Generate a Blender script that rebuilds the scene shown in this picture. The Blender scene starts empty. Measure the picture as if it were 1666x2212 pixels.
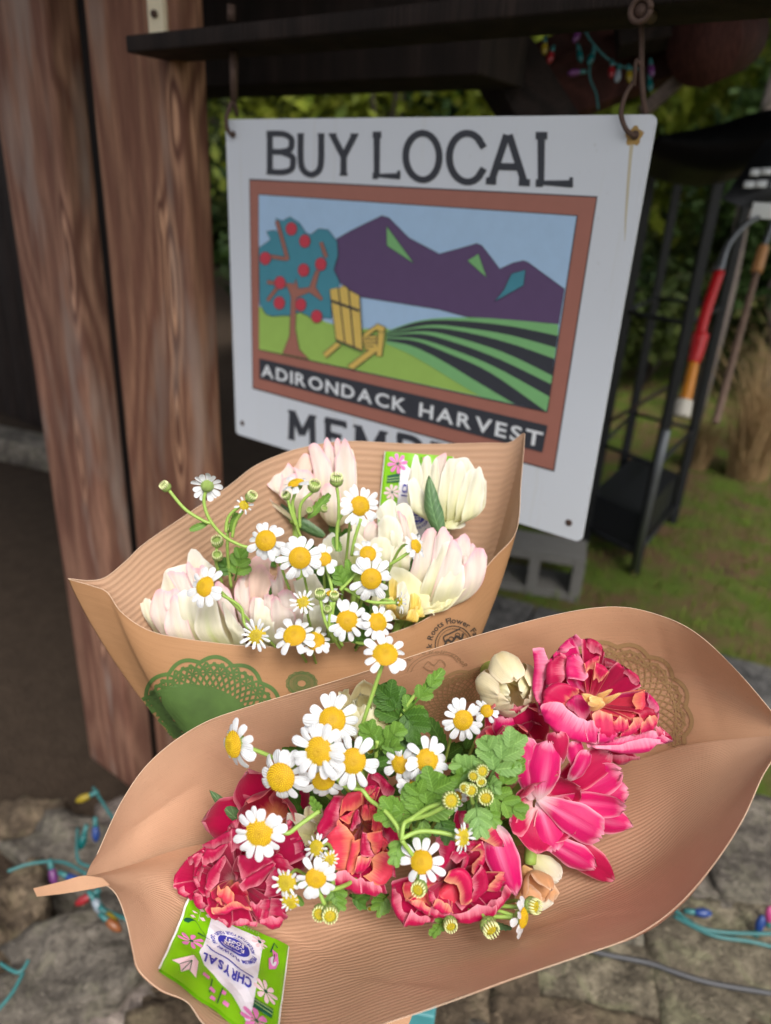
import bpy, bmesh, math, random
import numpy as np
from mathutils import Vector, Matrix, noise
from mathutils.bvhtree import BVHTree
PI = math.pi
sc = bpy.context.scene
rnd = random.Random(7)

# ------------------------------------------------------------------ camera
FPX, CX, CY = 1564.0, 833.0, 1106.0          # focal length and centre in units of a 1666 x 2212 frame
CAM = np.array([0.0, 0.0, 1.535])
_dn = np.array([635 - CX, -(4650 - CY), -FPX]); _dn /= np.linalg.norm(_dn)
_up = -_dn
_fw = np.array([0, 0, -1.0]); _Y = _fw - _up * _fw.dot(_up); _Y /= np.linalg.norm(_Y)
_X = np.cross(_Y, _up)
ROT = np.array([_X, _Y, _up])
cd = bpy.data.cameras.new('camera'); cam = bpy.data.objects.new('camera', cd)
sc.collection.objects.link(cam); sc.camera = cam
m = Matrix([list(ROT[i]) + [CAM[i]] for i in range(3)] + [[0, 0, 0, 1]])
cam.matrix_world = m
cd.sensor_fit = 'VERTICAL'; cd.sensor_height = 36; cd.lens = 36 * FPX / 2212
cd.clip_start = 0.02; cd.clip_end = 300
cd.dof.use_dof = True; cd.dof.focus_distance = 0.455; cd.dof.aperture_fstop = 5.6

# ------------------------------------------------------------------ light
SUN_EL, SUN_AZ = math.radians(52), math.radians(160)    # azimuth measured clockwise from +Y
w = bpy.data.worlds.new('World'); sc.world = w; w.use_nodes = True
nt = w.node_tree; bg = nt.nodes['Background']
sky = nt.nodes.new('ShaderNodeTexSky'); sky.sky_type = 'NISHITA'; sky.sun_disc = False
sky.sun_elevation = SUN_EL; sky.sun_rotation = SUN_AZ; sky.dust_density = 4; sky.air_density = 1.0; sky.ozone_density = 1.0
hsv = nt.nodes.new('ShaderNodeHueSaturation'); hsv.inputs['Saturation'].default_value = 0.35
nt.links.new(sky.outputs[0], hsv.inputs['Color']); nt.links.new(hsv.outputs[0], bg.inputs[0])
bg.inputs[1].default_value = 0.15
sl = bpy.data.lights.new('sun', 'SUN'); sl.energy = 2.0; sl.angle = math.radians(22); sl.color = (1, .96, .9)
so = bpy.data.objects.new('sun', sl); sc.collection.objects.link(so)
sd = Vector((math.sin(SUN_AZ) * math.cos(SUN_EL), math.cos(SUN_AZ) * math.cos(SUN_EL), math.sin(SUN_EL)))
so.rotation_euler = sd.to_track_quat('Z', 'Y').to_euler(); so.location = sd * 20
sc.view_settings.view_transform = 'Standard'; sc.view_settings.look = 'None'
sc.view_settings.exposure = 0.48; sc.view_settings.gamma = 1; sc.view_settings.use_curve_mapping = False
sc.cycles.use_denoising = True
sc.cycles.max_bounces = 8; sc.cycles.transparent_max_bounces = 8

# ------------------------------------------------------------------ geometry helpers
def P(u, v, d):
    return CAM + ROT @ np.array([(u - CX) / FPX * d, -(v - CY) / FPX * d, -d])
def ray(u, v):
    return ROT @ np.array([(u - CX) / FPX, -(v - CY) / FPX, -1.0])
def hitz(u, v, z=0.0):
    r = ray(u, v); t = (z - CAM[2]) / r[2]; return CAM + r * t
def hitp(u, v, o, n):
    r = ray(u, v); return CAM + r * ((o - CAM).dot(n) / r.dot(n))
def cdir(x, y, z):                              # a direction given right / up / towards the viewer
    a = ROT @ np.array([x, y, z], float); return a / np.linalg.norm(a)
def nrm(a):
    a = np.asarray(a, float); return a / (np.linalg.norm(a) + 1e-12)
def catmull(pts, n=8, closed=False):
    p = [np.asarray(q, float) for q in pts]; out = []
    m_ = len(p)
    rng = m_ if closed else m_ - 1
    for i in range(rng):
        if closed: a, b, c, d = p[(i - 1) % m_], p[i], p[(i + 1) % m_], p[(i + 2) % m_]
        else: a, b, c, d = p[max(i - 1, 0)], p[i], p[i + 1], p[min(i + 2, m_ - 1)]
        for k in range(n):
            t = k / n
            out.append(0.5 * ((2 * b) + (-a + c) * t + (2 * a - 5 * b + 4 * c - d) * t * t + (-a + 3 * b - 3 * c + d) * t ** 3))
    if not closed: out.append(p[-1])
    return out
def resample(line, n):
    line = np.array(line); seg = np.linalg.norm(np.diff(line, axis=0), axis=1); cum = np.concatenate([[0], np.cumsum(seg)])
    t = np.linspace(0, cum[-1], n)
    return np.array([[np.interp(x, cum, line[:, k]) for k in range(line.shape[1])] for x in t])

class MB:
    """collects raw geometry and links it as one mesh object"""
    def __init__(s): s.v = []; s.f = []; s.uv = []
    def add(s, vs, fs, uvs=None):
        o = len(s.v); s.v += [tuple(map(float, x)) for x in vs]; s.f += [tuple(i + o for i in f) for f in fs]
        s.uv += list(uvs) if uvs is not None else [(0, 0)] * len(vs)
    def grid(s, g, uvs=None, closed=False):
        nr, nc = len(g), len(g[0]); fs = []
        for i in range(nr - 1):
            for j in range(nc if closed else nc - 1):
                k = (j + 1) % nc
                fs.append((i * nc + j, i * nc + k, (i + 1) * nc + k, (i + 1) * nc + j))
        s.add([p for r in g for p in r], fs, [q for r in uvs for q in r] if uvs is not None else None)
    def box(s, c, hx, hy, hz):                   # centre and three half-edge vectors
        c, hx, hy, hz = map(np.asarray, (c, hx, hy, hz)); vs = []
        for a in (-1, 1):
            for b in (-1, 1):
                for d in (-1, 1): vs.append(c + a * hx + b * hy + d * hz)
        fs = [(0, 1, 3, 2), (4, 6, 7, 5), (0, 4, 5, 1), (2, 3, 7, 6), (0, 2, 6, 4), (1, 5, 7, 3)]
        s.add(vs, fs)
    def tube(s, pts, r, n=6, caps=True):
        pts = [np.asarray(p, float) for p in pts]; m_ = len(pts)
        rr = r if hasattr(r, '__len__') else [r] * m_
        prev = None; g = []; uv = []; L = 0
        for i, p in enumerate(pts):
            t = nrm(pts[min(i + 1, m_ - 1)] - pts[max(i - 1, 0)])
            if prev is None: a = nrm(np.cross(t, [0.3, 0.5, 0.8]))
            else: a = nrm(prev - t * prev.dot(t))
            prev = a; b = np.cross(t, a)
            if i: L += np.linalg.norm(p - pts[i - 1])
            g.append([p + (a * math.cos(2 * PI * k / n) + b * math.sin(2 * PI * k / n)) * rr[i] for k in range(n)])
            uv.append([(k / n, L * 10) for k in range(n)])
        o = len(s.v); s.grid(g, uv, closed=True)
        if caps:
            s.f.append(tuple(o + k for k in range(n))[::-1]); s.f.append(tuple(o + (m_ - 1) * n + k for k in range(n)))
    def ball(s, c, r, n=8, sc3=(1, 1, 1), q=None):
        g = []
        for i in range(n // 2 + 1):
            th = PI * i / (n // 2); row = []
            for j in range(n):
                ph = 2 * PI * j / n
                x = np.array([math.sin(th) * math.cos(ph) * sc3[0], math.sin(th) * math.sin(ph) * sc3[1], math.cos(th) * sc3[2]]) * r
                if q is not None: x = q @ x
                row.append(np.asarray(c) + x)
            g.append(row)
        s.grid(g, closed=True)
    def build(s, name, mat, parent=None, smooth=True, loc=None):
        me = bpy.data.meshes.new(name)
        base = np.zeros(3)
        if parent is not None: base = wloc(parent)
        elif loc is not None: base = np.asarray(loc, float)
        me.from_pydata([tuple(np.array(v) - base) for v in s.v], [], s.f)
        uvl = me.uv_layers.new(name='UVMap')
        li = np.zeros(len(me.loops), dtype=np.int32); me.loops.foreach_get('vertex_index', li)
        uvl.data.foreach_set('uv', np.array(s.uv, dtype=np.float32)[li].ravel())
        if smooth: me.polygons.foreach_set('use_smooth', [True] * len(me.polygons))
        me.materials.append(mat); me.update()
        o = bpy.data.objects.new(name, me); sc.collection.objects.link(o)
        if parent is not None: o.parent = parent
        elif loc is not None: o.location = base
        return o
_wl = {}
def wloc(o):
    b = np.zeros(3)
    while o is not None:
        b = b + np.array(o.location); o = o.parent
    return b
def tag(o, label=None, cat=None, group=None, kind=None):
    for k, v in (('label', label), ('category', cat), ('group', group), ('kind', kind)):
        if v: o[k] = v
    return o
def thing(name, label, cat, loc, group=None):
    o = bpy.data.objects.new(name, None); sc.collection.objects.link(o); o.location = tuple(map(float, loc)); o.empty_display_size = .02
    return tag(o, label, cat, group)

# ------------------------------------------------------------------ materials
def newmat(name):
    mt = bpy.data.materials.new(name); mt.use_nodes = True; t = mt.node_tree
    return mt, t, t.nodes['Principled BSDF'], t.nodes['Material Output']
def nd(t, kind, **kw):
    n = t.nodes.new(kind)
    for k, v in kw.items():
        if k in n.inputs.keys(): n.inputs[k].default_value = v
        else: setattr(n, k, v)
    return n
def lk(t, a, b): t.links.new(a, b)
def mth(t, op, a, b=None, c=None, clamp=False):
    n = t.nodes.new('ShaderNodeMath'); n.operation = op; n.use_clamp = clamp
    for i, x in enumerate((a, b, c)):
        if x is None: continue
        if isinstance(x, (int, float)): n.inputs[i].default_value = x
        else: t.links.new(x, n.inputs[i])
    return n.outputs[0]
def mixc(t, f, a, b, mode='MIX'):
    n = t.nodes.new('ShaderNodeMix'); n.data_type = 'RGBA'; n.blend_type = mode
    for i, x in ((0, f), (6, a), (7, b)):
        if isinstance(x, (int, float)): n.inputs[i].default_value = x
        elif isinstance(x, tuple): n.inputs[i].default_value = (*x[:3], 1)
        else: t.links.new(x, n.inputs[i])
    return n.outputs[2]
def coords(t, which='Object', scale=(1, 1, 1), rot=(0, 0, 0)):
    tc = t.nodes.new('ShaderNodeTexCoord'); mp = t.nodes.new('ShaderNodeMapping')
    mp.inputs['Scale'].default_value = scale; mp.inputs['Rotation'].default_value = rot
    t.links.new(tc.outputs[which], mp.inputs[0]); return mp.outputs[0]
def noi(t, vec, scale=5, detail=4, rough=.55, dist=0, out=0):
    n = nd(t, 'ShaderNodeTexNoise', Scale=scale, Detail=detail, Roughness=rough, Distortion=dist)
    if vec is not None: t.links.new(vec, n.inputs['Vector'])
    return n.outputs[out]
def mr(t, x, a, b, c=0.0, d=1.0):
    n = nd(t, 'ShaderNodeMapRange'); n.clamp = True
    for i, q in enumerate((a, b, c, d)): n.inputs[i + 1].default_value = q
    t.links.new(x, n.inputs[0]); return n.outputs[0]
def bump(t, h, strength, dist, bsdf):
    b = nd(t, 'ShaderNodeBump', Strength=strength, Distance=dist); t.links.new(h, b.inputs['Height'])
    t.links.new(b.outputs[0], bsdf.inputs['Normal']); return b
def plain(name, col, rough=.6, metal=0, var=.12, vscale=30, bmp=0.0, spec=.5):
    mt, t, b, o = newmat(name)
    n = noi(t, coords(t), vscale, 4)
    c = mixc(t, n, tuple(x * (1 - var) for x in col), tuple(min(1, x * (1 + var)) for x in col))
    lk(t, c, b.inputs['Base Color']); b.inputs['Roughness'].default_value = rough; b.inputs['Metallic'].default_value = metal
    b.inputs['Specular IOR Level'].default_value = spec
    if bmp: bump(t, n, bmp, .002, b)
    return mt
def add_transl(t, b, o, col, fac):
    tr = nd(t, 'ShaderNodeBsdfTranslucent'); mx = nd(t, 'ShaderNodeMixShader'); mx.inputs[0].default_value = fac
    if isinstance(col, tuple): tr.inputs[0].default_value = (*col, 1)
    else: lk(t, col, tr.inputs[0])
    lk(t, b.outputs[0], mx.inputs[1]); lk(t, tr.outputs[0], mx.inputs[2]); lk(t, mx.outputs[0], o.inputs[0])
def petal_mat(name, body, edge, base, mid=None, edge0=.62, streak=.35, rough=.42, transl=.22, blotch=None, bs=.3, bm=1.0):
    """tulip petal: body colour, paler edge and tip, base colour, optional mid-rib flame"""
    mt, t, b, o = newmat(name)
    tc = nd(t, 'ShaderNodeUVMap'); sp = nd(t, 'ShaderNodeSeparateXYZ'); lk(t, tc.outputs[0], sp.inputs[0])
    u, v = sp.outputs[0], sp.outputs[1]
    rn = nd(t, 'ShaderNodeObjectInfo').outputs['Random']
    au = mth(t, 'ABSOLUTE', mth(t, 'MULTIPLY_ADD', u, 2.0, -1.0))
    cmb = nd(t, 'ShaderNodeCombineXYZ'); lk(t, mth(t, 'MULTIPLY', u, 46), cmb.inputs[0]); lk(t, mth(t, 'MULTIPLY', v, 2.2), cmb.inputs[1]); lk(t, mth(t, 'MULTIPLY', rn, 30), cmb.inputs[2])
    st = noi(t, cmb.outputs[0], 1.0, 3, .6)
    big = nd(t, 'ShaderNodeCombineXYZ'); lk(t, mth(t, 'MULTIPLY', u, 4), big.inputs[0]); lk(t, mth(t, 'MULTIPLY', v, 2), big.inputs[1]); lk(t, mth(t, 'MULTIPLY', rn, 77), big.inputs[2])
    bn = noi(t, big.outputs[0], 1.0, 2)
    e = mth(t, 'MAXIMUM', mth(t, 'POWER', au, 2.6), mth(t, 'POWER', v, 4.0))
    e = mth(t, 'ADD', e, mth(t, 'MULTIPLY', mth(t, 'SUBTRACT', st, .5), streak))
    e = mth(t, 'ADD', e, mth(t, 'MULTIPLY', mth(t, 'SUBTRACT', bn, .5), .5))
    ef = mr(t, e, edge0, 1.08)
    dark = tuple(x * .84 for x in body)
    bc = mixc(t, mr(t, bn, .3, .7), dark, body)
    c = mixc(t, ef, bc, edge)
    if mid:
        mf = mth(t, 'MULTIPLY', mr(t, mth(t, 'ADD', au, mth(t, 'MULTIPLY', mth(t, 'SUBTRACT', st, .5), .4)), .02, .34, 1, 0), mr(t, v, .25, .95, .8, 0))
        c = mixc(t, mf, c, mid)
    bf = mr(t, mth(t, 'ADD', v, mth(t, 'MULTIPLY', mth(t, 'SUBTRACT', st, .5), .25)), .05, bs, bm, 0)
    c = mixc(t, bf, c, base)
    lk(t, c, b.inputs['Base Color']); b.inputs['Roughness'].default_value = rough; b.inputs['Specular IOR Level'].default_value = .35
    b.inputs['Sheen Weight'].default_value = .15
    bump(t, st, .28, .0012, b)
    add_transl(t, b, o, c, transl)
    return mt
M = {}
M['pink'] = petal_mat('magenta pink petal', (.54, .003, .075), (.92, .34, .42), (.80, .45, .45), edge0=.68, transl=.3)
M['pinkopen'] = petal_mat('rose pink petal', (.72, .004, .15), (.92, .42, .54), (.90, .68, .70), mid=(.88, .25, .45), edge0=.58, transl=.3)
M['red'] = petal_mat('crimson petal with coral edge', (.46, .003, .045), (.90, .26, .25), (.75, .3, .12), edge0=.64, transl=.3)
M['coral'] = petal_mat('coral petal with orange edge', (.80, .05, .10), (.94, .40, .20), (.90, .45, .16), edge0=.60, transl=.3)
M['cream'] = petal_mat('cream petal', (.84, .80, .62), (.88, .86, .78), (.72, .72, .30), mid=(.80, .78, .50), edge0=.5, transl=.32, streak=.35, bs=.75, bm=.8)
M['blush'] = petal_mat('blush white petal', (.84, .71, .64), (.89, .46, .56), (.78, .74, .40), mid=(.84, .78, .58), edge0=.66, transl=.32, streak=.55, bs=.7, bm=.75)
M['deep'] = petal_mat('maroon inner petal with painted shade', (.26, .002, .028), (.55, .03, .07), (.2, .01, .05), edge0=.85, transl=.1)  # dark petal base colour, with shadow between the folds painted in
M['creamgr'] = petal_mat('cream petal with green streak', (.84, .79, .58), (.88, .82, .72), (.60, .66, .18), mid=(.50, .60, .14), edge0=.55, transl=.32, streak=.4, bs=.6, bm=.8)
M['peachy'] = petal_mat('peach pink petal', (.90, .66, .54), (.94, .56, .60), (.7, .6, .3), edge0=.7, transl=.35)
M['yellow'] = petal_mat('pale yellow petal', (.90, .84, .48), (.90, .87, .66), (.72, .62, .12), edge0=.5, transl=.3)
M['egg'] = petal_mat('egg yellow petal', (.86, .62, .12), (.88, .74, .30), (.8, .5, .05), edge0=.5, transl=.3)
M['peach'] = petal_mat('peach petal', (.78, .42, .20), (.84, .62, .44), (.7, .4, .15), edge0=.5, transl=.3)
M['budcream'] = petal_mat('cream bud petal', (.82, .70, .44), (.86, .72, .52), (.72, .55, .10), mid=(.80, .55, .16), edge0=.6, transl=.2)
M['orangetip'] = petal_mat('pink petal with orange tip', (.66, .008, .095), (.95, .50, .28), (.8, .3, .3), edge0=.66, transl=.3)
M['anther'] = petal_mat('yellow inner petal', (.84, .48, .16), (.86, .60, .28), (.8, .5, .25), edge0=.5)

def leaf_mat(name, a, b2, transl=.3, rough=.5):
    mt, t, b, o = newmat(name)
    tc = nd(t, 'ShaderNodeUVMap'); sp = nd(t, 'ShaderNodeSeparateXYZ'); lk(t, tc.outputs[0], sp.inputs[0])
    au = mth(t, 'ABSOLUTE', mth(t, 'MULTIPLY_ADD', sp.outputs[0], 2.0, -1.0))
    n = noi(t, coords(t), 260, 4, .6); n2 = noi(t, coords(t), 45, 3)
    c = mixc(t, mr(t, n2, .3, .7), a, b2)
    vn = mth(t, 'SINE', mth(t, 'MULTIPLY_ADD', sp.outputs[1], 44.0, mth(t, 'MULTIPLY', au, -9.0)))
    c = mixc(t, mr(t, vn, .80, 1, 0, .35), c, tuple(min(1, x * 1.5 + .02) for x in b2)); n = mth(t, 'SUBTRACT', n, mth(t, 'MULTIPLY', mr(t, vn, .5, 1), .35))
    c = mixc(t, mr(t, au, 0, .12, .55, 0), c, tuple(min(1, x * 1.7 + .03) for x in b2))
    c = mixc(t, mr(t, n, .35, .7, 0, .25), c, tuple(x * .6 for x in a))
    lk(t, c, b.inputs['Base Color']); b.inputs['Roughness'].default_value = rough
    bump(t, n, .35, .001, b); add_transl(t, b, o, c, transl); return mt
M['leaf'] = leaf_mat('fresh green leaf', (.10, .22, .025), (.19, .36, .05))
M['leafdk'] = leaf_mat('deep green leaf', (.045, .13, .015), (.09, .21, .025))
M['leaflt'] = leaf_mat('pale green leaf', (.16, .32, .08), (.26, .44, .12))
M['tulleaf'] = leaf_mat('tulip leaf', (.07, .15, .06), (.13, .24, .09), .15, .38)
M['stem'] = plain('green stem', (.28, .42, .08), .5, var=.2, vscale=200)
M['stemdk'] = plain('dark green stem', (.10, .20, .05), .5, var=.2, vscale=200)
M['calyx'] = plain('green bud scales', (.30, .42, .10), .6, var=.35, vscale=600, bmp=.6)

def daisy_petal_mat():
    mt, t, b, o = newmat('white daisy petal')
    tc = nd(t, 'ShaderNodeUVMap'); sp = nd(t, 'ShaderNodeSeparateXYZ'); lk(t, tc.outputs[0], sp.inputs[0])
    wv = mth(t, 'SINE', mth(t, 'MULTIPLY', sp.outputs[0], 25))
    g = mr(t, sp.outputs[1], 0, .25, 1, 0)
    c = mixc(t, mth(t, 'MULTIPLY', g, .45), (.77, .78, .80), (.66, .68, .43))
    lk(t, c, b.inputs['Base Color']); b.inputs['Roughness'].default_value = .5; b.inputs['Specular IOR Level'].default_value = .3
    bump(t, wv, .4, .0005, b); add_transl(t, b, o, c, .25); return mt
M['dpet'] = daisy_petal_mat()
def disc_mat(name, a, b2):
    mt, t, b, o = newmat(name)
    tc = nd(t, 'ShaderNodeUVMap'); sp = nd(t, 'ShaderNodeSeparateXYZ'); lk(t, tc.outputs[0], sp.inputs[0])
    n = noi(t, coords(t), 6, 2)
    c = mixc(t, mr(t, sp.outputs[0], 0, .55), b2, a); c = mixc(t, mr(t, n, .35, .65, 0, .35), c, tuple(x * .6 for x in a)); c = mixc(t, mr(t, sp.outputs[1], 0, 1, .85, 0), c, (a[0] * .42, a[1] * .30, .01))
    lk(t, c, b.inputs['Base Color']); b.inputs['Roughness'].default_value = .6; b.inputs['Specular IOR Level'].default_value = .25; return mt
M['disc'] = disc_mat('golden daisy centre', (.86, .60, .012), (.74, .60, .03))
M['discy'] = disc_mat('greenish yellow daisy centre', (.72, .62, .03), (.50, .55, .06))

# paper: col A (inner, ribbed); smooth area controlled by attribute in UV.x ranges
def paper_mat(name, col, col2, ribs=1.0, nrib=46, axis=1, transl=.08, ribcol=.86, wp=.02):
    mt, t, b, o = newmat(name)
    tc = nd(t, 'ShaderNodeUVMap'); sp = nd(t, 'ShaderNodeSeparateXYZ'); lk(t, tc.outputs[0], sp.inputs[0])
    ob = coords(t)
    warp = mth(t, 'MULTIPLY', mth(t, 'SUBTRACT', noi(t, ob, 18, 2), .5), wp)
    x = mth(t, 'ADD', sp.outputs[axis], warp)
    wv = mth(t, 'SINE', mth(t, 'MULTIPLY', x, nrib * 2 * PI))
    fib = noi(t, coords(t, 'UV', (14, 260, 1) if axis == 1 else (260, 14, 1)), 1.0, 5, .65)
    sp2 = noi(t, ob, 900, 2, .5)
    big = noi(t, ob, 9, 3)
    c = mixc(t, mr(t, big, .3, .72), col, col2)
    c = mixc(t, mr(t, fib, .3, .75, 0, .28), c, tuple(q * .62 for q in col))
    c = mixc(t, mr(t, sp2, .62, .8, 0, .35), c, tuple(q * .5 for q in col))
    if ribs:
        rm = noi(t, ob, 25, 2)
        c = mixc(t, mth(t, 'MULTIPLY', mth(t, 'MULTIPLY', mr(t, wv, -1, 1), mr(t, rm, .2, .6, .55, 1)), ribs * (1 - ribcol) * 2), c, tuple(q * .66 for q in col))
    lk(t, c, b.inputs['Base Color']); b.inputs['Roughness'].default_value = .62; b.inputs['Specular IOR Level'].default_value = .28
    h = mth(t, 'ADD', mth(t, 'MULTIPLY', wv, .5 * ribs), mth(t, 'ADD', mth(t, 'MULTIPLY', fib, .5), mth(t, 'MULTIPLY', sp2, .3)))
    bump(t, h, .5, .0005, b); add_transl(t, b, o, c, transl); return mt
M['kraft1'] = paper_mat('ribbed kraft paper', (.60, .345, .215), (.68, .41, .27), .6, 62)
M['kraft2'] = paper_mat('smooth kraft paper', (.58, .32, .185), (.65, .37, .225), 0.12, 40)
M['kraft3'] = paper_mat('ribbed pale kraft paper', (.50, .30, .185), (.57, .355, .23), 1.1, 58, wp=.006)
M['kraft4'] = paper_mat('brown kraft paper outside', (.37, .19, .085), (.46, .25, .125), .15, 34)
for k, c in (('ink_olive', (.36, .22, .10)), ('ink_green', (.055, .17, .022)), ('ink_black', (.05, .035, .025)), ('ink_faint', (.38, .22, .12)),
             ('p_white', (.80, .82, .84)), ('p_black', (.045, .048, .06)), ('p_brown', (.40, .16, .12)), ('p_sky', (.42, .60, .82)), ('p_purple', (.125, .075, .17)),
             ('p_green', (.22, .50, .20)), ('p_lime', (.36, .56, .12)), ('p_teal', (.07, .28, .36)), ('p_yellow', (.74, .52, .13)), ('p_red', (.60, .06, .09)),
             ('s_green', (.21, .52, .008)), ('s_white', (.86, .84, .90)), ('s_blue', (.045, .05, .42)), ('s_pink', (.78, .22, .52)), ('s_pale', (.86, .62, .66)),
             ('s_dark', (.01, .10, .05)), ('s_lime', (.42, .62, .22)), ('s_white2', (.84, .86, .84))):
    M[k] = plain(k, c, .45 if k[0] == 'p' else (.3 if k[0] == 's' else .8), var=.07, vscale=60, spec=.4)
M['ink_green'] = plain('green printed ink', (.065, .125, .025), .7, var=.5, vscale=55)

def wood_mat(name, dark, light, grey, seedx=0.0, ringf=90.0, knots=1.0, rough=.75, almonds=()):
    mt, t, b, o = newmat(name)
    tc = nd(t, 'ShaderNodeTexCoord'); sp = nd(t, 'ShaderNodeSeparateXYZ'); lk(t, tc.outputs['Object'], sp.inputs[0])
    X_ = mth(t, 'ADD', sp.outputs[0], seedx); Y_, Z_ = sp.outputs[1], sp.outputs[2]
    cm = nd(t, 'ShaderNodeCombineXYZ'); lk(t, mth(t, 'MULTIPLY', X_, 5), cm.inputs[0]); lk(t, mth(t, 'MULTIPLY', Y_, 5), cm.inputs[1]); lk(t, mth(t, 'MULTIPLY', Z_, .9), cm.inputs[2])
    big = noi(t, cm.outputs[0], 1.0, 2, .5)
    cm2 = nd(t, 'ShaderNodeCombineXYZ'); lk(t, mth(t, 'MULTIPLY', X_, 60), cm2.inputs[0]); lk(t, mth(t, 'MULTIPLY', Y_, 60), cm2.inputs[1]); lk(t, mth(t, 'MULTIPLY', Z_, 2.5), cm2.inputs[2])
    fine = noi(t, cm2.outputs[0], 4.0, 4, .6)
    val = mth(t, 'ADD', mth(t, 'MULTIPLY', X_, .55), mth(t, 'MULTIPLY', big, .55 * knots))
    kmask = None
    for (ax, az, rx, rz, am) in almonds:                      # flame figure: nested almond rings round a knot
        g_ = mth(t, 'ADD', mth(t, 'POWER', mth(t, 'ABSOLUTE', mth(t, 'MULTIPLY', mth(t, 'SUBTRACT', sp.outputs[0], ax), 1 / rx)), 2.0), mth(t, 'POWER', mth(t, 'ABSOLUTE', mth(t, 'MULTIPLY', mth(t, 'SUBTRACT', Z_, az), 1 / rz)), 2.0))
        e_ = mth(t, 'EXPONENT', mth(t, 'MULTIPLY', g_, -1.0)); val = mth(t, 'ADD', val, mth(t, 'MULTIPLY', e_, am)); kmask = e_ if kmask is None else mth(t, 'ADD', kmask, e_)
    ring = mth(t, 'SINE', mth(t, 'ADD', mth(t, 'MULTIPLY', val, ringf * 4), mth(t, 'MULTIPLY', fine, 1.5)))
    r01 = mr(t, ring, -1, 1)
    md = tuple((p_ * .45 + q_ * .55) for p_, q_ in zip(dark, light))
    if almonds:
        c = mixc(t, mr(t, r01, 0, 1, .15, .8), dark, md); c2 = mixc(t, r01, tuple(q * .8 for q in dark), tuple(min(1, q * 1.15) for q in light)); c = mixc(t, mr(t, kmask, .05, .5), c, c2)
    else: c = mixc(t, r01, dark, light)
    c = mixc(t, mr(t, fine, .40, .62, 0, .6), c, tuple(q * .5 for q in dark))
    gm = noi(t, cm.outputs[0], 2.3, 3, .6)
    c = mixc(t, mr(t, gm, .55, .68, 0, .6), c, grey)
    dm = noi(t, coords(t, 'Object', (3, 3, .6)), 1.7, 3)
    c = mixc(t, mr(t, dm, .52, .72, 0, .6), c, tuple(q * .3 for q in dark))
    lk(t, c, b.inputs['Base Color']); b.inputs['Roughness'].default_value = rough; b.inputs['Specular IOR Level'].default_value = .25
    bump(t, mth(t, 'ADD', mth(t, 'MULTIPLY', r01, .6), fine), .5, .003, b); return mt
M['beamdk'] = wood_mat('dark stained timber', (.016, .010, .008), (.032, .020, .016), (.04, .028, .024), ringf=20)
M['reddk'] = wood_mat('dark red timber', (.06, .022, .018), (.10, .035, .028), (.07, .04, .035), ringf=20)
M['greywood'] = wood_mat('grey timber', (.12, .09, .08), (.2, .15, .13), (.16, .14, .13), ringf=20)
M['yelwood'] = plain('pale yellow wood', (.85, .74, .52), .6, var=.15, vscale=40)
M['rust'] = plain('rusty iron', (.10, .06, .045), .7, .4, var=.4, vscale=120, bmp=.4)
M['black'] = plain('black metal', (.012, .013, .016), .45, .3, var=.3)
M['rubber'] = plain('grey black cable', (.05, .05, .055), .5)
M['teal'] = plain('teal painted wood', (.05, .22, .24), .5, var=.3, vscale=25, bmp=.5)
M['wire'] = plain('teal green wire', (.03, .14, .14), .4, var=.2)

# ================================================================== SETTING
HN = nrm([-0.81864038, 0.57430648, 0]); RT = -HN                 # along the sign, to the left / to the right
NV = np.array([-0.57430648, -0.81864038, 0]); ZV = np.array([0, 0, 1.0])   # towards the viewer
ROTZ = math.atan2(RT[1], RT[0])
SO = P(1420, 247, .70)                                            # top right corner of the sign
def onplane(u, v, off=0.0): return hitp(u, v, SO + NV * off, NV)

def lbox(name, c, size, mat, parent=None, rot=(0, 0, ROTZ), bevel=.004, loc0=None, seg=2, bend=None):
    """box with bevelled edges, own local axes; c = centre in world"""
    bm = bmesh.new(); bmesh.ops.create_cube(bm, size=1)
    for v in bm.verts: v.co = Vector((v.co.x * size[0], v.co.y * size[1], v.co.z * size[2]))
    if bevel: bmesh.ops.bevel(bm, geom=list(bm.edges), offset=min(bevel, min(size) * .45), segments=seg, affect='EDGES', profile=.6)
    me = bpy.data.meshes.new(name); bm.to_mesh(me); bm.free()
    for p in me.polygons: p.use_smooth = True
    me.materials.append(mat); o = bpy.data.objects.new(name, me); sc.collection.objects.link(o)
    base = wloc(parent) if parent is not None else np.zeros(3)
    o.location = tuple(np.asarray(c) - base); o.rotation_euler = rot
    if parent is not None: o.parent = parent
    try: me.shade_auto_smooth
    except Exception: pass
    return o

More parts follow.
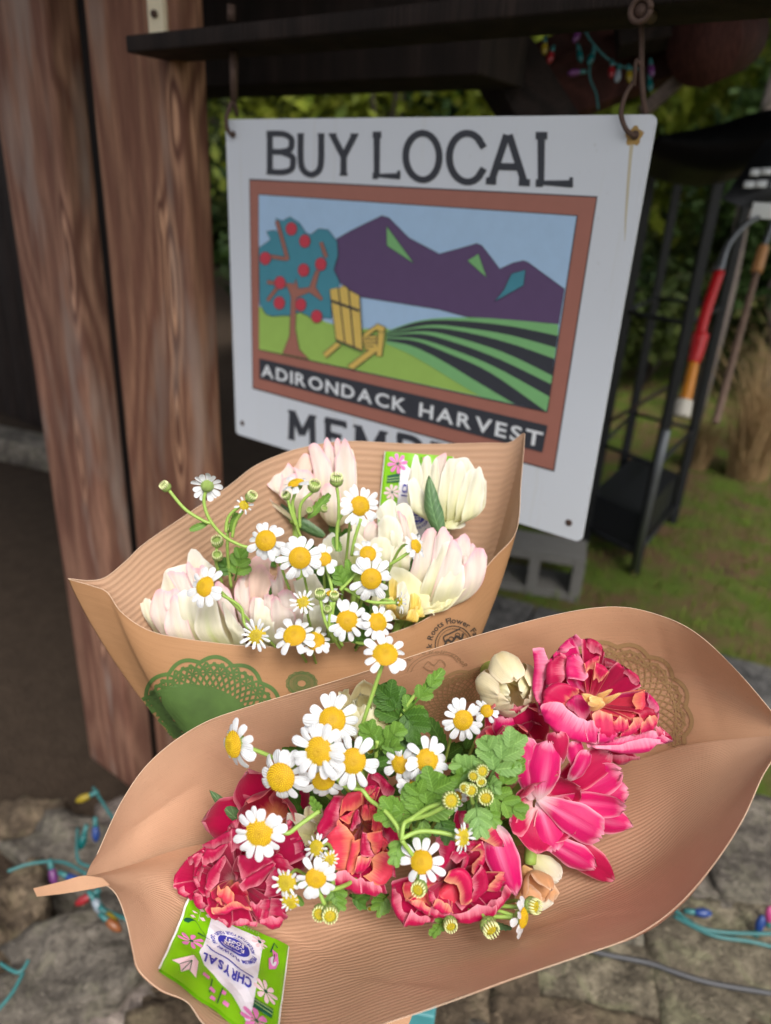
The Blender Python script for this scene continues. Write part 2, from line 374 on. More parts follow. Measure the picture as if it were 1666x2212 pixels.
# ---- ground
def ground_mat():
    mt, t, b, o = newmat('grass and soil ground')
    ob = coords(t)
    n1 = noi(t, ob, 1.6, 5, .6); n2 = noi(t, ob, 14, 5, .7); n3 = noi(t, ob, 90, 3, .7)
    sp = nd(t, 'ShaderNodeSeparateXYZ'); lk(t, ob, sp.inputs[0])
    grass = mixc(t, n2, (.04, .07, .010), (.11, .15, .025)); grass = mixc(t, mr(t, noi(t, ob, 4, 4, .65), .42, .60), grass, (.12, .075, .04))
    soil = mixc(t, n2, (.025, .018, .013), (.085, .060, .042)); soil = mixc(t, mr(t, n3, .4, .75, 0, .5), soil, (.02, .013, .01))
    # soil under the shelter (left), lawn to the right
    side = mth(t, 'ADD', mth(t, 'ADD', sp.outputs[0], mth(t, 'MULTIPLY', sp.outputs[1], -.18)), mth(t, 'MULTIPLY', mth(t, 'SUBTRACT', n1, .5), 1.2))
    f = mr(t, side, -.15, .15)
    f = mth(t, 'MULTIPLY', f, mr(t, n1, .58, .70, 1, .15))
    lk(t, mixc(t, f, soil, grass), b.inputs['Base Color']); b.inputs['Roughness'].default_value = .95; b.inputs['Specular IOR Level'].default_value = .1
    bump(t, mth(t, 'ADD', n2, n3), .8, .02, b); return mt
g = MB(); gx = [-60, -20, -8, -4, -2, 0, 2, 4, 8, 20, 60]; gy = [-20, -5, 0, 2, 4, 6, 9, 14, 25, 60, 120]
g.grid([[(x, y, 0) for x in gx] for y in gy])
tag(g.build('ground', ground_mat()), kind='structure')

# ---- paving strip between wall and lawn
def stone_mat(name, a, b2, c3, sc1=9.0, moss=.3):
    mt, t, b, o = newmat(name)
    ob = coords(t); rn = nd(t, 'ShaderNodeObjectInfo').outputs['Random']
    n1 = noi(t, ob, sc1, 6, .65, .4); n2 = noi(t, ob, sc1 * 6, 5, .7); n3 = noi(t, ob, sc1 * 1.7, 3, .5, .8)
    c = mixc(t, mr(t, n1, .40, .60), tuple(q * .75 for q in a), tuple(q * 1.1 for q in b2)); c = mixc(t, mr(t, n3, .52, .60, 0, moss * 1.6), c, c3)
    c = mixc(t, mr(t, n2, .46, .62, 0, .75), c, tuple(q * .3 for q in a)); n4 = noi(t, ob, sc1 * 11, 3, .6, .5); c = mixc(t, mr(t, n4, .60, .68, 0, .5), c, tuple(min(1, q * 1.5) for q in b2))
    c = mixc(t, mth(t, 'MULTIPLY', rn, .35), c, tuple(q * .6 for q in b2))
    lk(t, c, b.inputs['Base Color']); b.inputs['Roughness'].default_value = .9; b.inputs['Specular IOR Level'].default_value = .2
    bump(t, mth(t, 'ADD', n1, n2), 1.0, .014, b); return mt
M['stone'] = stone_mat('lichen covered fieldstone', (.11, .09, .065), (.26, .22, .155), (.20, .21, .11))
M['stonegrey'] = stone_mat('grey granite', (.11, .095, .08), (.23, .20, .165), (.16, .15, .10), 9)
M['stonepale'] = stone_mat('pale pinkish stone', (.20, .16, .14), (.36, .30, .26), (.24, .23, .17), 7)
M['stonebrown'] = stone_mat('brown stone', (.09, .065, .045), (.20, .15, .10), (.14, .12, .07), 8)
M['mortar'] = plain('dark mortar', (.055, .042, .032), .95, var=.5, vscale=40, bmp=.8)
M['paver'] = stone_mat('grey paver', (.07, .068, .066), (.12, .115, .11), (.09, .09, .08), 5, .2)
a0, a1 = hitz(1020, 1290), hitz(1720, 1478); b0, b1 = hitz(1030, 1400), hitz(1760, 1600)
pav = tag(thing('paving', None, None, (a0 + a1) / 2), kind='structure')
g = MB(); npv = 7
q0 = a0 - (a1 - a0) * .15; dl = (a1 - a0) * 1.3
for i in range(npv):
    t0, t1 = (i + .02) / npv, (i + .98) / npv
    A, B = q0 + dl * t0, q0 + dl * t1; back = nrm([dl[1], -dl[0], 0]);
    wd = .30
    for r in range(1):
        c = (A + B) / 2 + back * (wd * .5)
        lbox('paver', c + np.array([0, 0, .02]), (np.linalg.norm(B - A), wd * .98, .05), M['paver'], pav, rot=(rnd.uniform(-.01, .01), 0, math.atan2(dl[1], dl[0])), bevel=.006)

# ---- lawn blades
def blades(name, n, gen, mat, h0, h1, wd, seed, lean=.5):
    r = np.random.RandomState(seed); pts = gen(r, n); n = len(pts)
    ang = r.rand(n) * 2 * PI; h = h0 + (h1 - h0) * r.rand(n); le = lean * r.rand(n) * h; la = r.rand(n) * 2 * PI
    dx = np.stack([np.cos(ang), np.sin(ang), 0 * ang], 1) * wd; tip = pts + np.stack([np.cos(la) * le, np.sin(la) * le, h], 1)
    mid = pts + np.stack([np.cos(la) * le * .3, np.sin(la) * le * .3, h * .6], 1)
    vs = np.concatenate([pts - dx, pts + dx, mid + dx * .7, mid - dx * .7, tip]).reshape(5, n, 3).transpose(1, 0, 2).reshape(-1, 3)
    me = bpy.data.meshes.new(name); o5 = np.arange(n) * 5
    f = [(a, a + 1, a + 2, a + 3) for a in o5] + [(a + 3, a + 2, a + 4) for a in o5]
    me.from_pydata(vs.tolist(), [], [tuple(map(int, q)) for q in f]); me.materials.append(mat)
    o = bpy.data.objects.new(name, me); sc.collection.objects.link(o); return o
def grass_mat(name, a, b2, c3):
    mt, t, b, o = newmat(name); ob = coords(t)
    c = mixc(t, noi(t, ob, 3, 4), a, b2); c = mixc(t, mr(t, noi(t, ob, 23, 3, .7), .5, .7), c, c3); c = mixc(t, mr(t, noi(t, ob, 2.2, 4, .6), .48, .62, 0, .75), c, tuple(q * .7 for q in c3))
    lk(t, c, b.inputs['Base Color']); b.inputs['Roughness'].default_value = .7; b.inputs['Specular IOR Level'].default_value = .2
    add_transl(t, b, o, c, .25); return mt
M['lawn'] = grass_mat('lawn grass', (.07, .13, .010), (.17, .24, .03), (.18, .13, .05))
M['straw'] = grass_mat('dry straw grass', (.32, .20, .10), (.46, .32, .17), (.20, .16, .06))
def lawngen(r, n):
    p = np.stack([r.uniform(-.2, 5.5, n), r.uniform(1.9, 8.5, n), np.zeros(n)], 1)
    e = (p - a0) @ np.array([-dl[1], dl[0], 0]) / np.linalg.norm(dl[:2])      # only beyond the paving
    keep = (e > .03) & (r.rand(n) < (0.35 + .65 * (np.sin(p[:, 0] * 2.7 + 1.3) * np.sin(p[:, 1] * 1.9) > -.35)))
    keep &= ~((np.hypot((p[:, 0] - 2.2) / .9, (p[:, 1] - 4.6) / .5) < 1) & (r.rand(n) < .85))
    return p[keep]
tag(blades('lawn_grass', 20000, lawngen, M['lawn'], .02, .06, .0035, 3), kind='stuff')

# dry ornamental grass clumps, each a thing
for i, (u, v, sp_, hh_) in enumerate(((1610, 1030, .20, .95), (1500, 1010, .12, .40), (1700, 1000, .22, 1.0))):
    c = hitz(u, v)
    def cg(r, n, c=c, sp_=sp_): 
        a = r.rand(n) * 2 * PI; q = np.sqrt(r.rand(n)) * sp_ * .6; return np.stack([c[0] + np.cos(a) * q, c[1] + np.sin(a) * q, np.zeros(n)], 1)
    o = blades('dry_grass_clump', 520, cg, M['straw'], hh_ * .3, hh_, .004, 20 + i, .75)
    tag(o, ['tall clump of tan dry grass on brown soil right of the black rack', 'small tan dry grass clump close behind the black rack', 'dry grass clump at the far right edge of the garden'][i], 'dry grass', 'dry grass clumps in the garden')

# ---- trees and shrubs
def foliage_mat(name, a, b2, c3):
    mt, t, b, o = newmat(name); ob = coords(t)
    c = mixc(t, mr(t, noi(t, ob, 1.3, 3), .35, .65), a, b2); c = mixc(t, mr(t, noi(t, ob, 9, 2, .7), .55, .75), c, c3)
    lk(t, c, b.inputs['Base Color']); b.inputs['Roughness'].default_value = .6; b.inputs['Specular IOR Level'].default_value = .3
    add_transl(t, b, o, c, .3); return mt
M['fol1'] = foliage_mat('yellow green foliage', (.09, .14, .010), (.22, .25, .02), (.34, .33, .06))
M['fol2'] = foliage_mat('dark conifer foliage', (.02, .045, .012), (.045, .085, .018), (.08, .11, .025))
M['fol3'] = foliage_mat('mid green foliage', (.045, .07, .015), (.09, .12, .025), (.16, .17, .05))
M['bark'] = plain('grey brown bark', (.10, .08, .07), .9, var=.5, vscale=18, bmp=.9)
def crown_mesh(name, c, rad, n, size, seed, mat, parent, clumps=14):
    r = np.random.RandomState(seed); c = np.asarray(c, float); rad = np.asarray(rad, float)
    cc = r.normal(size=(clumps, 3)); cc /= np.linalg.norm(cc, axis=1)[:, None]; cc = c + cc * rad * (.35 + .5 * r.rand(clumps, 1))
    k = r.randint(0, clumps, n); d = r.normal(size=(n, 3)); d /= np.linalg.norm(d, axis=1)[:, None]
    p = cc[k] + d * rad * .42 * (r.rand(n, 1) ** .4)
    a = r.normal(size=(n, 3)); a /= np.linalg.norm(a, axis=1)[:, None]; b = np.cross(a, r.normal(size=(n, 3))); b /= np.linalg.norm(b, axis=1)[:, None]
    s = size * (.5 + r.rand(n, 1)); base = np.array(wloc(parent)) if parent is not None else 0
    vs = np.stack([p - a * s, p + b * s * .5, p + a * s, p - b * s * .5], 1).reshape(-1, 3) - base
    me = bpy.data.meshes.new(name); me.from_pydata(vs.tolist(), [], [(i, i + 1, i + 2, i + 3) for i in range(0, 4 * n, 4)])
    me.materials.append(mat); o = bpy.data.objects.new(name, me); sc.collection.objects.link(o)
    if parent is not None: o.parent = parent
    return o
def tree(x, y, h, r, mat, seed, label, n=5000, size=.09, trunk=.12, group='trees behind the garden'):
    t = thing('tree', label, 'tree', (x, y, 0), group); R = random.Random(seed)
    mb = MB(); pts = [(x + R.uniform(-.1, .1) * i, y + R.uniform(-.1, .1) * i, h * .85 * i / 5) for i in range(6)]
    mb.tube(catmull(pts, 3), np.linspace(trunk, trunk * .25, 16), 8)
    for k in range(6):
        b = np.array(pts[2 + k % 3]); a = R.uniform(0, 2 * PI)
        mb.tube([b, b + np.array([math.cos(a), math.sin(a), .5]) * r * .4, b + np.array([math.cos(a), math.sin(a), .9]) * r * .8], [trunk * .35, trunk * .2, trunk * .06], 5)
    mb.build('trunk', M['bark'], t)
    crown_mesh('crown', (x, y, h * .6), (r, r, h * .42), n, size, seed, mat, t, 26); return t
tree(-.2, 9.0, 5.5, 2.0, M['fol1'], 1, 'yellow green leafy tree seen just over the sign', 7000)
tree(1.9, 8.2, 4.6, 1.7, M['fol1'], 2, 'bright leafy tree behind the upper right corner of the sign', 7000)
tree(4.6, 7.2, 5.2, 1.8, M['fol1'], 3, 'yellow green tree filling the upper right corner', 8000)
tree(3.2, 6.2, 3.0, .9, M['fol2'], 4, 'dark conifer behind the black metal rack', 6000, .06, .07)
tree(-2.2, 10.5, 6, 2.2, M['fol3'], 5, 'mid green tree glimpsed between post and sign', 6000)
tree(4.9, 9.6, 6.5, 2.2, M['fol3'], 6, 'tall green tree behind the yellow green one at right', 6000)
for i, (x, y, h, r, mm, lb) in enumerate(((1.2, 6.6, 1.5, .9, 'fol2', 'dark low shrub hidden behind the right half of the sign'), (2.4, 6.9, 1.7, 1.0, 'fol3', 'green shrub seen through the black rack'),
                                (4.3, 6.4, 1.6, 1.0, 'fol2', 'dark shrub behind the tall dry grass'), (-.6, 6.8, 1.5, 1.0, 'fol2', 'dark shrub in the gap between the posts and the sign'), (5.6, 6.0, 1.8, 1.0, 'fol3', 'green shrub at the right edge behind the tools'))):
    t = thing('shrub', lb, 'shrub', (x, y, 0), 'shrubs along the back of the lawn')
    mb = MB()
    for k in range(5):
        a = k * 1.3; mb.tube([(x, y, 0), (x + math.cos(a) * r * .3, y + math.sin(a) * r * .3, h * .4), (x + math.cos(a) * r * .6, y + math.sin(a) * r * .6, h * .75)], [.03, .02, .01], 5)
    mb.build('stem', M['bark'], t); crown_mesh('foliage', (x, y, h * .52), (r, r * .7, h * .5), 4500, .06, 40 + i, M[mm], t)
wd_ = crown_mesh('woodland', (1, 16, 3.2), (13, 2.0, 4.2), 46000, .2, 77, M['fol2'], None, 90); tag(wd_, kind='stuff')
trk = thing('slim_tree', 'slim bare grey trunk standing behind the black rack', 'tree', hitz(1500, 905))
c = wloc(trk); mb = MB(); mb.tube(catmull([c, c + [.03, 0, 1.0], c + [.0, 0, 2.0], c + [.1, 0, 3.4]], 4), np.linspace(.06, .04, 13), 8); mb.build('trunk', M['bark'], trk)
crown_mesh('crown', c + [0.1, 0, 3.5], (.9, .9, .8), 2500, .06, 9, M['fol1'], trk)

# ---- shelter
sh = thing('timber_shelter', 'dark roofed timber shelter with two thick red brown posts', 'shelter', onplane(345, 1735, -.03) * [1, 1, 0])
def postbox(x0, xc, x1, off, label, seed, mk, knots):
    A, B = onplane(x0, 500, off), onplane(xc, 500, off); wd = np.linalg.norm(A - B)
    r = ray(x1, 500); q = np.linalg.solve(np.array([r[:2], NV[:2]]).T, (B - CAM)[:2]); dp = q[1]      # depth at which the far side edge meets x1
    c = (A + B) / 2 - NV * dp / 2
    al = []
    for (u, v, rx, rz, am) in knots:
        q_ = onplane(u, v, off); al.append((float((q_ - c).dot(RT)), float(q_[2] - 1.15), rx, rz, am))
    mat = mk(al)
    o = lbox('post', (c[0], c[1], 1.15), (wd, dp, 2.3), mat, sh, bevel=.012, seg=3); o['label'] = label; return wd
postbox(226, 405, 464, -.035, 'right-hand red brown post beside the sign', 0, lambda al: wood_mat('weathered red brown timber', (.19, .078, .05), (.58, .32, .19), (.36, .27, .22), ringf=30, almonds=al), ((372, 610, .020, .13, .13), (378, 250, .015, .07, -.09), (345, 470, .008, .03, .05), (385, 930, .016, .10, .12), (395, 1400, .018, .10, .12)))
postbox(28, 150, 220, -.055, 'left-hand red brown post', 0, lambda al: wood_mat('weathered brown timber', (.185, .08, .055), (.52, .29, .19), (.34, .27, .23), seedx=3.7, ringf=28, almonds=al), ((120, 130, .016, .06, .13), (150, 570, .014, .12, .12), (175, 1000, .012, .10, .10), (215, 1350, .014, .10, .11)))
pb = onplane(215, 500, -.30); lbox('wall_or_gap_board', (pb[0], pb[1], 1.1), (.14, .03, 2.2), M['beamdk'], sh, bevel=.003)  # dark board added behind the posts to darken the gap between them
# nailed beam the sign hangs from
zt, zb = onplane(271, 76, .035)[2], onplane(274, 114, .035)[2]
A = onplane(271, 90, .035); Bp = A + RT * 1.75
c = (A + Bp) / 2 - NV * .045; lbox('beam', (c[0], c[1], (zt + zb) / 2), (1.75, .09, zt - zb), M['beamdk'], sh, bevel=.003)['label'] = 'thin dark beam the sign hangs from'
BEAMZ = zb
# pale wood strip with a nail hole above the beam
p = onplane(340, 20, -.03); ws = lbox('wood_strip', (p[0], p[1], zt + .10), (.034, .010, .2), M['yelwood'], sh, bevel=.001)
q = onplane(340, 30, -.0245); mb = MB(); mb.ball(q, .0055, 10, (1, 1, 1)); mb.build('nail', M['rust'], ws)
# header further back
hb = hitp(760, 190, SO - NV * .45, NV); c = hitp(1085, 180, SO - NV * .45, NV) - RT * 1.7
lbox('header_beam', (c[0], c[1], hb[2] + .32), (3.4, .16, .64), M['beamdk'], sh, bevel=.004)['label'] = 'deep dark header beam over the opening'
# roof planks; out-of-view front overhang added to keep sun off the sign
rc = SO - NV * 1.23 - RT * 1.5
for k in range(14):
    cc = rc + NV * (1.85 - k * .27 - .135)
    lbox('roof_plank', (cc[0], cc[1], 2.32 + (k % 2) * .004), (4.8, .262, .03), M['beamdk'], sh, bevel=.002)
# back and side walls in deep shade, vertical boards
wp = hitz(40, 905)
for k in range(16):
    cc = wp + HN * (k * .2 - .55); lbox('wall_or_gap_board', (cc[0], cc[1], 1.12), (.192, .03, 2.23), M['beamdk'], sh, bevel=.002)
# diagonal brace and red boards at the right end of the roof
def plank(p0, p1, d0, d1, wd, th, mat, name, parent, label=None):
    A, B = P(*p0, d0), P(*p1, d1); c = (A + B) / 2; L = np.linalg.norm(B - A); x = nrm(B - A)
    y = nrm(np.cross(cdir(0, 0, 1), x)); z = np.cross(x, y)
    R = Matrix(((x[0], y[0], z[0]), (x[1], y[1], z[1]), (x[2], y[2], z[2])))
    o = lbox(name, c, (L, wd, th), mat, parent, rot=R.to_euler(), bevel=.003)
    if label: o['label'] = label
    return o
plank((1040, 60), (1190, 300), 1.35, 1.35, .10, .08, M['beamdk'], 'brace', sh, 'dark diagonal brace left of the string lights')
plank((1170, 215), (1600, 40), 1.6, 1.5, .13, .04, M['reddk'], 'rafter', sh, 'dark red board behind the string lights')
plank((1180, 170), (1420, 60), 1.72, 1.7, .16, .04, M['reddk'], 'rafter', sh)
plank((1385, 245), (1500, 145), 1.5, 1.45, .024, .03, M['greywood'], 'brace', sh, 'thin pale grey diagonal brace')
plank((1330, 60), (1590, 10), 1.44, 1.40, .10, .05, M['beamdk'], 'rafter', sh)
mb = MB(); cc = P(1590, 75, 1.5); ax = cdir(.6, .5, -.6)
mb.tube([cc - ax * .2, cc - ax * .02, cc], [.07, .07, .055], 16); mb.build('log_end', M['reddk'], sh)

# ---- stone curb far left, and kerb slab
cb = hitz(60, 990); lbox_c = lbox('stone_curb', cb + [0, 0, .06], (1.3, .22, .14), M['stonegrey'], None, rot=(0, 0, ROTZ + .25), bevel=.02)
tag(lbox_c, kind='structure')
# ================================================================== STONES
def rock(name, c, size, seed, mat, parent, boxy=.5, rotz=0.0, amp=.10, sub=4):
    bm = bmesh.new(); bmesh.ops.create_cube(bm, size=2); bmesh.ops.subdivide_edges(bm, edges=list(bm.edges), cuts=sub * 3, use_grid_fill=True)
    off = Vector((seed * 3.1, seed * 1.7, seed * .9))
    for v in bm.verts:
        s = v.co.normalized(); q = v.co.lerp(s * 1.25, 1 - boxy)
        n = noise.noise(q * 1.1 + off) * amp * 2.2 + noise.noise(q * 2.6 + off) * amp + (abs(noise.noise(q * 5 + off)) - .2) * -amp * .8 + noise.noise(q * 13 + off) * amp * .3
        v.co = q * (1 + n) * .5
        v.co = Vector((v.co.x * size[0], v.co.y * size[1], v.co.z * size[2]))
    me = bpy.data.meshes.new(name); bm.to_mesh(me); bm.free()
    for p_ in me.polygons: p_.use_smooth = True
    me.materials.append(mat); o = bpy.data.objects.new(name, me); sc.collection.objects.link(o)
    base = wloc(parent); o.location = tuple(np.asarray(c) - base); o.rotation_euler = (0, 0, rotz); o.parent = parent; return o
WZ = .43
def wallpt(u, v, z=None): return hitz(u, v, WZ if z is None else z)
wl = thing('stone_wall', 'low lichen covered stone wall with mortar joints below the bouquets', 'wall', wallpt(1300, 2100) * [1, 1, 0])
wr = -.12
for i, (u, v, sx, sy, h, mm, bx) in enumerate(((1245, 2125, .245, .20, .17, 'stone', .75), (1580, 2090, .25, .27, .17, 'stone', .72), (1700, 1840, .30, .26, .15, 'stonegrey', .8),
        (1480, 1900, .24, .20, .15, 'stonegrey', .8), (1010, 2170, .20, .18, .16, 'stonebrown', .6), (1250, 2290, .26, .16, .17, 'stonebrown', .7), (1560, 2320, .25, .16, .16, 'stone', .7),
        (820, 2230, .2, .2, .15, 'stonegrey', .6), (1000, 2330, .22, .14, .16, 'stonegrey', .7), (1850, 2080, .26, .25, .17, 'stone', .7), (1830, 2330, .26, .16, .17, 'stonebrown', .7), (1240, 1920, .2, .18, .15, 'stonegrey', .7), (1010, 1960, .2, .2, .15, 'stone', .7))):
    c = wallpt(u, v); rock('stone', c - [0, 0, h / 2 - .004 * (i % 3)], (sx, sy, h), i + 1, M[mm], wl, min(1, bx + .2), wr + rnd.uniform(-.05, .05), .05)
    rock('stone', c - [0, 0, h * 1.5 - .004], (sx, sy, h), i + 31, M[mm], wl, bx, wr, .05)
c = wallpt(1350, 2120); lbox('mortar', (c[0] - .05, c[1] + .0, (WZ - .06) / 2), (1.15, .62, WZ - .06), M['mortar'], wl, rot=(0, 0, wr), bevel=.01)
# loose boulders at the foot of the posts
LZ = .20
for i, (u, v, sx, sy, h, mm, z, bx, lab) in enumerate((
        (160, 2075, .235, .17, .20, 'stonegrey', .27, .35, 'big grey boulder with a pale seam below the left wrap tip'),
        (165, 1850, .26, .15, .16, 'stonegrey', .16, .5, 'flat pale grey stone behind the big boulder'),
        (15, 1960, .12, .16, .20, 'stonebrown', .22, .4, 'brown rounded stone at the left edge'),
        (300, 2120, .16, .14, .18, 'stonepale', .22, .45, 'pale stone behind the green packet'),
        (235, 2190, .17, .15, .16, 'stonepale', .20, .4, 'pale speckled stone in front of the big boulder'),
        (60, 2200, .18, .15, .16, 'stonebrown', .22, .45, 'brown mottled stone in the bottom left corner'),
        (265, 1790, .20, .12, .15, 'stonepale', .10, .5, 'pinkish stone at the foot of the post'),
        (400, 2200, .15, .14, .16, 'stonebrown', .26, .5, 'dark stone under the green packet'),
        (330, 1960, .2, .16, .16, 'stonegrey', .16, .5, 'grey stone mostly behind the left of the pink bouquet wrap'),
        (60, 1770, .16, .12, .10, 'stonebrown', .06, .4, 'small dark stone on the soil at far left'))):
    c = hitz(u, v, z); t = thing('boulder', lab, 'stone', c * [1, 1, 0], 'loose stones by the posts')
    rock('stone', c - [0, 0, h / 2 - .02], (sx, sy, h), i + 60, M[mm], t, bx + .20, rnd.uniform(-.6, .6), .17)
    t.children  # the boulder body
    if z > .15: rock('bedding', (c[0], c[1], (z - h * .7) / 2), (sx * 1.1, sy * 1.1, max(.05, z - h * .7)), i + 90, M['mortar'], t, .7, 0, .05, 1)

# ================================================================== RACK AND TOOLS
rk = thing('metal_rack', 'tall black metal rack with a dark top standing on the grass behind the sign', 'rack', hitz(1370, 1235))
legs = [hitz(1370, 1235), hitz(1452, 1128), hitz(1330, 1085), hitz(1262, 1178)]
HZ = 1.70
for l in legs:
    mb = MB(); mb.box(l + [0, 0, HZ / 2], (.018, 0, 0), (0, .018, 0), (0, 0, HZ / 2)); mb.build('upright', M['black'], rk, smooth=False)
for z in (.10, .52, 1.12, HZ - .02):
    for k in range(4):
        A, B = legs[k] + [0, 0, z], legs[(k + 1) % 4] + [0, 0, z]
        mb = MB(); mb.tube([A, B], .010, 6); mb.build('rail', M['black'], rk)
mb = MB(); A, B = legs[3] + [0, 0, .62], legs[0] + [0, 0, .88]; mb.tube([A, B], .009, 6); mb.build('brace', M['greywood'], rk)
cl = sum(legs) / 4; e1 = (legs[1] - legs[0]); e2 = (legs[3] - legs[0]); ang = math.atan2(e1[1], e1[0])
mb = MB(); c = cl + [0, 0, .18]; mb.box(c, e1 * .48, e2 * .48, (0, 0, .10)); mb.build('tray', M['black'], rk, smooth=False)
# curved top sheet running on to the right
mb = MB(); G = []; Lft, Rgt = P(1424, 300, 2.45), P(1900, 200, 1.95)
for a in np.linspace(0, 1, 12):
    c = Lft + (Rgt - Lft) * a + np.array([0, 0, -.05 * math.sin(PI * a) ]); th = .012 + .055 * min(1, a * 2.2)
    dpt = cdir(0, .2, -1) * .32
    G.append([c + [0, 0, th], c + dpt + [0, 0, th], c + dpt - [0, 0, th], c - [0, 0, th]])
mb.grid(G, closed=True); mb.build('top_sheet', M['black'], rk)

def px(path, d): return [P(u, v, d if len(q) == 0 else q[0]) for (u, v, *q) in path]
M['redpl'] = plain('red plastic', (.55, .008, .012), .4); M['orpl'] = plain('orange plastic', (.62, .22, .01), .4)
M['tanw'] = plain('tan wood grip', (.50, .24, .09), .5); M['whpl'] = plain('white plastic', (.62, .58, .50), .5); M['grpl'] = plain('grey metal', (.16, .17, .18), .35, .6)
M['handle'] = plain('weathered wooden handle', (.19, .12, .085), .7, var=.3)
D = 1.85
t1_ = thing('garden_tool', 'long garden tool with red shaft, orange grip and white end cap', 'garden tool', P(1463, 900, D), 'tools hanging on the rack')
def seg(par, name, path, r, mat, n=10, d=D):
    mb = MB(); L = catmull(px(path, d), 5); rr = np.interp(np.linspace(0, 1, len(L)), np.linspace(0, 1, len(r)), r); mb.tube(L, rr, n); return mb.build(name, mat, par)
seg(t1_, 'curved_neck', [(1640, 470), (1608, 488), (1572, 530), (1552, 588)], [.006, .007, .009, .013], M['grpl'])
seg(t1_, 'red_shaft', [(1554, 586), (1520, 690), (1512, 730)], [.0135, .0135, .0145], M['redpl'])
seg(t1_, 'red_collar', [(1514, 722), (1504, 765), (1498, 784)], [.021, .018, .014], M['redpl'])
seg(t1_, 'orange_grip', [(1500, 780), (1484, 850), (1478, 868)], [.013, .0155, .015], M['orpl'])
seg(t1_, 'end_cap', [(1479, 864), (1472, 900)], [.021, .022], M['whpl'])
t2_ = thing('garden_tool', 'wooden handled garden tool with a short tan grip near the right edge', 'garden tool', P(1560, 861, 2.0), 'tools hanging on the rack')
seg(t2_, 'grip', [(1650, 532), (1634, 588)], [.0145, .0155], M['tanw'], d=2.0)
seg(t2_, 'neck', [(1672, 470), (1650, 534)], [.009, .008], M['grpl'], d=2.0)
seg(t2_, 'handle', [(1635, 586), (1560, 861), (1545, 915)], [.009, .011, .011], M['handle'], d=2.0)
t3_ = thing('metal_pole', 'bare grey pole leaning at the front foot of the rack', 'pole', hitz(1368, 1240))
mb = MB(); mb.tube([hitz(1368, 1240), P(1440, 930, 2.75)], .014, 8); mb.build('shaft', M['grpl'], t3_)
lab = lbox('price_tag', P(1662, 456, 1.84), (.085, .004, .038), M['p_white'], None, rot=(.1, 0, -.2), bevel=.001); tag(lab, 'small blank looking white tag at the end of the curved tool neck', 'tag')
bag = thing('black_bag', 'black bag with blurred white print hanging from the rack top', 'bag', P(1640, 385, 1.9))
mb = MB(); G = []
for a in np.linspace(0, 1, 9):
    row = []
    for b_ in np.linspace(0, 1, 7):
        u = 1560 + 190 * b_ + 35 * (1 - a) * (1 - b_); v = 300 + 130 * a + 25 * math.sin(b_ * 3) * a
        if b_ < .5: v -= (1 - b_ * 2) * 0; 
        row.append(P(u + 60 * (1 - a) * (1 - b_), v, 1.92 - .04 * math.sin(PI * a) * math.sin(PI * b_)))
    G.append(row)
mb.grid(G); bs = mb.build('bag_body', M['black'], bag)
mb = MB()
for (u, v, L_) in ((1625, 372, 20), (1650, 370, 24), (1612, 398, 22), (1638, 397, 26), (1668, 396, 10)):
    mb.box(P(u + 6, v, 1.84), cdir(1, 0, 0) * L_ / 2 * .0012, cdir(.25, 1, 0) * .009, cdir(0, 0, 1) * .0005)
mb.build('white_print', M['p_white'], bag)['kind'] = 'stuff'
# concrete block on the ground behind the sign
ck = hitz(1145, 1285); mb = MB(); yy = nrm([.25, 1, 0]); xx = np.array([yy[1], -yy[0], 0])
for dx in (-.18, .0, .18): mb.box(ck + xx * dx + yy * .1 + [0, 0, .1], xx * .022, yy * .1, ZV * .1)
for dy in (.0, .2): pass
mb.box(ck + yy * .1 + [0, 0, .185], xx * .2, yy * .0975, ZV * .018); mb.box(ck + yy * .1 + [0, 0, .018], xx * .198, yy * .096, ZV * .016)
o = mb.build('concrete_block', plain('pale concrete', (.13, .125, .115), .9, var=.2, vscale=40, bmp=.5), None, smooth=False, loc=ck); tag(o, 'pale hollow concrete block on the ground below the sign corner', 'block')

# ================================================================== CANVAS FOR PRINT
_font = {}
def glyph(ch):
    """outline of one character as (verts, faces, width); cap height about .7"""
    if ch in _font: return _font[ch]
    cu = bpy.data.curves.new('g', 'FONT'); cu.body = ch; cu.resolution_u = 3; cu.offset = GOFF[0]
    o = bpy.data.objects.new('g', cu); sc.collection.objects.link(o)
    dg = bpy.context.evaluated_depsgraph_get(); me = o.evaluated_get(dg).to_mesh()
    vs = [(v.co.x, v.co.y) for v in me.vertices]; fs = [tuple(p_.vertices) for p_ in me.polygons]
    o.evaluated_get(dg).to_mesh_clear(); bpy.data.objects.remove(o); bpy.data.curves.remove(cu)
    x0 = min(v[0] for v in vs); x1 = max(v[0] for v in vs)
    _font[ch] = ([(a - x0, b) for a, b in vs], fs, x1 - x0); return _font[ch]
GOFF = [0.0]
STUFFED = {'outline', 'border_line', 'painted_patch', 'painted_trunk', 'lace_print', 'lettering', 'printed_flower', 'printed_leaf', 'badge_ring', 'faint_stamp', 'stamp'}
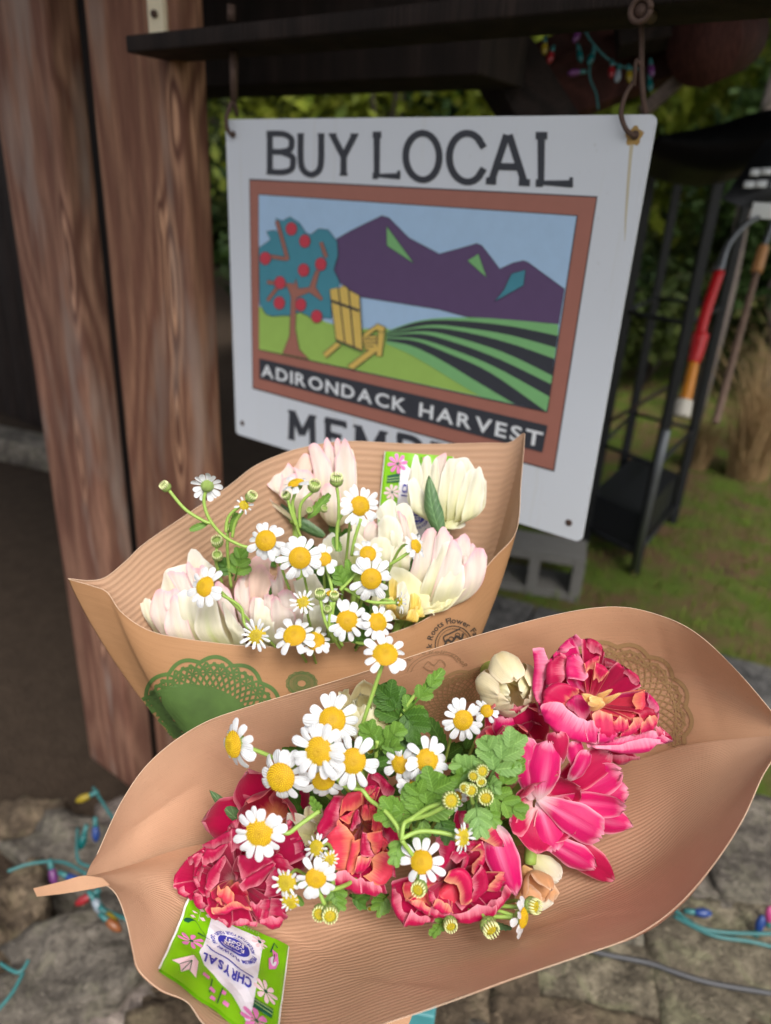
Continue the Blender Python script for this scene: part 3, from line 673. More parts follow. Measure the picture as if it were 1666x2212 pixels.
class Canvas:
    def __init__(s, fn, step=.00025): s.fn = fn; s.step = step; s.mb = {}; s.n = 0
    def _m(s, key): return s.mb.setdefault(key, MB())
    def poly(s, key, pts, layer=1):
        s.n += 1; h = s.step * layer + (s.n % 13) * s.step * .03
        q = [s.fn(x, y, h) for x, y in pts]
        if all(a is not None for a in q): s._m(key).add(q, [tuple(range(len(pts)))])
    def raw(s, key, vs, fs, layer=1):
        h = s.step * layer; q = [s.fn(x, y, h) for x, y in vs]
        fs = [f for f in fs if all(q[i] is not None for i in f)]; used = sorted({i for f in fs for i in f}); mp_ = {i: k for k, i in enumerate(used)}
        if used: s._m(key).add([q[i] for i in used], [tuple(mp_[i] for i in f) for f in fs])
    def stroke(s, key, pts, wd, layer=1, n=0, closed=False):
        if n: pts = catmull(pts, n, closed)
        pts = [np.asarray(p_, float)[:2] for p_ in pts]
        if closed: pts = pts + [pts[0]]
        vs = []; fs = []; k = len(pts); wds = wd if hasattr(wd, '__len__') else [wd] * k
        for i, p_ in enumerate(pts):
            t = nrm(pts[min(i + 1, k - 1)] - pts[max(i - 1, 0)])
            if closed and i in (0, k - 1): t = nrm(pts[1] - pts[-2])
            q = np.array([-t[1], t[0]]) * wds[min(i, len(wds) - 1)] / 2; vs += [p_ + q, p_ - q]
        for i in range(k - 1): fs.append((2 * i, 2 * i + 1, 2 * i + 3, 2 * i + 2))
        s.n += 1; s.raw(key, vs, fs, layer + (s.n % 13) * .03)
    def disc(s, key, c, rx, ry, layer=1, n=20, rot=0): s.poly(key, [(c[0] + math.cos(a) * rx * math.cos(rot) - math.sin(a) * ry * math.sin(rot), c[1] + math.cos(a) * rx * math.sin(rot) + math.sin(a) * ry * math.cos(rot)) for a in np.linspace(0, 2 * PI, n, endpoint=False)], layer)
    def text(s, key, st, p0, p1, hgt, layer=2, gap=.09, up=None, space=.32):
        """fit st between p0 and p1 (baseline), cap height hgt, up = unit up vector in canvas coordinates"""
        p0, p1 = np.array(p0, float), np.array(p1, float); gs = [(glyph(c) if c != ' ' else None) for c in st]
        tot = sum((g_[2] if g_ else space) for g_ in gs) + gap * (len(st) - 1)
        d = (p1 - p0) / tot; U = np.array(up if up is not None else nrm([-(p1 - p0)[1], (p1 - p0)[0]])); U = U * hgt / .72
        x = 0
        for g_ in gs:
            if g_ is None: x += space + gap; continue
            s.raw(key, [p0 + d * (x + a) + U * b for a, b in g_[0]], g_[1], layer); x += g_[2] + gap
    def arc(s, key, st, c, rx, ry, a0, a1, hgt, layer=2, inward=False, gap=.1, rot=0, flip=1):
        gs = [(glyph(ch) if ch != ' ' else None) for ch in st]; tot = sum((g_[2] if g_ else .32) for g_ in gs) + gap * (len(st) - 1)
        x = 0; sgn = -1 if inward else 1
        for g_ in gs:
            if g_ is None: x += .32 + gap; continue
            vs = []
            for a, b in g_[0]:
                an = a0 + (a1 - a0) * (x + a) / tot; k = 1 + sgn * b / .72 * hgt / ((rx + ry) / 2)
                X_, Y_ = math.cos(an) * rx * k, math.sin(an) * ry * k
                vs.append((c[0] + X_ * math.cos(rot) - Y_ * math.sin(rot), c[1] + (X_ * math.sin(rot) + Y_ * math.cos(rot)) * flip))
            s.raw(key, vs, g_[1], layer); x += g_[2] + gap
    def build(s, parent, names):
        out = []
        for k, mb in s.mb.items():
            mk, nm = (k[:2] if isinstance(k, tuple) else (k, names)); o = mb.build(nm, M[mk], parent, smooth=False); out.append(o)
            if len(k) == 2 and nm in STUFFED: o['kind'] = 'stuff'
        return out

# ================================================================== SIGN
TL, TR_, BR, BL = onplane(487, 258), SO, onplane(1255, 1172), onplane(505, 935)
sg = thing('hanging_sign', 'square white sign with painted orchard, mountains and lettering hanging from the beam', 'sign', (BL + BR) / 2)
W_, H_ = np.linalg.norm(TR_ - TL), TR_[2] - BR[2]
mb = MB(); r_ = .007; base = (TR_ + TL) / 2; zc = (TR_[2] + BR[2]) / 2; ring = []
for (sx, sy, a0_) in ((1, 1, 0), (-1, 1, PI / 2), (-1, -1, PI), (1, -1, 1.5 * PI)):
    for k in range(5):
        a = a0_ + k * PI / 8; ring.append((sx * (W_ / 2 - r_) + math.cos(a) * r_, sy * (H_ / 2 - r_) + math.sin(a) * r_))
cx0 = np.array([base[0], base[1], zc]); F = [cx0 + RT * x + ZV * y for x, y in ring]; Bk = [p_ - NV * .004 for p_ in F]; n_ = len(F)
mb.add(F + Bk, [tuple(range(n_)), tuple(range(n_, 2 * n_))[::-1]] + [(i, i + n_, (i + 1) % n_ + n_, (i + 1) % n_) for i in range(n_)])
def sign_mat():
    mt, t, b, o = newmat('white painted aluminium panel'); ob = coords(t)
    n = noi(t, ob, 6, 4); c = mixc(t, n, (.66, .69, .745), (.73, .76, .81)); s_ = noi(t, coords(t, 'Object', (30, 30, 1.5)), 2, 4, .7)
    c = mixc(t, mr(t, s_, .58, .8, 0, .35), c, (.55, .52, .42)); sp_ = noi(t, ob, 150, 3); c = mixc(t, mr(t, sp_, .68, .8, 0, .3), c, (.4, .38, .33))
    lk(t, c, b.inputs['Base Color']); b.inputs['Roughness'].default_value = .45; return mt
mb.build('panel', sign_mat(), sg, smooth=False)
cv = Canvas(lambda x, y, h: onplane(x, y) + NV * h, .00035)
A_ = lambda pts: [((500 + x / 2.38) * .8641, (200 + y / 2.38) * .8641) for x, y in pts]
B_ = lambda pts: [((1100 + x / 2.011) * .8641, (200 + y / 2.011) * .8641) for x, y in pts]
fo = [(541, 389.6), (1289, 427), (1196, 1015), (548, 837)]; fi = [(561, 421), (1247, 467), (1182.5, 888), (562, 754)]
cv.poly(('p_black', 'border_line'), [(539, 386), (1291.5, 424), (1198, 1019), (546, 839.5)], 1); cv.poly(('p_brown', 'border'), fo, 2.2)
cv.poly(('p_black', 'border_line'), [(559.5, 419), (1249.5, 465), (1184, 891), (561, 756)], 3.4); cv.poly(('p_sky', 'painted_sky'), fi, 4.6)
mtn = A_([(820, 945), (900, 900), (1000, 850), (1090, 808), (1130, 820), (1190, 880), (1250, 940), (1430, 1035)]) + B_([(100, 848), (190, 822), (215, 832), (260, 890), (305, 950), (370, 920), (425, 908), (450, 918), (630, 1050), (601, 1225), (400, 1210), (200, 1197), (140, 1190), (0, 1152)]) + A_([(965, 1290), (900, 1250), (830, 1200), (800, 1130), (830, 1050)])
cv.poly(('p_purple', 'painted_mountains'), mtn, 5.6); cv.stroke(('p_black', 'outline'), mtn, 1.4, 6.2, closed=True)
for pts, k in ((A_([(1118, 868), (1282, 1092), (1120, 985)]), 'p_green'), (B_([(200, 873), (240, 992), (145, 908)]), 'p_green'), (B_([(436, 953), (426, 1032), (280, 1113), (328, 1052), (365, 973)]), 'p_teal')):
    cv.poly((k, 'painted_patch'), pts, 7); cv.stroke(('p_black', 'outline'), pts, 1.2, 7.6, closed=True)
cv.poly(('p_lime', 'painted_meadow'), A_([(358, 1345), (450, 1400), (540, 1390), (640, 1385), (760, 1440), (900, 1480), (1115, 1475)]) + B_([(-120, 1310), (40, 1370), (380, 1560), (380, 1627)]) + [(562, 754)], 6)
rows = [[(-264, 1262), (-80, 1205), (150, 1193), (400, 1208), (600, 1228)], [(-264, 1268), (-100, 1215), (80, 1208), (350, 1235), (598, 1285)], [(-264, 1272), (-60, 1232), (100, 1240), (350, 1280), (588, 1345)],
        [(-264, 1276), (-80, 1245), (100, 1260), (350, 1320), (580, 1400)], [(-264, 1282), (-80, 1262), (80, 1290), (330, 1370), (570, 1485)], [(-264, 1286), (-100, 1275), (60, 1312), (300, 1400), (563, 1527)],
        [(-264, 1292), (-100, 1300), (60, 1350), (280, 1440), (555, 1590)], [(-264, 1298), (-120, 1310), (40, 1370), (260, 1470), (540, 1665)], [(-264, 1310), (-140, 1335), (0, 1400), (200, 1520), (380, 1627)], [(-264, 1325), (-140, 1380), (-20, 1450), (100, 1525), (215, 1592)]]
for i in range(9):
    a, b_ = [catmull([np.array(q) for q in rows[j]], 5) for j in (i, i + 1)]
    vs = B_([tuple(q) for q in a + b_]); k = len(a)
    cv.raw(('p_green' if i % 2 == 0 else 'p_black', 'painted_field_row', i), vs, [(j, j + 1, k + j + 1, k + j) for j in range(k - 1)], 7 + i * .1)
can = A_([(460, 820), (500, 838), (545, 815), (600, 850), (640, 910), (670, 920), (715, 885), (770, 890), (825, 960), (830, 1040), (805, 1130), (840, 1200), (830, 1240), (790, 1250), (790, 1420), (740, 1410), (700, 1440), (650, 1400), (600, 1380), (540, 1400), (500, 1400), (440, 1405), (400, 1390), (365, 1330), (358, 1000), (430, 950), (405, 900), (450, 895), (482, 905)])
cv.poly(('p_teal', 'painted_tree_crown'), can, 8); cv.stroke(('p_black', 'outline'), can, 1.3, 8.6, closed=True)
tr = A_([(500, 1625), (542, 1520), (552, 1290), (520, 1205), (572, 1212), (580, 1180), (596, 1240), (660, 1232), (698, 1130), (722, 1135), (697, 1230), (742, 1300), (730, 1312), (660, 1262), (602, 1287), (582, 1300), (577, 1480), (600, 1600), (660, 1660)])
cv.poly(('p_brown', 'painted_trunk'), tr, 9); cv.stroke(('p_black', 'outline'), tr, 1.0, 9.5, closed=True)
for s_ in ([(468, 838), (500, 950), (532, 1070)], [(400, 1045), (528, 1065)], [(730, 965), (762, 1055)], [(410, 1200), (525, 1222)], [(412, 1312), (470, 1235)]):
    cv.stroke(('p_black', 'outline'), A_(s_), 9.5, 9.2); cv.stroke(('p_brown', 'painted_trunk'), A_(s_), 7, 9.8)
for c_ in ((555, 885), (635, 958), (400, 1060), (730, 1095), (628, 1130), (487, 1205), (483, 1325), (610, 1335), (705, 1405)):
    q = A_([c_])[0]; cv.disc(('p_black', 'outline'), q, 12.6, 14.6, 10.4); cv.disc(('p_red', 'painted_apple', c_), q, 11.6, 13.6, 11)
def yel(pts, l=11):
    q = A_(pts); cv.stroke(('p_black', 'outline'), q, 3.6, l, closed=True); cv.poly(('p_yellow', 'painted_chair_slat', pts[0]), q, l + .8)
yel([(1075, 1485), (1110, 1485), (1092, 1640), (1062, 1640)]); yel([(745, 1625), (822, 1560), (850, 1572), (762, 1650)]); yel([(890, 1700), (1060, 1572), (1072, 1605), (922, 1718)])
for k in range(4): yel([(975 + k * 6, 1525 + k * 20), (1062, 1520 + k * 22), (1064, 1534 + k * 22), (978 + k * 6, 1540 + k * 20)], 11.5)
yel([(985, 1510), (1070, 1450), (1116, 1470), (1100, 1500), (1060, 1482), (1000, 1530)], 12.5)
yel([(788, 1245), (833, 1235), (872, 1560), (825, 1542)], 13); yel([(842, 1238), (870, 1222), (893, 1240), (925, 1582), (880, 1565)], 13); yel([(903, 1250), (960, 1282), (980, 1605), (935, 1590)], 13)
cv.stroke(('p_black', 'outline'), A_([(795, 1312), (962, 1370)]), 5.5, 15); cv.stroke(('p_black', 'outline'), A_([(825, 1545), (980, 1610)]), 4, 15)
cv.poly(('p_black', 'name_bar'), [(562, 773.5), (1184.7, 918.5), (1173, 976.5), (562, 817)], 5)
GOFF[0] = .022
_o1 = onplane(567, 812); _o2 = onplane(1170, 962); 
def ptext(key, st, l0, l1, top, layer, gap=.14, space=.3):
    a, b_ = onplane(*l0), onplane(*l1); w0 = np.dot(b_ - a, RT); hg = onplane(*top)[2] - a[2]
    x = 0; gs = [(glyph(c) if c != ' ' else None) for c in st]; tot = sum((g_[2] if g_ else space) for g_ in gs) + gap * (len(st) - 1)
    for g_ in gs:
        if g_ is None: x += space + gap; continue
        key = (key[0], key[1], x); cv._m(key).add([a + (b_ - a) * (x + p_[0]) / tot + ZV * p_[1] / .72 * hg + NV * .00035 * layer for p_ in g_[0]], g_[1]); x += g_[2] + gap
ptext(('p_white', 'name_lettering'), 'ADIRONDACK HARVEST', (567, 811), (1171, 965), (567, 785), 6.5)
# spurred capitals of the two headings, drawn stroke by stroke
LET = {'B': [[(.12, 0), (.12, 1)], [(.0, 1), (.6, 1), (.9, .9), (.95, .76), (.88, .6), (.55, .53), (.12, .53)], [(.55, .53), (.95, .42), (1, .27), (.93, .09), (.6, 0), (0, 0)]],
       'U': [[(.1, 1), (.1, .35), (.2, .08), (.5, -.03), (.8, .08), (.9, .35), (.9, 1)], [(-.03, .985), (.23, .985)], [(.77, .985), (1.03, .985)]],
       'Y': [[(.1, .98), (.5, .45)], [(.9, .98), (.5, .45)], [(.5, .47), (.5, 0)], [(-.03, .985), (.25, .985)], [(.75, .985), (1.03, .985)], [(.36, .015), (.64, .015)]],
       'L': [[(.15, 1), (.15, .03), (1, .03)], [(0, .985), (.32, .985)], [(.97, -.03), (.97, .16)], [(0, .015), (.2, .015)]],
       'O': [[(.5 + .46 * math.sin(a), .5 + .53 * math.cos(a)) for a in np.linspace(0, 2 * PI, 26)]],
       'C': [[(.5 + .46 * math.sin(a), .5 + .53 * math.cos(a)) for a in np.linspace(PI / 2 + .72, PI / 2 + 2 * PI - .72, 22)][::1], [(.78, .92), (.93, .72)], [(.78, .08), (.93, .28)]],
       'A': [[(.1, 0), (.47, 1)], [(.9, 0), (.53, 1)], [(.25, .33), (.75, .33)], [(-.03, .015), (.22, .015)], [(.76, .015), (1.03, .015)]],
       'M': [[(.12, 0), (.15, 1)], [(.15, 1), (.5, .25)], [(.5, .25), (.85, 1)], [(.85, 1), (.88, 0)], [(0, .985), (.25, .985)], [(0, .015), (.24, .015)], [(.75, .985), (1, .985)], [(.76, .015), (1, .015)]],
       'E': [[(.15, 1), (.15, 0)], [(0, .97), (.95, .97)], [(.15, .52), (.75, .52)], [(0, .03), (1, .03)], [(.93, .84), (.93, 1.02)], [(.96, -.02), (.96, .17)]],
       'R': [[(.12, 0), (.12, 1)], [(0, .98), (.6, .98), (.92, .86), (.92, .66), (.6, .5), (.12, .5)], [(.5, .5), (.95, 0)], [(0, .015), (.26, .015)]]}
def head(ch, x0, x1, yt, yb, wd, key, layer=2, slope=None):
    for s_ in LET[ch]:
        w2 = wd if (len(s_) > 2 or abs(s_[0][1] - s_[-1][1]) > .1 or ch in 'EAL') else wd * .45
        if ch in 'ELA' and len(s_) == 2 and abs(s_[0][1] - s_[1][1]) < .25 and abs(s_[0][1] - s_[1][1]) > .01: w2 = wd * .5
        pts = [(x0 + (x1 - x0) * a, yb(x0 + (x1 - x0) * a) + (yt(x0 + (x1 - x0) * a) - yb(x0 + (x1 - x0) * a)) * b_) for a, b_ in s_]
        if ch in 'OUC' and len(s_) > 4 and ch != 'C': cv.stroke(key, pts, w2, layer, closed=(ch == 'O'), n=(4 if ch == 'U' else 0))
        else: cv.stroke(key, pts, w2, layer, n=4 if len(s_) > 5 and ch in 'BR' else 0)
yt = lambda x: 289 + (x - 577) * .004; yb = lambda x: 370.5 + (x - 577) * .0455
for ch, x0, x1 in (('B', 577, 634), ('U', 645, 700), ('Y', 713, 773), ('L', 806, 864), ('O', 874, 953), ('C', 968, 1052), ('A', 1053, 1143), ('L', 1158, 1237)):
    head(ch, x0, x1, yt, yb, 12.6 + (x0 - 577) * .006, ('p_black', 'heading_letter', x0))
yt2 = lambda x: 886 + (x - 621) * .225; yb2 = lambda x: 945 + (x - 621) * .30
for ch, x0, x1 in (('M', 623, 684), ('E', 702, 750), ('M', 764, 838), ('B', 858, 912), ('E', 930, 985), ('R', 1003, 1070)): head(ch, x0, x1, yt2, yb2, 13, ('p_black', 'heading_letter', x0))
cv.build(sg, 'print')
# screw holes, rust stain and chipped edge
for i, (u, v) in enumerate(((524, 914), (1229, 1129), (1372, 292), (505, 290))):
    c_ = onplane(u, v); mb = MB(); G = []
    for rr, hh in ((.0045, .0005), (.0035, .0012), (.0012, .0008)): G.append([c_ + (RT * math.cos(a) + ZV * math.sin(a)) * rr + NV * hh for a in np.linspace(0, 2 * PI, 12, endpoint=False)])
    mb.grid(G, closed=True); mb.f.append(tuple(range(24, 36))); mb.build('grommet', M['rust'], sg)
M['ruststain'] = plain('thin rust stain', (.56, .50, .36), .6, var=.1)
mb = MB(); pts = [(1366, 300), (1362, 340), (1357, 400), (1352, 470), (1350, 520)]
vs = []
for (u, v), w2 in zip(pts, (4.5, 3.5, 3, 2, .6)): vs += [onplane(u - w2, v) + NV * .0002, onplane(u + w2, v) + NV * .0002]
mb.add(vs, [(2 * i, 2 * i + 1, 2 * i + 3, 2 * i + 2) for i in range(4)]); mb.build('rust_stain', M['ruststain'], sg)
M['rustor'] = plain('orange rust bloom', (.42, .26, .08), .8, var=.3)
mb = MB(); c_ = onplane(1370, 294); mb.add([c_ + (RT * math.cos(a) + ZV * math.sin(a)) * (.0085 + .0015 * math.sin(a * 5)) + NV * .00025 for a in np.linspace(0, 2 * PI, 18, endpoint=False)], [tuple(range(18))]); mb.build('rust_bloom', M['rustor'], sg)

# hooks
hk = thing('wire_hook', 'rusty wire hook through the upper right corner of the sign', 'hook', onplane(1390, 40, .0), 'hooks holding the sign')
def hpath(pts, offs): return [onplane(u, v, o_) for (u, v), o_ in zip(pts, offs)]
mb = MB(); mb.tube(catmull(hpath([(1368, 178), (1352, 205), (1342, 240), (1346, 265), (1356, 284), (1372, 294), (1376, 286)], [.0, .004, .008, .009, .007, .002, -.006]), 5), .0024, 7); mb.build('hook', M['rust'], hk)
mb = MB(); mb.tube(catmull(hpath([(1380, 20), (1386, 60), (1386, 150), (1390, 215), (1396, 245)], [0, 0, 0, -.003, -.006]), 5), .0028, 7)
mb.tube(catmull(hpath([(1390, 150), (1376, 130), (1372, 160), (1370, 185)], [0, .003, .003, 0]), 5), .0022, 6); mb.build('wire', M['rust'], hk)
mb = MB(); c_ = onplane(1384, 22, .04)
mb.tube([c_ + (RT * math.cos(a) + ZV * math.sin(a)) * .009 for a in np.linspace(0, 2 * PI, 18)], .003, 6); mb.tube([c_ + NV * .0, c_ - NV * .03], .006, 10); mb.build('eye_bolt', M['rust'], hk)
hk2 = thing('wire_hook', 'dark rusty hook through the upper left corner of the sign', 'hook', onplane(503, 130), 'hooks holding the sign')
mb = MB(); mb.tube(catmull(hpath([(504, 215), (495, 235), (489, 255), (491, 278), (502, 293), (506, 286)], [.0, .006, .010, .010, .004, -.006]), 5), .0030, 7); mb.tube(catmull(hpath([(504, 215), (510, 235), (512, 250)], [.0, -.004, -.01]), 4), .0028, 6); mb.build('hook', M['rust'], hk2)
mb = MB(); mb.tube(hpath([(500, 10), (500, 46)], [-.02, -.02]), .006, 8); mb.build('bolt', M['rust'], hk2); mb = MB(); mb.tube(hpath([(505, 108), (506, 216)], [0, 0]), [.0065, .005], 8); mb.build('bolt', M['rust'], hk2)

# ================================================================== STRING LIGHTS
bc = {'blue': (.012, .04, .17), 'teal': (.0, .09, .09), 'purple': (.11, .025, .12), 'red': (.24, .01, .015), 'yellow': (.25, .18, .01), 'white': (.22, .26, .3), 'orange': (.22, .07, .02), 'pink': (.38, .05, .17)}
for k, c_ in bc.items():
    mt, t, b, o = newmat(k + ' bulb'); b.inputs['Base Color'].default_value = (*c_, 1); b.inputs['Roughness'].default_value = .35; M['b_' + k] = mt
def lights(label, wires, bulbs, d, rw, size, dfn=None):
    dd = (lambda u, v: d) if dfn is None else dfn
    u0, v0 = wires[0][0]; t = thing('string_lights', label, 'string lights', P(u0, v0, dd(u0, v0)), 'strings of coloured lights')
    for wp_ in wires:
        mb = MB(); mb.tube(catmull([P(u, v, dd(u, v)) for u, v in wp_], 6), rw, 6); mb.build('wire', M['wire'], t)
    for (u, v, du, dv, k) in bulbs:                    # (du, dv) points from socket to bulb tip in the frame
        c_ = P(u, v, dd(u, v) - .004); x = nrm(cdir(du, -dv, .15)); s = size
        mb = MB(); L = [c_ - x * s * .1, c_ + x * s * .1, c_ + x * s * .5, c_ + x * s * .85, c_ + x * s]; mb.tube(L, [s * .2, s * .26, s * .3, s * .18, s * .02], 8); bl = mb.build('bulb', M['b_' + k], t)
        mb = MB(); mb.tube([c_ - x * s * .75, c_ + x * s * .05], [s * .15, s * .2], 7); mb.build('socket', M['wire'], t)
    return t
K = lambda pts: [(864 + x * .4814, y * .4814) for x, y in pts]
lights('coloured string lights tangled under the dark roof at upper right', [K([(800, 60), (815, 110), (870, 200), (940, 270), (1000, 300), (1080, 310)]), K([(870, 200), (850, 330), (880, 420), (890, 490)])],
       [(*K([(800, 150)])[0], -.5, 1, 'purple'), (*K([(650, 200)])[0], -.1, 1, 'yellow'), (*K([(680, 240)])[0], -.3, 1, 'red'), (*K([(862, 250)])[0], -.4, 1, 'teal'), (*K([(805, 235)])[0], .1, 1, 'teal'),
        (*K([(800, 325)])[0], -1, .2, 'purple'), (*K([(950, 305)])[0], -.1, 1, 'red'), (*K([(980, 325)])[0], -.2, 1, 'white'), (*K([(1028, 325)])[0], 0, 1, 'yellow'), (*K([(1127, 300)])[0], 0, 1, 'purple'), (*K([(1120, 365)])[0], 0, 1, 'teal'), (*K([(480, 130)])[0], 0, 1, 'blue')], 1.25, .0018, .020)
K = lambda pts: [(x * .336, 1469 + y * .336) for x, y in pts]
def dl_(u, v): return float(np.interp(v, [1690, 1850, 2000, 2200], [1.37, 1.24, 1.10, 1.0]))
lights('teal wired coloured lights strewn over the loose stones at lower left', [K([(50, 1230), (200, 1180), (400, 1170), (560, 1250)]), K([(600, 690), (700, 850), (780, 950)]), K([(500, 950), (500, 1150), (580, 1200)]), K([(620, 1340), (660, 1460), (820, 1540)]), K([(0, 1820), (120, 1880), (185, 1800)]), K([(150, 1880), (80, 2010), (-20, 2130)])],
       [(*K([(615, 950)])[0], .1, 1, 'blue'), (*K([(540, 1000)])[0], -.2, 1, 'teal'), (*K([(335, 1225)])[0], .3, 1, 'purple'), (*K([(440, 1265)])[0], .8, .3, 'blue'), (*K([(575, 1390)])[0], -.9, .5, 'red'), (*K([(610, 1420)])[0], .5, .6, 'white'),
        (*K([(570, 745)])[0], -1, .4, 'yellow'), (*K([(690, 1510)])[0], .6, .5, 'yellow'), (*K([(700, 1550)])[0], .9, .6, 'orange')], 1.1, .0028, .025, dl_)
K = lambda pts: [(1209.7 + x * .2739, 1641.8 + y * .2739) for x, y in pts]
def dr_(u, v): return float((WZ + .012 - CAM[2]) / ray(u, v)[2])
lights('teal wired coloured lights lying along the stone wall at lower right', [K([(900, 1180), (1080, 1310), (1300, 1360), (1700, 1370)]), K([(900, 1230), (1200, 1380), (1500, 1430), (1720, 1485)])],
       [(*K([(1075, 1200)])[0], 1, .02, 'blue'), (*K([(1565, 1330)])[0], .25, -1, 'blue'), (*K([(1650, 1260)])[0], .0, -1, 'pink')], 1.1, .0032, .026, dr_)
cb = thing('power_cable', 'thin grey black cable lying across the wall stones at lower right', 'cable', P(*K([(900, 1670)])[0], dr_(*K([(900, 1670)])[0])))
mb = MB(); mb.tube(catmull([P(u, v, dr_(u, v) - .005) for u, v in K([(200, 1480), (350, 1530), (700, 1600), (900, 1670), (1200, 1760), (1700, 1845)])], 6), .0042, 7); mb.build('cable', M['rubber'], cb)

# ================================================================== PAPER WRAPS
def wnoise(p_, amp):
    q = Vector((float(p_[0]) * 22, float(p_[1]) * 22, float(p_[2]) * 22)); return noise.noise(q) * amp + noise.noise(q * 2.7) * amp * .35
def tofr(q):
    c = ROT.T @ (np.asarray(q) - CAM); return np.array([CX + FPX * c[0] / -c[2], CY - FPX * c[1] / -c[2]])
def sheet(rows, nu, nv, amp=.0012, sub=8, folds=()):
    """rows of (u, v, depth) control points; smooth surface through all of them"""
    R = [resample(catmull([P(*q) for q in r], sub), nu) for r in rows]
    G = []
    for j in range(nu):
        G.append(resample(catmull([r[j] for r in R], sub), nv))
    G = np.array(G).transpose(1, 0, 2)                       # nv x nu x 3
    V = cdir(0, 0, 1); G2 = G.copy()
    for i in range(G.shape[0]):
        for j in range(G.shape[1]):
            h = wnoise(G[i, j], amp); q = tofr(G[i, j]) if folds else None
            for (u0, v0, u1, v1, w_, dp) in folds:                       # soft creases in the paper
                a = np.array([u0, v0]); d = np.array([u1 - u0, v1 - v0]); L2 = d.dot(d); tt = min(1, max(0, (q - a).dot(d) / L2)); dist = np.linalg.norm(q - a - d * tt)
                sd_ = np.sign(np.cross(d, q - a)); h -= dp / 1000 * math.exp(-dist / w_ * (1.0 if sd_ > 0 else 2.6)) * math.sin(PI * min(1, max(0.02, tt * .96 + .02))) ** .6
            G2[i, j] = G[i, j] + V * h
    uv = [[(j / (nu - 1), i / (nv - 1)) for j in range(nu)] for i in range(nv)]
    return G2, uv
crease = [(185, 1895, .400), (300, 1866, .438), (400, 1838, .470), (600, 1800, .525), (800, 1765, .545), (1000, 1725, .545), (1200, 1688, .525), (1380, 1645, .485), (1520, 1606, .445), (1712, 1588, .400)]
mid = [(195, 1870, .404), (285, 1800, .440), (385, 1720, .462), (560, 1670, .498), (780, 1620, .520), (1000, 1560, .525), (1200, 1505, .515), (1370, 1475, .500), (1530, 1480, .462), (1700, 1575, .404)]
rim = [(210, 1846, .408), (265, 1728, .428), (330, 1640, .438), (425, 1570, .446), (530, 1529, .450), (760, 1460, .462), (1000, 1382, .470), (1200, 1328, .470), (1330, 1311, .468), (1430, 1331, .460), (1510, 1372, .448), (1600, 1458, .428), (1690, 1565, .406)]
G, uv = sheet([rim, mid, crease], 150, 60, .0016, folds=((250, 1815, 430, 1690, 26, 1.6), (420, 1600, 560, 1740, 30, 1.8), (980, 1400, 1080, 1560, 34, 2), (1500, 1390, 1560, 1600, 30, 2), (700, 1500, 760, 1640, 30, 1.5), (640, 1490, 590, 1700, 13, 1.3), (1420, 1335, 1480, 1570, 13, 1.5), (300, 1680, 440, 1760, 13, 1.2)))
W1 = thing('paper_wrap', 'open kraft paper wrap around the magenta and white front bouquet', 'paper wrap', P(850, 2000, .5))
mb = MB(); mb.grid(G, uv); o = mb.build('back_sheet', M['kraft1'], W1)
o.data.materials.append(M['kraft2'])
for p_ in o.data.polygons:
    if (p_.index % 149) > 62: p_.material_index = 1
back1 = BVHTree.FromPolygons([Vector(q) for q in mb.v], mb.f)
frim = [(215, 1903, .394), (250, 1930, .386), (272, 1985, .380), (287, 2050, .372), (300, 2095, .366), (345, 2137, .360), (405, 2165, .354), (450, 2220, .348), (560, 2275, .342), (690, 2262, .338), (800, 2222, .338), (950, 2172, .342), (1100, 2117, .346), (1250, 2066, .350), (1370, 2022, .354), (1460, 1960, .358), (1540, 1870, .364), (1605, 1770, .372), (1650, 1672, .386), (1700, 1598, .398)]
fm1 = [(195, 1893, .398), (300, 1885, .420), (400, 1885, .440), (560, 1880, .475), (800, 1880, .490), (1000, 1850, .490), (1200, 1800, .475), (1380, 1740, .452), (1530, 1668, .428), (1708, 1590, .399)]
fm2 = [(205, 1897, .396), (285, 1925, .402), (345, 1985, .405), (450, 2050, .418), (640, 2060, .436), (830, 2035, .430), (1000, 2010, .432), (1200, 1960, .432), (1400, 1870, .420), (1550, 1755, .400), (1704, 1593, .3985)]
crease2 = [(u, v - 10 * math.sin(PI * i / 9), d - .010 * math.sin(PI * i / 9)) for i, (u, v, d) in enumerate(crease)]
G, uv = sheet([crease2, fm1, fm2, frim], 190, 90, .0020, folds=((560, 1995, 770, 2120, 26, 3.5), (770, 2120, 1010, 2150, 22, 2.4), (640, 2015, 990, 2030, 34, 3.0), (1130, 2020, 1340, 1960, 24, 2.2), (330, 1900, 420, 1990, 22, 2.0), (270, 1960, 400, 2080, 18, 1.2), (1400, 1700, 1640, 1760, 30, 2), (1250, 1990, 1420, 1960, 12, -1.2), (780, 2060, 900, 2170, 16, -1.2), (1090, 1800, 1290, 2050, 14, 1.5), (440, 1900, 350, 2120, 13, 1.2), (900, 1900, 1015, 2165, 14, 1.6), (1560, 1680, 1480, 1930, 14, 1.3)))
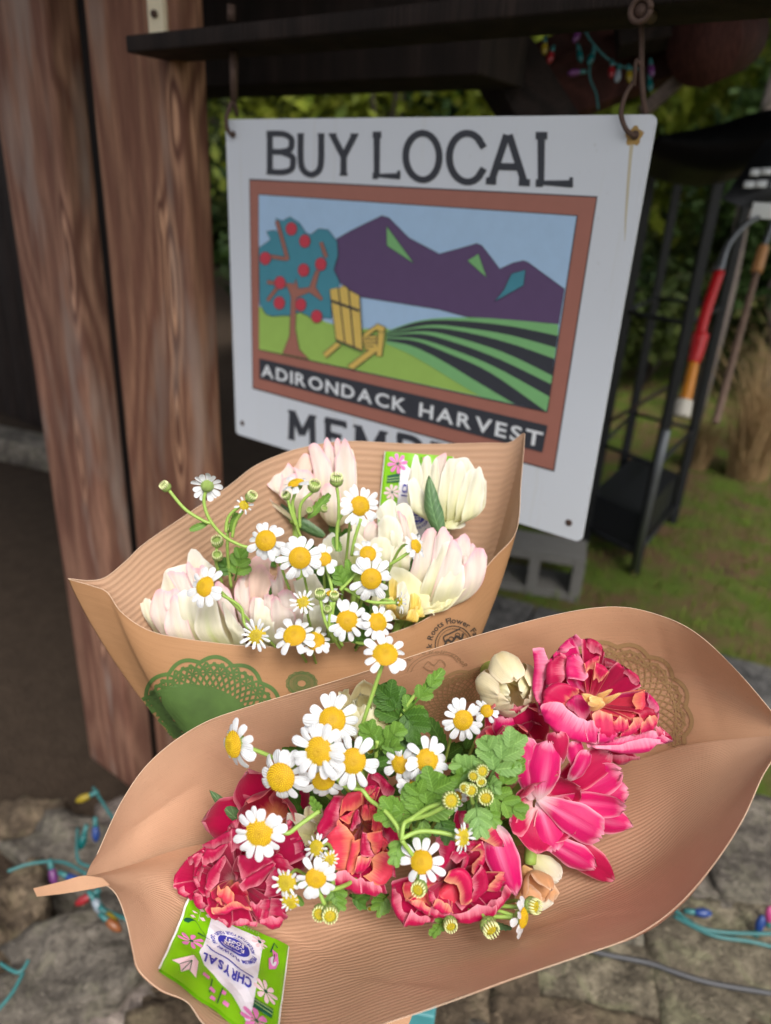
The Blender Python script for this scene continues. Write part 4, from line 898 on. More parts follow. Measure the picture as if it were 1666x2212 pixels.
# a soft dent under the blooms
mb = MB(); mb.grid(G, uv); o = mb.build('front_sheet', M['kraft1'], W1)
front1 = BVHTree.FromPolygons([Vector(q) for q in mb.v], mb.f)
G, uv = sheet([[(238, 1912, .388), (190, 1922, .391), (134, 1931, .393), (80, 1937, .394)], [(222, 1897, .393), (180, 1892, .398), (134, 1904, .400), (72, 1919, .400)]], 20, 8, .0005)
mb = MB(); mb.grid(G, uv); mb.build('folded_tip', M['kraft2'], W1)
M['cutedge'] = plain('pale cut paper edge', (.62, .43, .30), .7)
mb = MB(); mb.tube(catmull([P(*q) for q in rim], 10), .00024, 5); mb.build('cut_edge', M['cutedge'], W1)
mb = MB(); mb.tube(catmull([P(*q) for q in frim], 10), .00024, 5); mb.build('cut_edge', M['cutedge'], W1)
# stems part of the wrap, narrowing down into the teal box behind the front sheet
BOX = P(800, 2330, .62); tie = BOX + [0, 0, .10]
mb = MB(); C0 = [P(*q) for q in ((420, 1870, .50), (620, 1850, .56), (850, 1810, .58), (1100, 1760, .57), (1350, 1700, .52), (1300, 1800, .50), (1100, 1900, .50), (850, 1960, .50), (600, 1950, .49))]
ringA = catmull(C0, 4, True); k = len(ringA); GG = []
for a in np.linspace(0, 1, 8): GG.append([q * (1 - a) + (tie + [math.cos(2 * PI * i / k) * .03, math.sin(2 * PI * i / k) * .03, 0]) * a for i, q in enumerate(ringA)])
mb.grid(GG, closed=True); mb.build('lower_cone', M['kraft2'], W1)

# back bouquet wrap: one closed cone
off = .05
rimA = [(147, 1250, .475), (190, 1254, .474), (228, 1247, .476), (272, 1212, .484), (315, 1172, .490), (413, 1105, .504), (494, 1050, .518), (547, 1009, .531), (600, 984, .543), (658, 966, .556), (750, 953, .570), (900, 959, .585), (1050, 957, .588), (1100, 956, .584), (1131, 936, .574),
        (1133, 956, .566), (1126, 1040, .546), (1116, 1146, .527), (1068, 1205, .515), (1005, 1274, .505), (917, 1339, .496), (816, 1376, .490), (718, 1390, .486), (562, 1397, .480), (400, 1380, .474), (318, 1360, .470), (262, 1322, .468), (232, 1280, .468), (200, 1266, .470)]
tips = [(400, 1900, .60)] * 0
n1 = len(rimA); thr = []
for i, (u, v, d) in enumerate(rimA):
    if i <= 14:  # back, left to right
        a = i / 14; thr.append((560 + 270 * a, 1800 - 30 * math.sin(PI * a), .56 + .06 * math.sin(PI * a)))
    else:
        a = (i - 15) / (n1 - 16); thr.append((835 - 280 * a, 1800 + 60 * math.sin(PI * a), .56 - .05 * math.sin(PI * a)))
RW = []
NU = 170
for a, bow in ((0, 0), (.06, .12), (.2, .3), (.4, .4), (.65, .3), (1, 0)):
    row = []
    for (u, v, d), (u2, v2, d2) in zip(rimA, thr):
        q = P(u, v, d + off) * (1 - a) + P(u2, v2, d2 + off) * a; cc = P(700, 1600, .57 + off) ; rad = q - cc
        row.append(q + nrm([rad[0], rad[1], 0]) * bow * .030)
    RW.append(np.array(catmull(row, 6, True)))
k = len(RW[0]); nv = 44
G = np.array([resample(catmull([RW[r][j] for r in range(len(RW))], 6), nv) for j in range(k)]).transpose(1, 0, 2)
V = cdir(0, 0, 1)
for i in range(nv):
    for j in range(k): G[i, j] = G[i, j] + V * wnoise(G[i, j], .0012) * min(1, i / 4)
W2 = thing('paper_wrap', 'kraft paper cone around the pale back bouquet, a green print on its front', 'paper wrap', P(700, 1850, .6))
mb = MB(); mb.grid(G, [[(j / k, i / (nv - 1)) for j in range(k)] for i in range(nv)], closed=True)
o = mb.build('cone', M['kraft3'], W2); o.data.materials.append(M['kraft4'])
mb2 = MB(); mb2.tube([G[0, j] for j in range(k)] + [G[0, 0]], .00024, 5); mb2.build('cut_edge', M['cutedge'], W2)
for p_ in o.data.polygons:
    jj = p_.index % k
    if jj >= 17 * 6: p_.material_index = 1
tr_ = [G[-1, j] for j in range(k)]; tc_ = sum(tr_) / k; tt_ = np.array([tc_[0] + .02, tc_[1] - .06, WZ])
mbt = MB(); mbt.grid([[q * (1 - a) + (tt_ + np.array([math.cos(2 * PI * j / k), -math.sin(2 * PI * j / k), 0]) * .028) * a for j, q in enumerate(tr_)] for a in np.linspace(0.003, 1, 7)], closed=True); mbt.build('lower_cone', M['kraft2'], W2)
cone2 = BVHTree.FromPolygons([Vector(q) for q in mb.v], mb.f)

def cast(tree_, fallback=.42):
    def fn(x, y, h):
        r = ray(x, y); rr = Vector(r).normalized(); hit = tree_.ray_cast(Vector(CAM), rr)
        if hit[0] is None: return None
        n = np.array(hit[1]); n = n if n.dot(-r) > 0 else -n
        return np.array(hit[0]) + n * h * 1.0 + nrm(-r) * h * .6
    return fn
# ---- lace print: scalloped doily with net
def doily(cv_, key, c, rx, ry, rot, a0, a1, keep=lambda x, y: True, solid=0, dens=1.0):
    cr, sr = math.cos(rot), math.sin(rot)
    def pt(a, r): x, y = math.cos(a) * rx * r, math.sin(a) * ry * r; return (c[0] + x * cr - y * sr, c[1] + x * sr + y * cr)
    N = 64; rs = lambda a: .93 + .07 * abs(math.sin(a * 7))
    def run(f, a_from, a_to, wd, n=None):
        n = n or max(3, int(abs(a_to - a_from) * 40)); seg_ = []
        for a in np.linspace(a_from, a_to, n):
            p_ = f(a)
            if keep(*p_): seg_.append(p_)
            else:
                if len(seg_) > 1: cv_.stroke(key, seg_, wd, 1)
                seg_ = []
        if len(seg_) > 1: cv_.stroke(key, seg_, wd, 1)
    run(lambda a: pt(a, rs(a)), a0, a1, rx * .05); run(lambda a: pt(a, .90 * rs(a)), a0, a1, rx * .03)
    if solid:
        pass
    m_ = int(44 * dens)
    for i in range(int(m_ * (a1 - a0) / (2 * PI)) + 1):
        aa = a0 + i * 2 * PI / m_
        for rr0 in np.arange(.28, .86, .13):
            for s_ in (-1, 1):
                run(lambda q: pt(aa + s_ * q * 2 * PI / m_, rr0 + .13 * q), 0, 1.0, rx * (.016 + .012 * solid), 4)
    for rr0, ww in ((.28, .02), (.54, .016), (.8, .02)): run(lambda a: pt(a, rr0), a0, a1, rx * ww)
    for i in range(int(m_ * 1.5 * (a1 - a0) / (2 * PI)) + 1):
        aa = a0 + i * 2 * PI / m_ / 1.5; run(lambda q: pt(aa + .04 * math.sin(q * 3), .82 + (.90 * rs(aa) - .82) * q), 0, 1, rx * .018, 3)
cvb = Canvas(cast(back1), .00035)
inb = lambda x, y: (y > 1335 + abs(x - 1330) * .10) and y < 1700
doily(cvb, ('ink_olive', 'lace_print'), (1325, 1545), 172, 158, .3, -2.9, 1.25, lambda x, y: y > 1330 and (x > 1170) and y < 1615 - (x - 1400) * .05)
doily(cvb, ('ink_olive', 'lace_print'), (1010, 1540), 140, 92, -.3, -3.0, .6, lambda x, y: x > 900 and y < 1600 and x < 1190 and y > 1395)
for rr in (1.0, .86): cvb.stroke(('ink_faint', 'faint_stamp'), [(938 + math.cos(a) * 58 * rr, 1443 - math.sin(a) * 34 * rr + -.18 * math.cos(a) * 58) for a in np.linspace(.1, PI - .1, 30)], 1.6, 1)
cvb.arc(('ink_faint', 'faint_stamp'), 'mraF rewolF stooR', (938, 1446), 62, 36, PI - .15, .15, 10, 1, flip=-1)
cvb.stroke(('ink_faint', 'faint_stamp'), [(915, 1440), (925, 1428), (938, 1436), (950, 1424), (962, 1434), (955, 1444), (930, 1448), (915, 1440)], 2.2, 1, n=3)
cvb.build(W1, 'print')
cvc = Canvas(cast(cone2, .55), .00035)
doily(cvc, ('ink_green', 'lace_print'), (452, 1590), 172, 172, .10, -PI, PI, lambda x, y: True, solid=1, dens=1.3)
gv = [(425 + (i - 15) / 15 * 150 * math.sqrt(max(0, 1 - ((j - 15) / 15) ** 2)) + (j - 15) * 1.2, 1610 + (j - 15) / 15 * 135) for j in range(31) for i in range(31)]
cvc.raw(('ink_green', 'lace_print'), gv, [(j * 31 + i, j * 31 + i + 1, (j + 1) * 31 + i + 1, (j + 1) * 31 + i) for j in range(30) for i in range(30)], 1.3)
doily(cvc, ('ink_green', 'lace_print'), (652, 1476), 34, 26, 0, -PI, PI, solid=1, dens=.5)
sc_ = (980, 1394)
cvc.arc(('ink_black', 'stamp'), 'k Roots Flower Farm', sc_, 47, 48, PI + .15, 2 * PI - .05 + .3, 12.5, 1, rot=-.25, gap=.05)
for rr, w_ in ((1.0, 2.2), (.86, 1.1)): cvc.stroke(('ink_black', 'stamp'), [(sc_[0] + math.cos(a) * 40 * rr, sc_[1] + math.sin(a) * 42 * rr) for a in np.linspace(0, 2 * PI, 40)], w_, 1)
cvc.stroke(('ink_black', 'stamp'), [(960, 1398), (966, 1382), (976, 1386), (986, 1374), (996, 1380), (1000, 1368)], 5, 1, n=4)
cvc.stroke(('ink_black', 'stamp'), [(963, 1390), (958, 1376), (972, 1368), (984, 1362), (994, 1358)], 3.2, 1, n=4)
for q in ((974, 1380), (988, 1372)): cvc.stroke(('ink_black', 'stamp'), [(q[0] + 5 * math.cos(a), q[1] + 5 * math.sin(a)) for a in np.linspace(0, 2 * PI, 12)], 1.8, 1.5)
cvc.build(W2, 'print')

# teal box both bouquets stand in
tb = thing('teal_box', 'teal painted box just showing below the front wrap', 'box', BOX - [0, 0, .1])
c = P(868, 2290, .78); top = P(880, 2194, .78)[2]
xw = nrm(RT * .3 + np.array([1, 0, 0])); yw = np.array([-xw[1], xw[0], 0])
e = P(940, 2200, .78)
for sgn, nm in ((0, 'side_panel'),):
    o = lbox(nm, (e - xw * .13 + yw * .10) * [1, 1, 0] + [0, 0, (WZ + top) / 2], (.26, .2, top - WZ), M['teal'], tb, rot=(0, 0, math.atan2(xw[1], xw[0])), bevel=.003)

# ================================================================== FLOWER FOOD SACHETS
def sachet(label, corners, tree_, D0, parentname='flower_food_sachet'):
    """corners of the packet (top-left, top-right, bottom-right, bottom-left seen upright) in frame units"""
    tl, tr2, br, bl = [np.array(q, float) for q in corners]
    fn0 = cast(tree_, D0)
    def fn(a, b, h):
        p_ = tl * (1 - a) * b + tr2 * a * b + br * a * (1 - b) + bl * (1 - a) * (1 - b); cen = (tl + tr2 + br + bl) / 4
        puff = .0035 + .0022 * math.sin(PI * min(1, max(0, a))) * math.sin(PI * min(1, max(0, b))) + .0004 * math.sin(a * 23 + b * 5) * math.sin(b * 17) + noise.noise(Vector((a * 5, b * 5, 3))) * .0008
        q = fn0(p_[0], p_[1], puff + h); k_ = 0
        while q is None and k_ < 20:
            k_ += 1; p2 = p_ + (cen - p_) * k_ / 20; q = fn0(p2[0], p2[1], puff + h)
            if q is not None: q = P(p_[0], p_[1], -(ROT.T @ (q - CAM))[2])
        return q
    c_ = fn(.5, .5, 0); t = thing(parentname, label, 'sachet', c_)
    mb = MB(); N = 22; F = [[fn(i / N, j / N, 0) for i in range(N + 1)] for j in range(N + 1)]; Bk = [[fn(i / N, j / N, -.0014) for i in range(N, -1, -1)] for j in range(N + 1)]
    mb.grid([F[j] + Bk[j] for j in range(N + 1)], closed=True); mb.build('packet', M['s_green'], t)
    mb = MB(); mb.grid([[fn(0, j / N, .0001), fn(-.012, j / N, -.0006)] for j in range(N + 1)]); mb.build('crimped_edge', M['s_white2'], t); mb = MB(); mb.grid([[fn(1, j / N, .0001), fn(1.012, j / N, -.0006)] for j in range(N + 1)]); mb.build('crimped_edge', M['s_white2'], t)
    cv_ = Canvas(fn, .00022)
    def fine(pts, n=5):
        out = []
        for i, p_ in enumerate(pts):
            q = pts[(i + 1) % len(pts)]
            for k_ in range(n): out.append((p_[0] + (q[0] - p_[0]) * k_ / n, p_[1] + (q[1] - p_[1]) * k_ / n))
        return out
    # white panel as a grid so that it follows the packet
    topf = lambda a: float(np.interp(a, [.24, .34, .44, .56, .68, .76], [.98, .86, .80, .76, .70, .58]))
    G = [[(a, .07 + (topf(a) - .07) * b) for a in np.linspace(.24, .76, 15)] for b in np.linspace(0, 1, 15)]
    m_ = cv_._m(('s_white', 'white_panel')); m_.grid([[fn(a, b, .0002) for a, b in r] for r in G])
    def petal(key, c_, ang, L, w_, asp=.75, lay=2):
        pts = []
        for q in np.linspace(0, 2 * PI, 14, endpoint=False):
            x = L * (.55 + .45 * math.cos(q)); y = w_ * math.sin(q) * (.6 + .4 * math.cos(q)); pts.append((c_[0] + x * math.cos(ang) - y * math.sin(ang), c_[1] + (x * math.sin(ang) + y * math.cos(ang)) * asp))
        cv_.poly((key, 'printed_flower'), pts, lay)
    def flower(key, c_, R_, n=8, a0=.2):
        for i in range(n): petal(key, c_, a0 + i * 2 * PI / n, R_, R_ * .27)
        cv_.disc(('s_dark', 'printed_flower'), c_, .018, .014, 3, 10)
    flower('s_pink', (.19, .88), .15); flower('s_pale', (.15, .56), .12); flower('s_pink', (.87, .50), .12, 7); flower('s_pale', (.28, .12), .085, 7, .5)
    cv_.poly(('s_dark', 'printed_leaf'), fine([(.06, .74), (.24, .78), (.24, .68), (.06, .66)]), 2.5)
    for yy in (.69, .72): cv_.stroke(('s_lime', 'printed_leaf'), [(.06, yy - .01), (.24, yy + .015)], .006, 3.5)
    cv_.stroke(('s_dark', 'printed_leaf'), [(.99, .30), (.9, .24), (.8, .32), (.77, .36)], [.02, .05, .03, .004], 2.5, n=3)
    cv_.stroke(('s_dark', 'printed_leaf'), [(.72, .38), (.84, .36)], [.008, .02], 2.5)
    for (a, b_) in ((.80, .10), (.87, .07), (.92, .13), (.84, .17), (.93, .20)): cv_.poly(('s_pale', 'printed_flower'), [(a - .03, b_), (a, b_ + .02), (a + .03, b_), (a, b_ - .022)], 2.5)
    cv_.stroke(('s_lime', 'printed_leaf'), [(.88, .02), (.87, .22)], .008, 2.2)
    for (a, b_) in ((.50, .84), (.60, .88), (.46, .92), (.58, .95), (.66, .80)): cv_.poly(('s_pink', 'printed_flower'), [(a - .025, b_ - .015), (a + .02, b_ - .02), (a + .03, b_ + .018), (a - .02, b_ + .02)], 2.5)
    cv_.stroke(('s_dark', 'printed_leaf'), [(.52, .80), (.53, .97)], .009, 2.2); cv_.stroke(('s_dark', 'printed_leaf'), [(.62, .78), (.62, .92)], .009, 2.2)
    cv_.poly(('s_pale', 'printed_flower'), [(.74, .70), (.80, .66), (.95, .84), (.88, .82), (.84, .90), (.79, .83), (.72, .88)], 2.6)
    for q in ((.88, .82), (.84, .89), (.78, .84)): cv_.stroke(('s_dark', 'printed_flower'), [(.79, .73), q], .006, 3.4)
    cv_.poly(('s_pink', 'printed_flower'), [(.09, .30), (.15, .34), (.17, .24), (.13, .18), (.15, .12), (.09, .14), (.07, .22)], 2.5); cv_.disc(('s_white', 'printed_flower'), (.12, .24), .03, .05, 3.3, 12)
    cv_.stroke(('s_dark', 'printed_flower'), [(.12, .16), (.12, .27)], .006, 4); cv_.stroke(('s_dark', 'printed_leaf'), [(.16, .16), (.14, .05), (.1, .09)], .012, 2.3)
    # words
    GOFF[0] = .03; _font.clear()
    cv_.text(('s_blue', 'lettering'), 'CHRYSAL', (.285, .565), (.725, .565), .095, 3, gap=.08)
    cv_.stroke(('s_blue', 'lettering'), [(.28, .535), (.40, .525), (.55, .515), (.66, .50), (.73, .475)], .012, 3, n=4)
    cv_.raw(('s_blue', 'badge'), [(.50 + .155 * r_ * math.cos(a_), .31 + .098 * r_ * math.sin(a_)) for r_ in (.02, .3, .6, .8, 1) for a_ in np.linspace(0, 2 * PI, 30, endpoint=False)], [(i_ * 30 + j_, i_ * 30 + (j_ + 1) % 30, (i_ + 1) * 30 + (j_ + 1) % 30, (i_ + 1) * 30 + j_) for i_ in range(4) for j_ in range(30)] + [tuple(range(30))], 3); cv_.stroke(('s_white', 'badge_ring'), [(.50 + .135 * math.cos(a), .31 + .082 * math.sin(a)) for a in np.linspace(.5, 2.2, 14)], .007, 4.5); cv_.stroke(('s_white', 'badge_ring'), [(.50 + .135 * math.cos(a), .31 + .082 * math.sin(a)) for a in np.linspace(3.7, 5.4, 14)], .007, 4.5)
    cv_.text(('s_white', 'lettering'), 'FLOWER', (.40, .325), (.60, .325), .042, 6, gap=.08); cv_.text(('s_white', 'lettering'), 'BOOST', (.41, .265), (.60, .265), .048, 6, gap=.08)
    cv_.arc(('s_blue', 'lettering'), 'PREMIUM FLOWER FOOD', (.50, .31), .185, .125, PI + .05, -.05, .035, 3, gap=.12)
    cv_.arc(('s_blue', 'lettering'), 'NOURRITURE POUR FLEURS', (.50, .31), .212, .150, PI + .25, 2 * PI - .25, .035, 3, inward=True, gap=.12)
    cv_.text(('s_lime', 'lettering'), 'UNIVERSAL', (.30, .018), (.70, .018), .03, 3, gap=.3)
    cv_.build(t, 'print'); return t
sachet('bright green flower food sachet lying on the front wrap, printed text upside down', [(594, 2290), (338, 2106), (401, 1946), (622, 2054)], front1, .39)
sachet('bright green flower food sachet standing behind the cream tulip in the back wrap', [(831, 974), (978, 986), (968, 1176), (812, 1170)], cone2, .6)

# ================================================================== PETALS AND TULIPS
def petal_into(mb, B, T, W, N, bulge=.2, cup=.5, curl=0.0, ruf=.02, seed=0, shape=0, nu=9, nv=12, twist=0.0):
    B, T = np.asarray(B), np.asarray(T); L = np.linalg.norm(T - B); A = (T - B) / L; S = nrm(np.cross(A, N)); N = np.cross(S, A)
    R = random.Random(seed); ph = [R.uniform(0, 6.3) for _ in range(6)]; g = []; uv = []
    asym = R.uniform(-.12, .12)
    for i in range(nv + 1):
        v = i / nv; row = []; ruv = []
        if shape == 0: w_ = (v + .02) ** .62 * (1.002 - v) ** .36 * 1.42
        elif shape == 1: w_ = (v + .02) ** .55 * (1.002 - v) ** .62 * 1.75     # more pointed
        elif shape == 2: w_ = (v + .03) ** .8 * (1.002 - v) ** .26 * 1.35      # broad and blunt
        else: w_ = (v + .02) ** .45 * (1.002 - v) ** .75 * 1.9                 # narrow leaf like
        w_ = min(w_, 1.05) * W / 2
        c = B + A * L * v + N * (bulge * L * 4 * v * (1 - v)) * .5 + N * (curl * L * max(0, v - .55) ** 2 * 4) + S * asym * L * math.sin(PI * v) * .4
        for j in range(nu):
            u = -1 + 2 * j / (nu - 1); e = abs(u) ** 2.2
            rf = ruf * L * (math.sin(v * 9 + ph[0] + (3 if u > 0 else 0)) * e + math.sin(u * 4 + ph[1]) * v ** 3 * .8 + math.sin(v * 21 + u * 5 + ph[2]) * e * .35 * v)
            ed = 1 + .035 * math.sin(v * 17 + ph[3] + (2 if u > 0 else 0)) * e
            back = -.10 * L * u * u * v ** 4 * (1 if shape != 1 else .4)             # rounded shoulders
            nt_ = .026 * L * math.sin(u * 9 + ph[4]) * v ** 6; rf -= .022 * L * math.exp(-(u / .2) ** 2) * math.sin(PI * min(1, v * 1.1)); rf += .006 * L * math.sin(u * 19 + ph[5]) * v
            row.append(c + S * w_ * u * ed * (1 - .12 * abs(cup)) - N * (cup * w_ * u * u * .8) + N * (rf + twist * u * w_ * v) + A * (nt_ + back * .0))
            ruv.append((j / (nu - 1), v))
        g.append(row); uv.append(ruv)
    mb.grid(g, uv)
def tulip(label, u, v, d, ax, L, rings, group, leafspec=(), stemto=None, extra=(), seed=1, cat='tulip', name='tulip', shapes=1, stamens=None, ruf=.04):
    """rings: (n, length, width, angle from axis, bulge, cup, curl, material, phase)"""
    R = random.Random(seed); C = P(u, v, d); A = cdir(*ax); t = thing(name, label, cat, C, group)
    X = nrm(np.cross(A, [.1, .2, .97])); Y = np.cross(A, X)
    for ri, (n, l, wd, ang, bul, cup, curl, mat, ph) in enumerate(rings):
        for k_ in range(n):
            a = ph + 2 * PI * k_ / n + R.uniform(-.16, .16); rd = X * math.cos(a) + Y * math.sin(a)
            th = math.radians(ang + R.uniform(-5, 5)); dr = A * math.cos(th) + rd * math.sin(th); N = rd * math.cos(th) - A * math.sin(th)
            B = C + rd * L * .05 * (1 + .2 * (len(rings) - ri)); mb = MB()
            ll = L * l * R.uniform(.92, 1.06)
            petal_into(mb, B, B + dr * ll, L * wd * R.uniform(.92, 1.08), N, bul * R.uniform(.85, 1.15), cup * R.uniform(.8, 1.2), curl + R.uniform(-.05, .05), ruf, R.random() * 1e6, shapes if not isinstance(shapes, (list, tuple)) else shapes[ri], twist=R.uniform(-.08, .08))
            mb.build('petal', M[mat], t)
    for (b, tt, wp, nrm_, bul, cup, curl, mat, shp) in extra:
        s = d / FPX; mb = MB(); petal_into(mb, P(b[0], b[1], d + b[2] / 1000), P(tt[0], tt[1], d + tt[2] / 1000), wp * s, cdir(*nrm_), bul, cup, curl, .018, R.random() * 1e6, shp, nu=11, nv=16); mb.build('petal', M[mat], t)
    if stamens:
        for k_ in range(6):
            a = k_ * PI / 3; rd = X * math.cos(a) + Y * math.sin(a); mb = MB(); B = C + rd * L * .06
            mb.tube([B, B + A * L * .22 + rd * L * .04, B + A * L * .36 + rd * L * .08], [.0012, .0016, .0008], 6); mb.build('stamen', M[stamens], t)
    if stemto is not None:
        mb = MB(); e = np.asarray(stemto); L2 = catmull([C - A * .004, C - A * .02, (C - A * .05) * .6 + e * .4, e], 5); mb.tube(L2, .0038, 8); mb.build('stem', M['stem'], t)
    for (b, tt, wp, nrm_, bul, cup, curl) in leafspec:
        s = d / FPX; mb = MB(); petal_into(mb, P(b[0], b[1], d + b[2] / 1000), P(tt[0], tt[1], d + tt[2] / 1000), wp * s, cdir(*nrm_), bul, cup, curl, .005, 5, 3, nu=9, nv=14); mb.build('leaf', M['tulleaf'], t)
    return t
ST1, ST2 = tie - [0, 0, .03], P(700, 1830, .62)
g1, g2 = 'magenta and red double tulips in the front bouquet', 'cream and blush double tulips in the back bouquet'
c3 = lambda x, y: (993.7 + x * .3112, 1296.2 + y * .3112)
c4 = lambda x, y: (777.7 + x * .3112, 1641.8 + y * .3112)
def E3(b, tt, w_, dzb=12, dzt=-5, N=(0, 0, 1), bul=.2, cup=.35, curl=0, mat='pinkopen', shp=0):
    b2, t2 = c3(*b), c3(*tt); return ((b2[0], b2[1], dzb), (t2[0], t2[1], dzt), w_ * .3112, N, bul, cup, curl, mat, shp)
# T1: big magenta tulip at the upper right, opened cup with yellow inner petals
F = .405
# T2: wide open rose pink tulip
tulip('wide open bright pink tulip with a white heart right of centre', 1160, 1735, .428, (.25, -.1, 1), .048,
      [(5, .5, .8, 60, .3, .4, -.1, 'pink', .2)], g1, stemto=ST1, seed=12, extra=[
    E3((760, 1350), (1165, 1330), 330, 10, 0, bul=.1, cup=.2, mat='pinkopen'),
    E3((640, 1330), (1040, 1060), 300, 8, -2, N=(.1, .3, 1), bul=.15, cup=.3, mat='pink'),
    E3((600, 1380), (1120, 1190), 300, 4, -4, N=(.1, .2, 1), bul=-.12, cup=-.3, mat='pinkopen'),
    E3((800, 1440), (1198, 1570), 280, 6, 0, N=(.2, -.2, 1), bul=.1, cup=.3, mat='pinkopen', shp=1),
    E3((660, 1650), (1070, 1945), 290, 6, 0, N=(.2, -.3, 1), bul=.15, cup=.35, mat='pink', shp=1),
    E3((560, 1650), (935, 1860), 260, 0, -5, N=(.1, -.3, 1), bul=.15, cup=.35, mat='pinkopen'),
    E3((600, 1400), (1140, 1430), 230, 0, -8, N=(.1, .1, 1), bul=-.10, cup=-.45, curl=.1, mat='pinkopen'),
    E3((540, 1390), (660, 1740), 280, 2, -6, N=(0, -.2, 1), bul=.12, cup=.3, mat='pinkopen', shp=2),
    E3((530, 1370), (985, 1640), 330, -2, -10, N=(.1, -.1, 1), bul=.12, cup=.35, mat='pinkopen', shp=2),
    E3((230, 1560), (390, 2045), 300, -6, -14, N=(-.1, -.2, 1), bul=.18, cup=.45, mat='pinkopen', shp=1),
    E3((500, 1390), (440, 960), 280, -6, -12, N=(-.1, .1, 1), bul=.25, cup=.45, mat='pinkopen', shp=0),
    E3((555, 1385), (620, 985), 330, -8, -14, N=(.1, .1, 1), bul=.28, cup=.5, mat='pinkopen', shp=0),
    E3((700, 1140), (680, 925), 210, -4, -14, N=(-.2, .1, 1), bul=.4, cup=.7, mat='pink', shp=2), E3((830, 1200), (790, 980), 190, -2, -10, N=(.2, 0, 1), bul=.3, cup=.7, mat='pinkopen'),
    E3((760, 1260), (890, 1050), 170, -4, -12, N=(.2, 0, 1), bul=.3, cup=.6, mat='pinkopen')])
# T7: small dark one between
tulip('small dark magenta tulip tucked under the cream bud', 1108, 1618, .445, (-.05, .5, 1), .034, [(5, 1.0, 1.0, 40, .4, .6, .0, 'red', .3), (4, .8, .8, 20, .4, .6, 0, 'red', .8)], g1, stemto=ST1, seed=13, ruf=.05,
      extra=[E3((420, 980), (420, 735), 380, 6, -8, N=(0, .3, 1), bul=.3, cup=.5, mat='pink', shp=2), E3((300, 1000), (330, 820), 250, 4, -8, bul=.3, cup=.5, mat='pinkopen', shp=2), E3((470, 1000), (490, 840), 230, 4, -9, bul=-.3, cup=-.5, mat='pink', shp=2)])
# T3 crimson, lower middle
tulip('dark pink tulip mostly hidden behind the daisies at left', 595, 1775, .462, (-.1, .4, 1), .046, [(5, 1.0, .95, 38, .45, .6, 0, 'pink', .2), (4, .85, .8, 22, .4, .6, 0, 'red', .9)], g1, stemto=ST1, seed=17)
tulip('pale yellow tulip half hidden behind the daisies and green leaves', 792, 1592, .462, (-.05, .9, .45), .036, [(5, 1.0, .9, 18, .5, .6, 0, 'yellow', .3), (4, .9, .7, 8, .4, .6, 0, 'yellow', .9)], g1, stemto=ST1, seed=19)
def E1(b, tt, w_, dzb=4, dzt=0, N=(0, 0, 1), bul=.2, cup=.35, curl=0, mat='cream', shp=0): return ((b[0], b[1], dzb), (tt[0], tt[1], dzt), w_, N, bul, cup, curl, mat, shp)
tulip('pale cream petals of a tulip peeking out between the crimson and the coral tulip', 668, 1800, .445, (0, .5, 1), .02, [(3, .9, .7, 20, .4, .5, 0, 'cream', .3)], g1, stemto=ST1, seed=20, extra=[E1((690, 1810), (622, 1758), 75, 4, -6, (-.1, -.2, 1), mat='cream', shp=1), E1((690, 1800), (675, 1740), 60, 6, -2, mat='yellow')])
tulip('faded peach tulip hanging low behind the wide open pink tulip', 1150, 1880, .432, (.2, -.7, .7), .02, [(3, .9, .8, 30, .4, .5, 0, 'peach', .3)], g1, stemto=ST1, seed=21, extra=[
    E1((1150, 1850), (1208, 1902), 70, 4, 0, mat='cream', shp=0), E1((1130, 1870), (1190, 1952), 90, 2, -3, (0, -.3, 1), mat='peach', shp=2), E1((1120, 1900), (1150, 1962), 80, 0, -6, (0, -.3, 1), mat='peach', shp=2), E1((1110, 1960), (1195, 1950), 45, 0, -4, (0, .4, 1), mat='cream', shp=1)])

# ---- back bouquet
cup6 = lambda a, b, m1, m2, ph=0.0, L1=1.0: [(5, L1 * .96, .80, a, .60, .75, -.05, m1, ph), (6, L1 * 1.02, .62, a * .75, .52, .8, -.04, m1, ph + .5), (6, L1 * 1.0, .46, b, .45, .8, .0, m2, ph + .2)]
S_ = .05

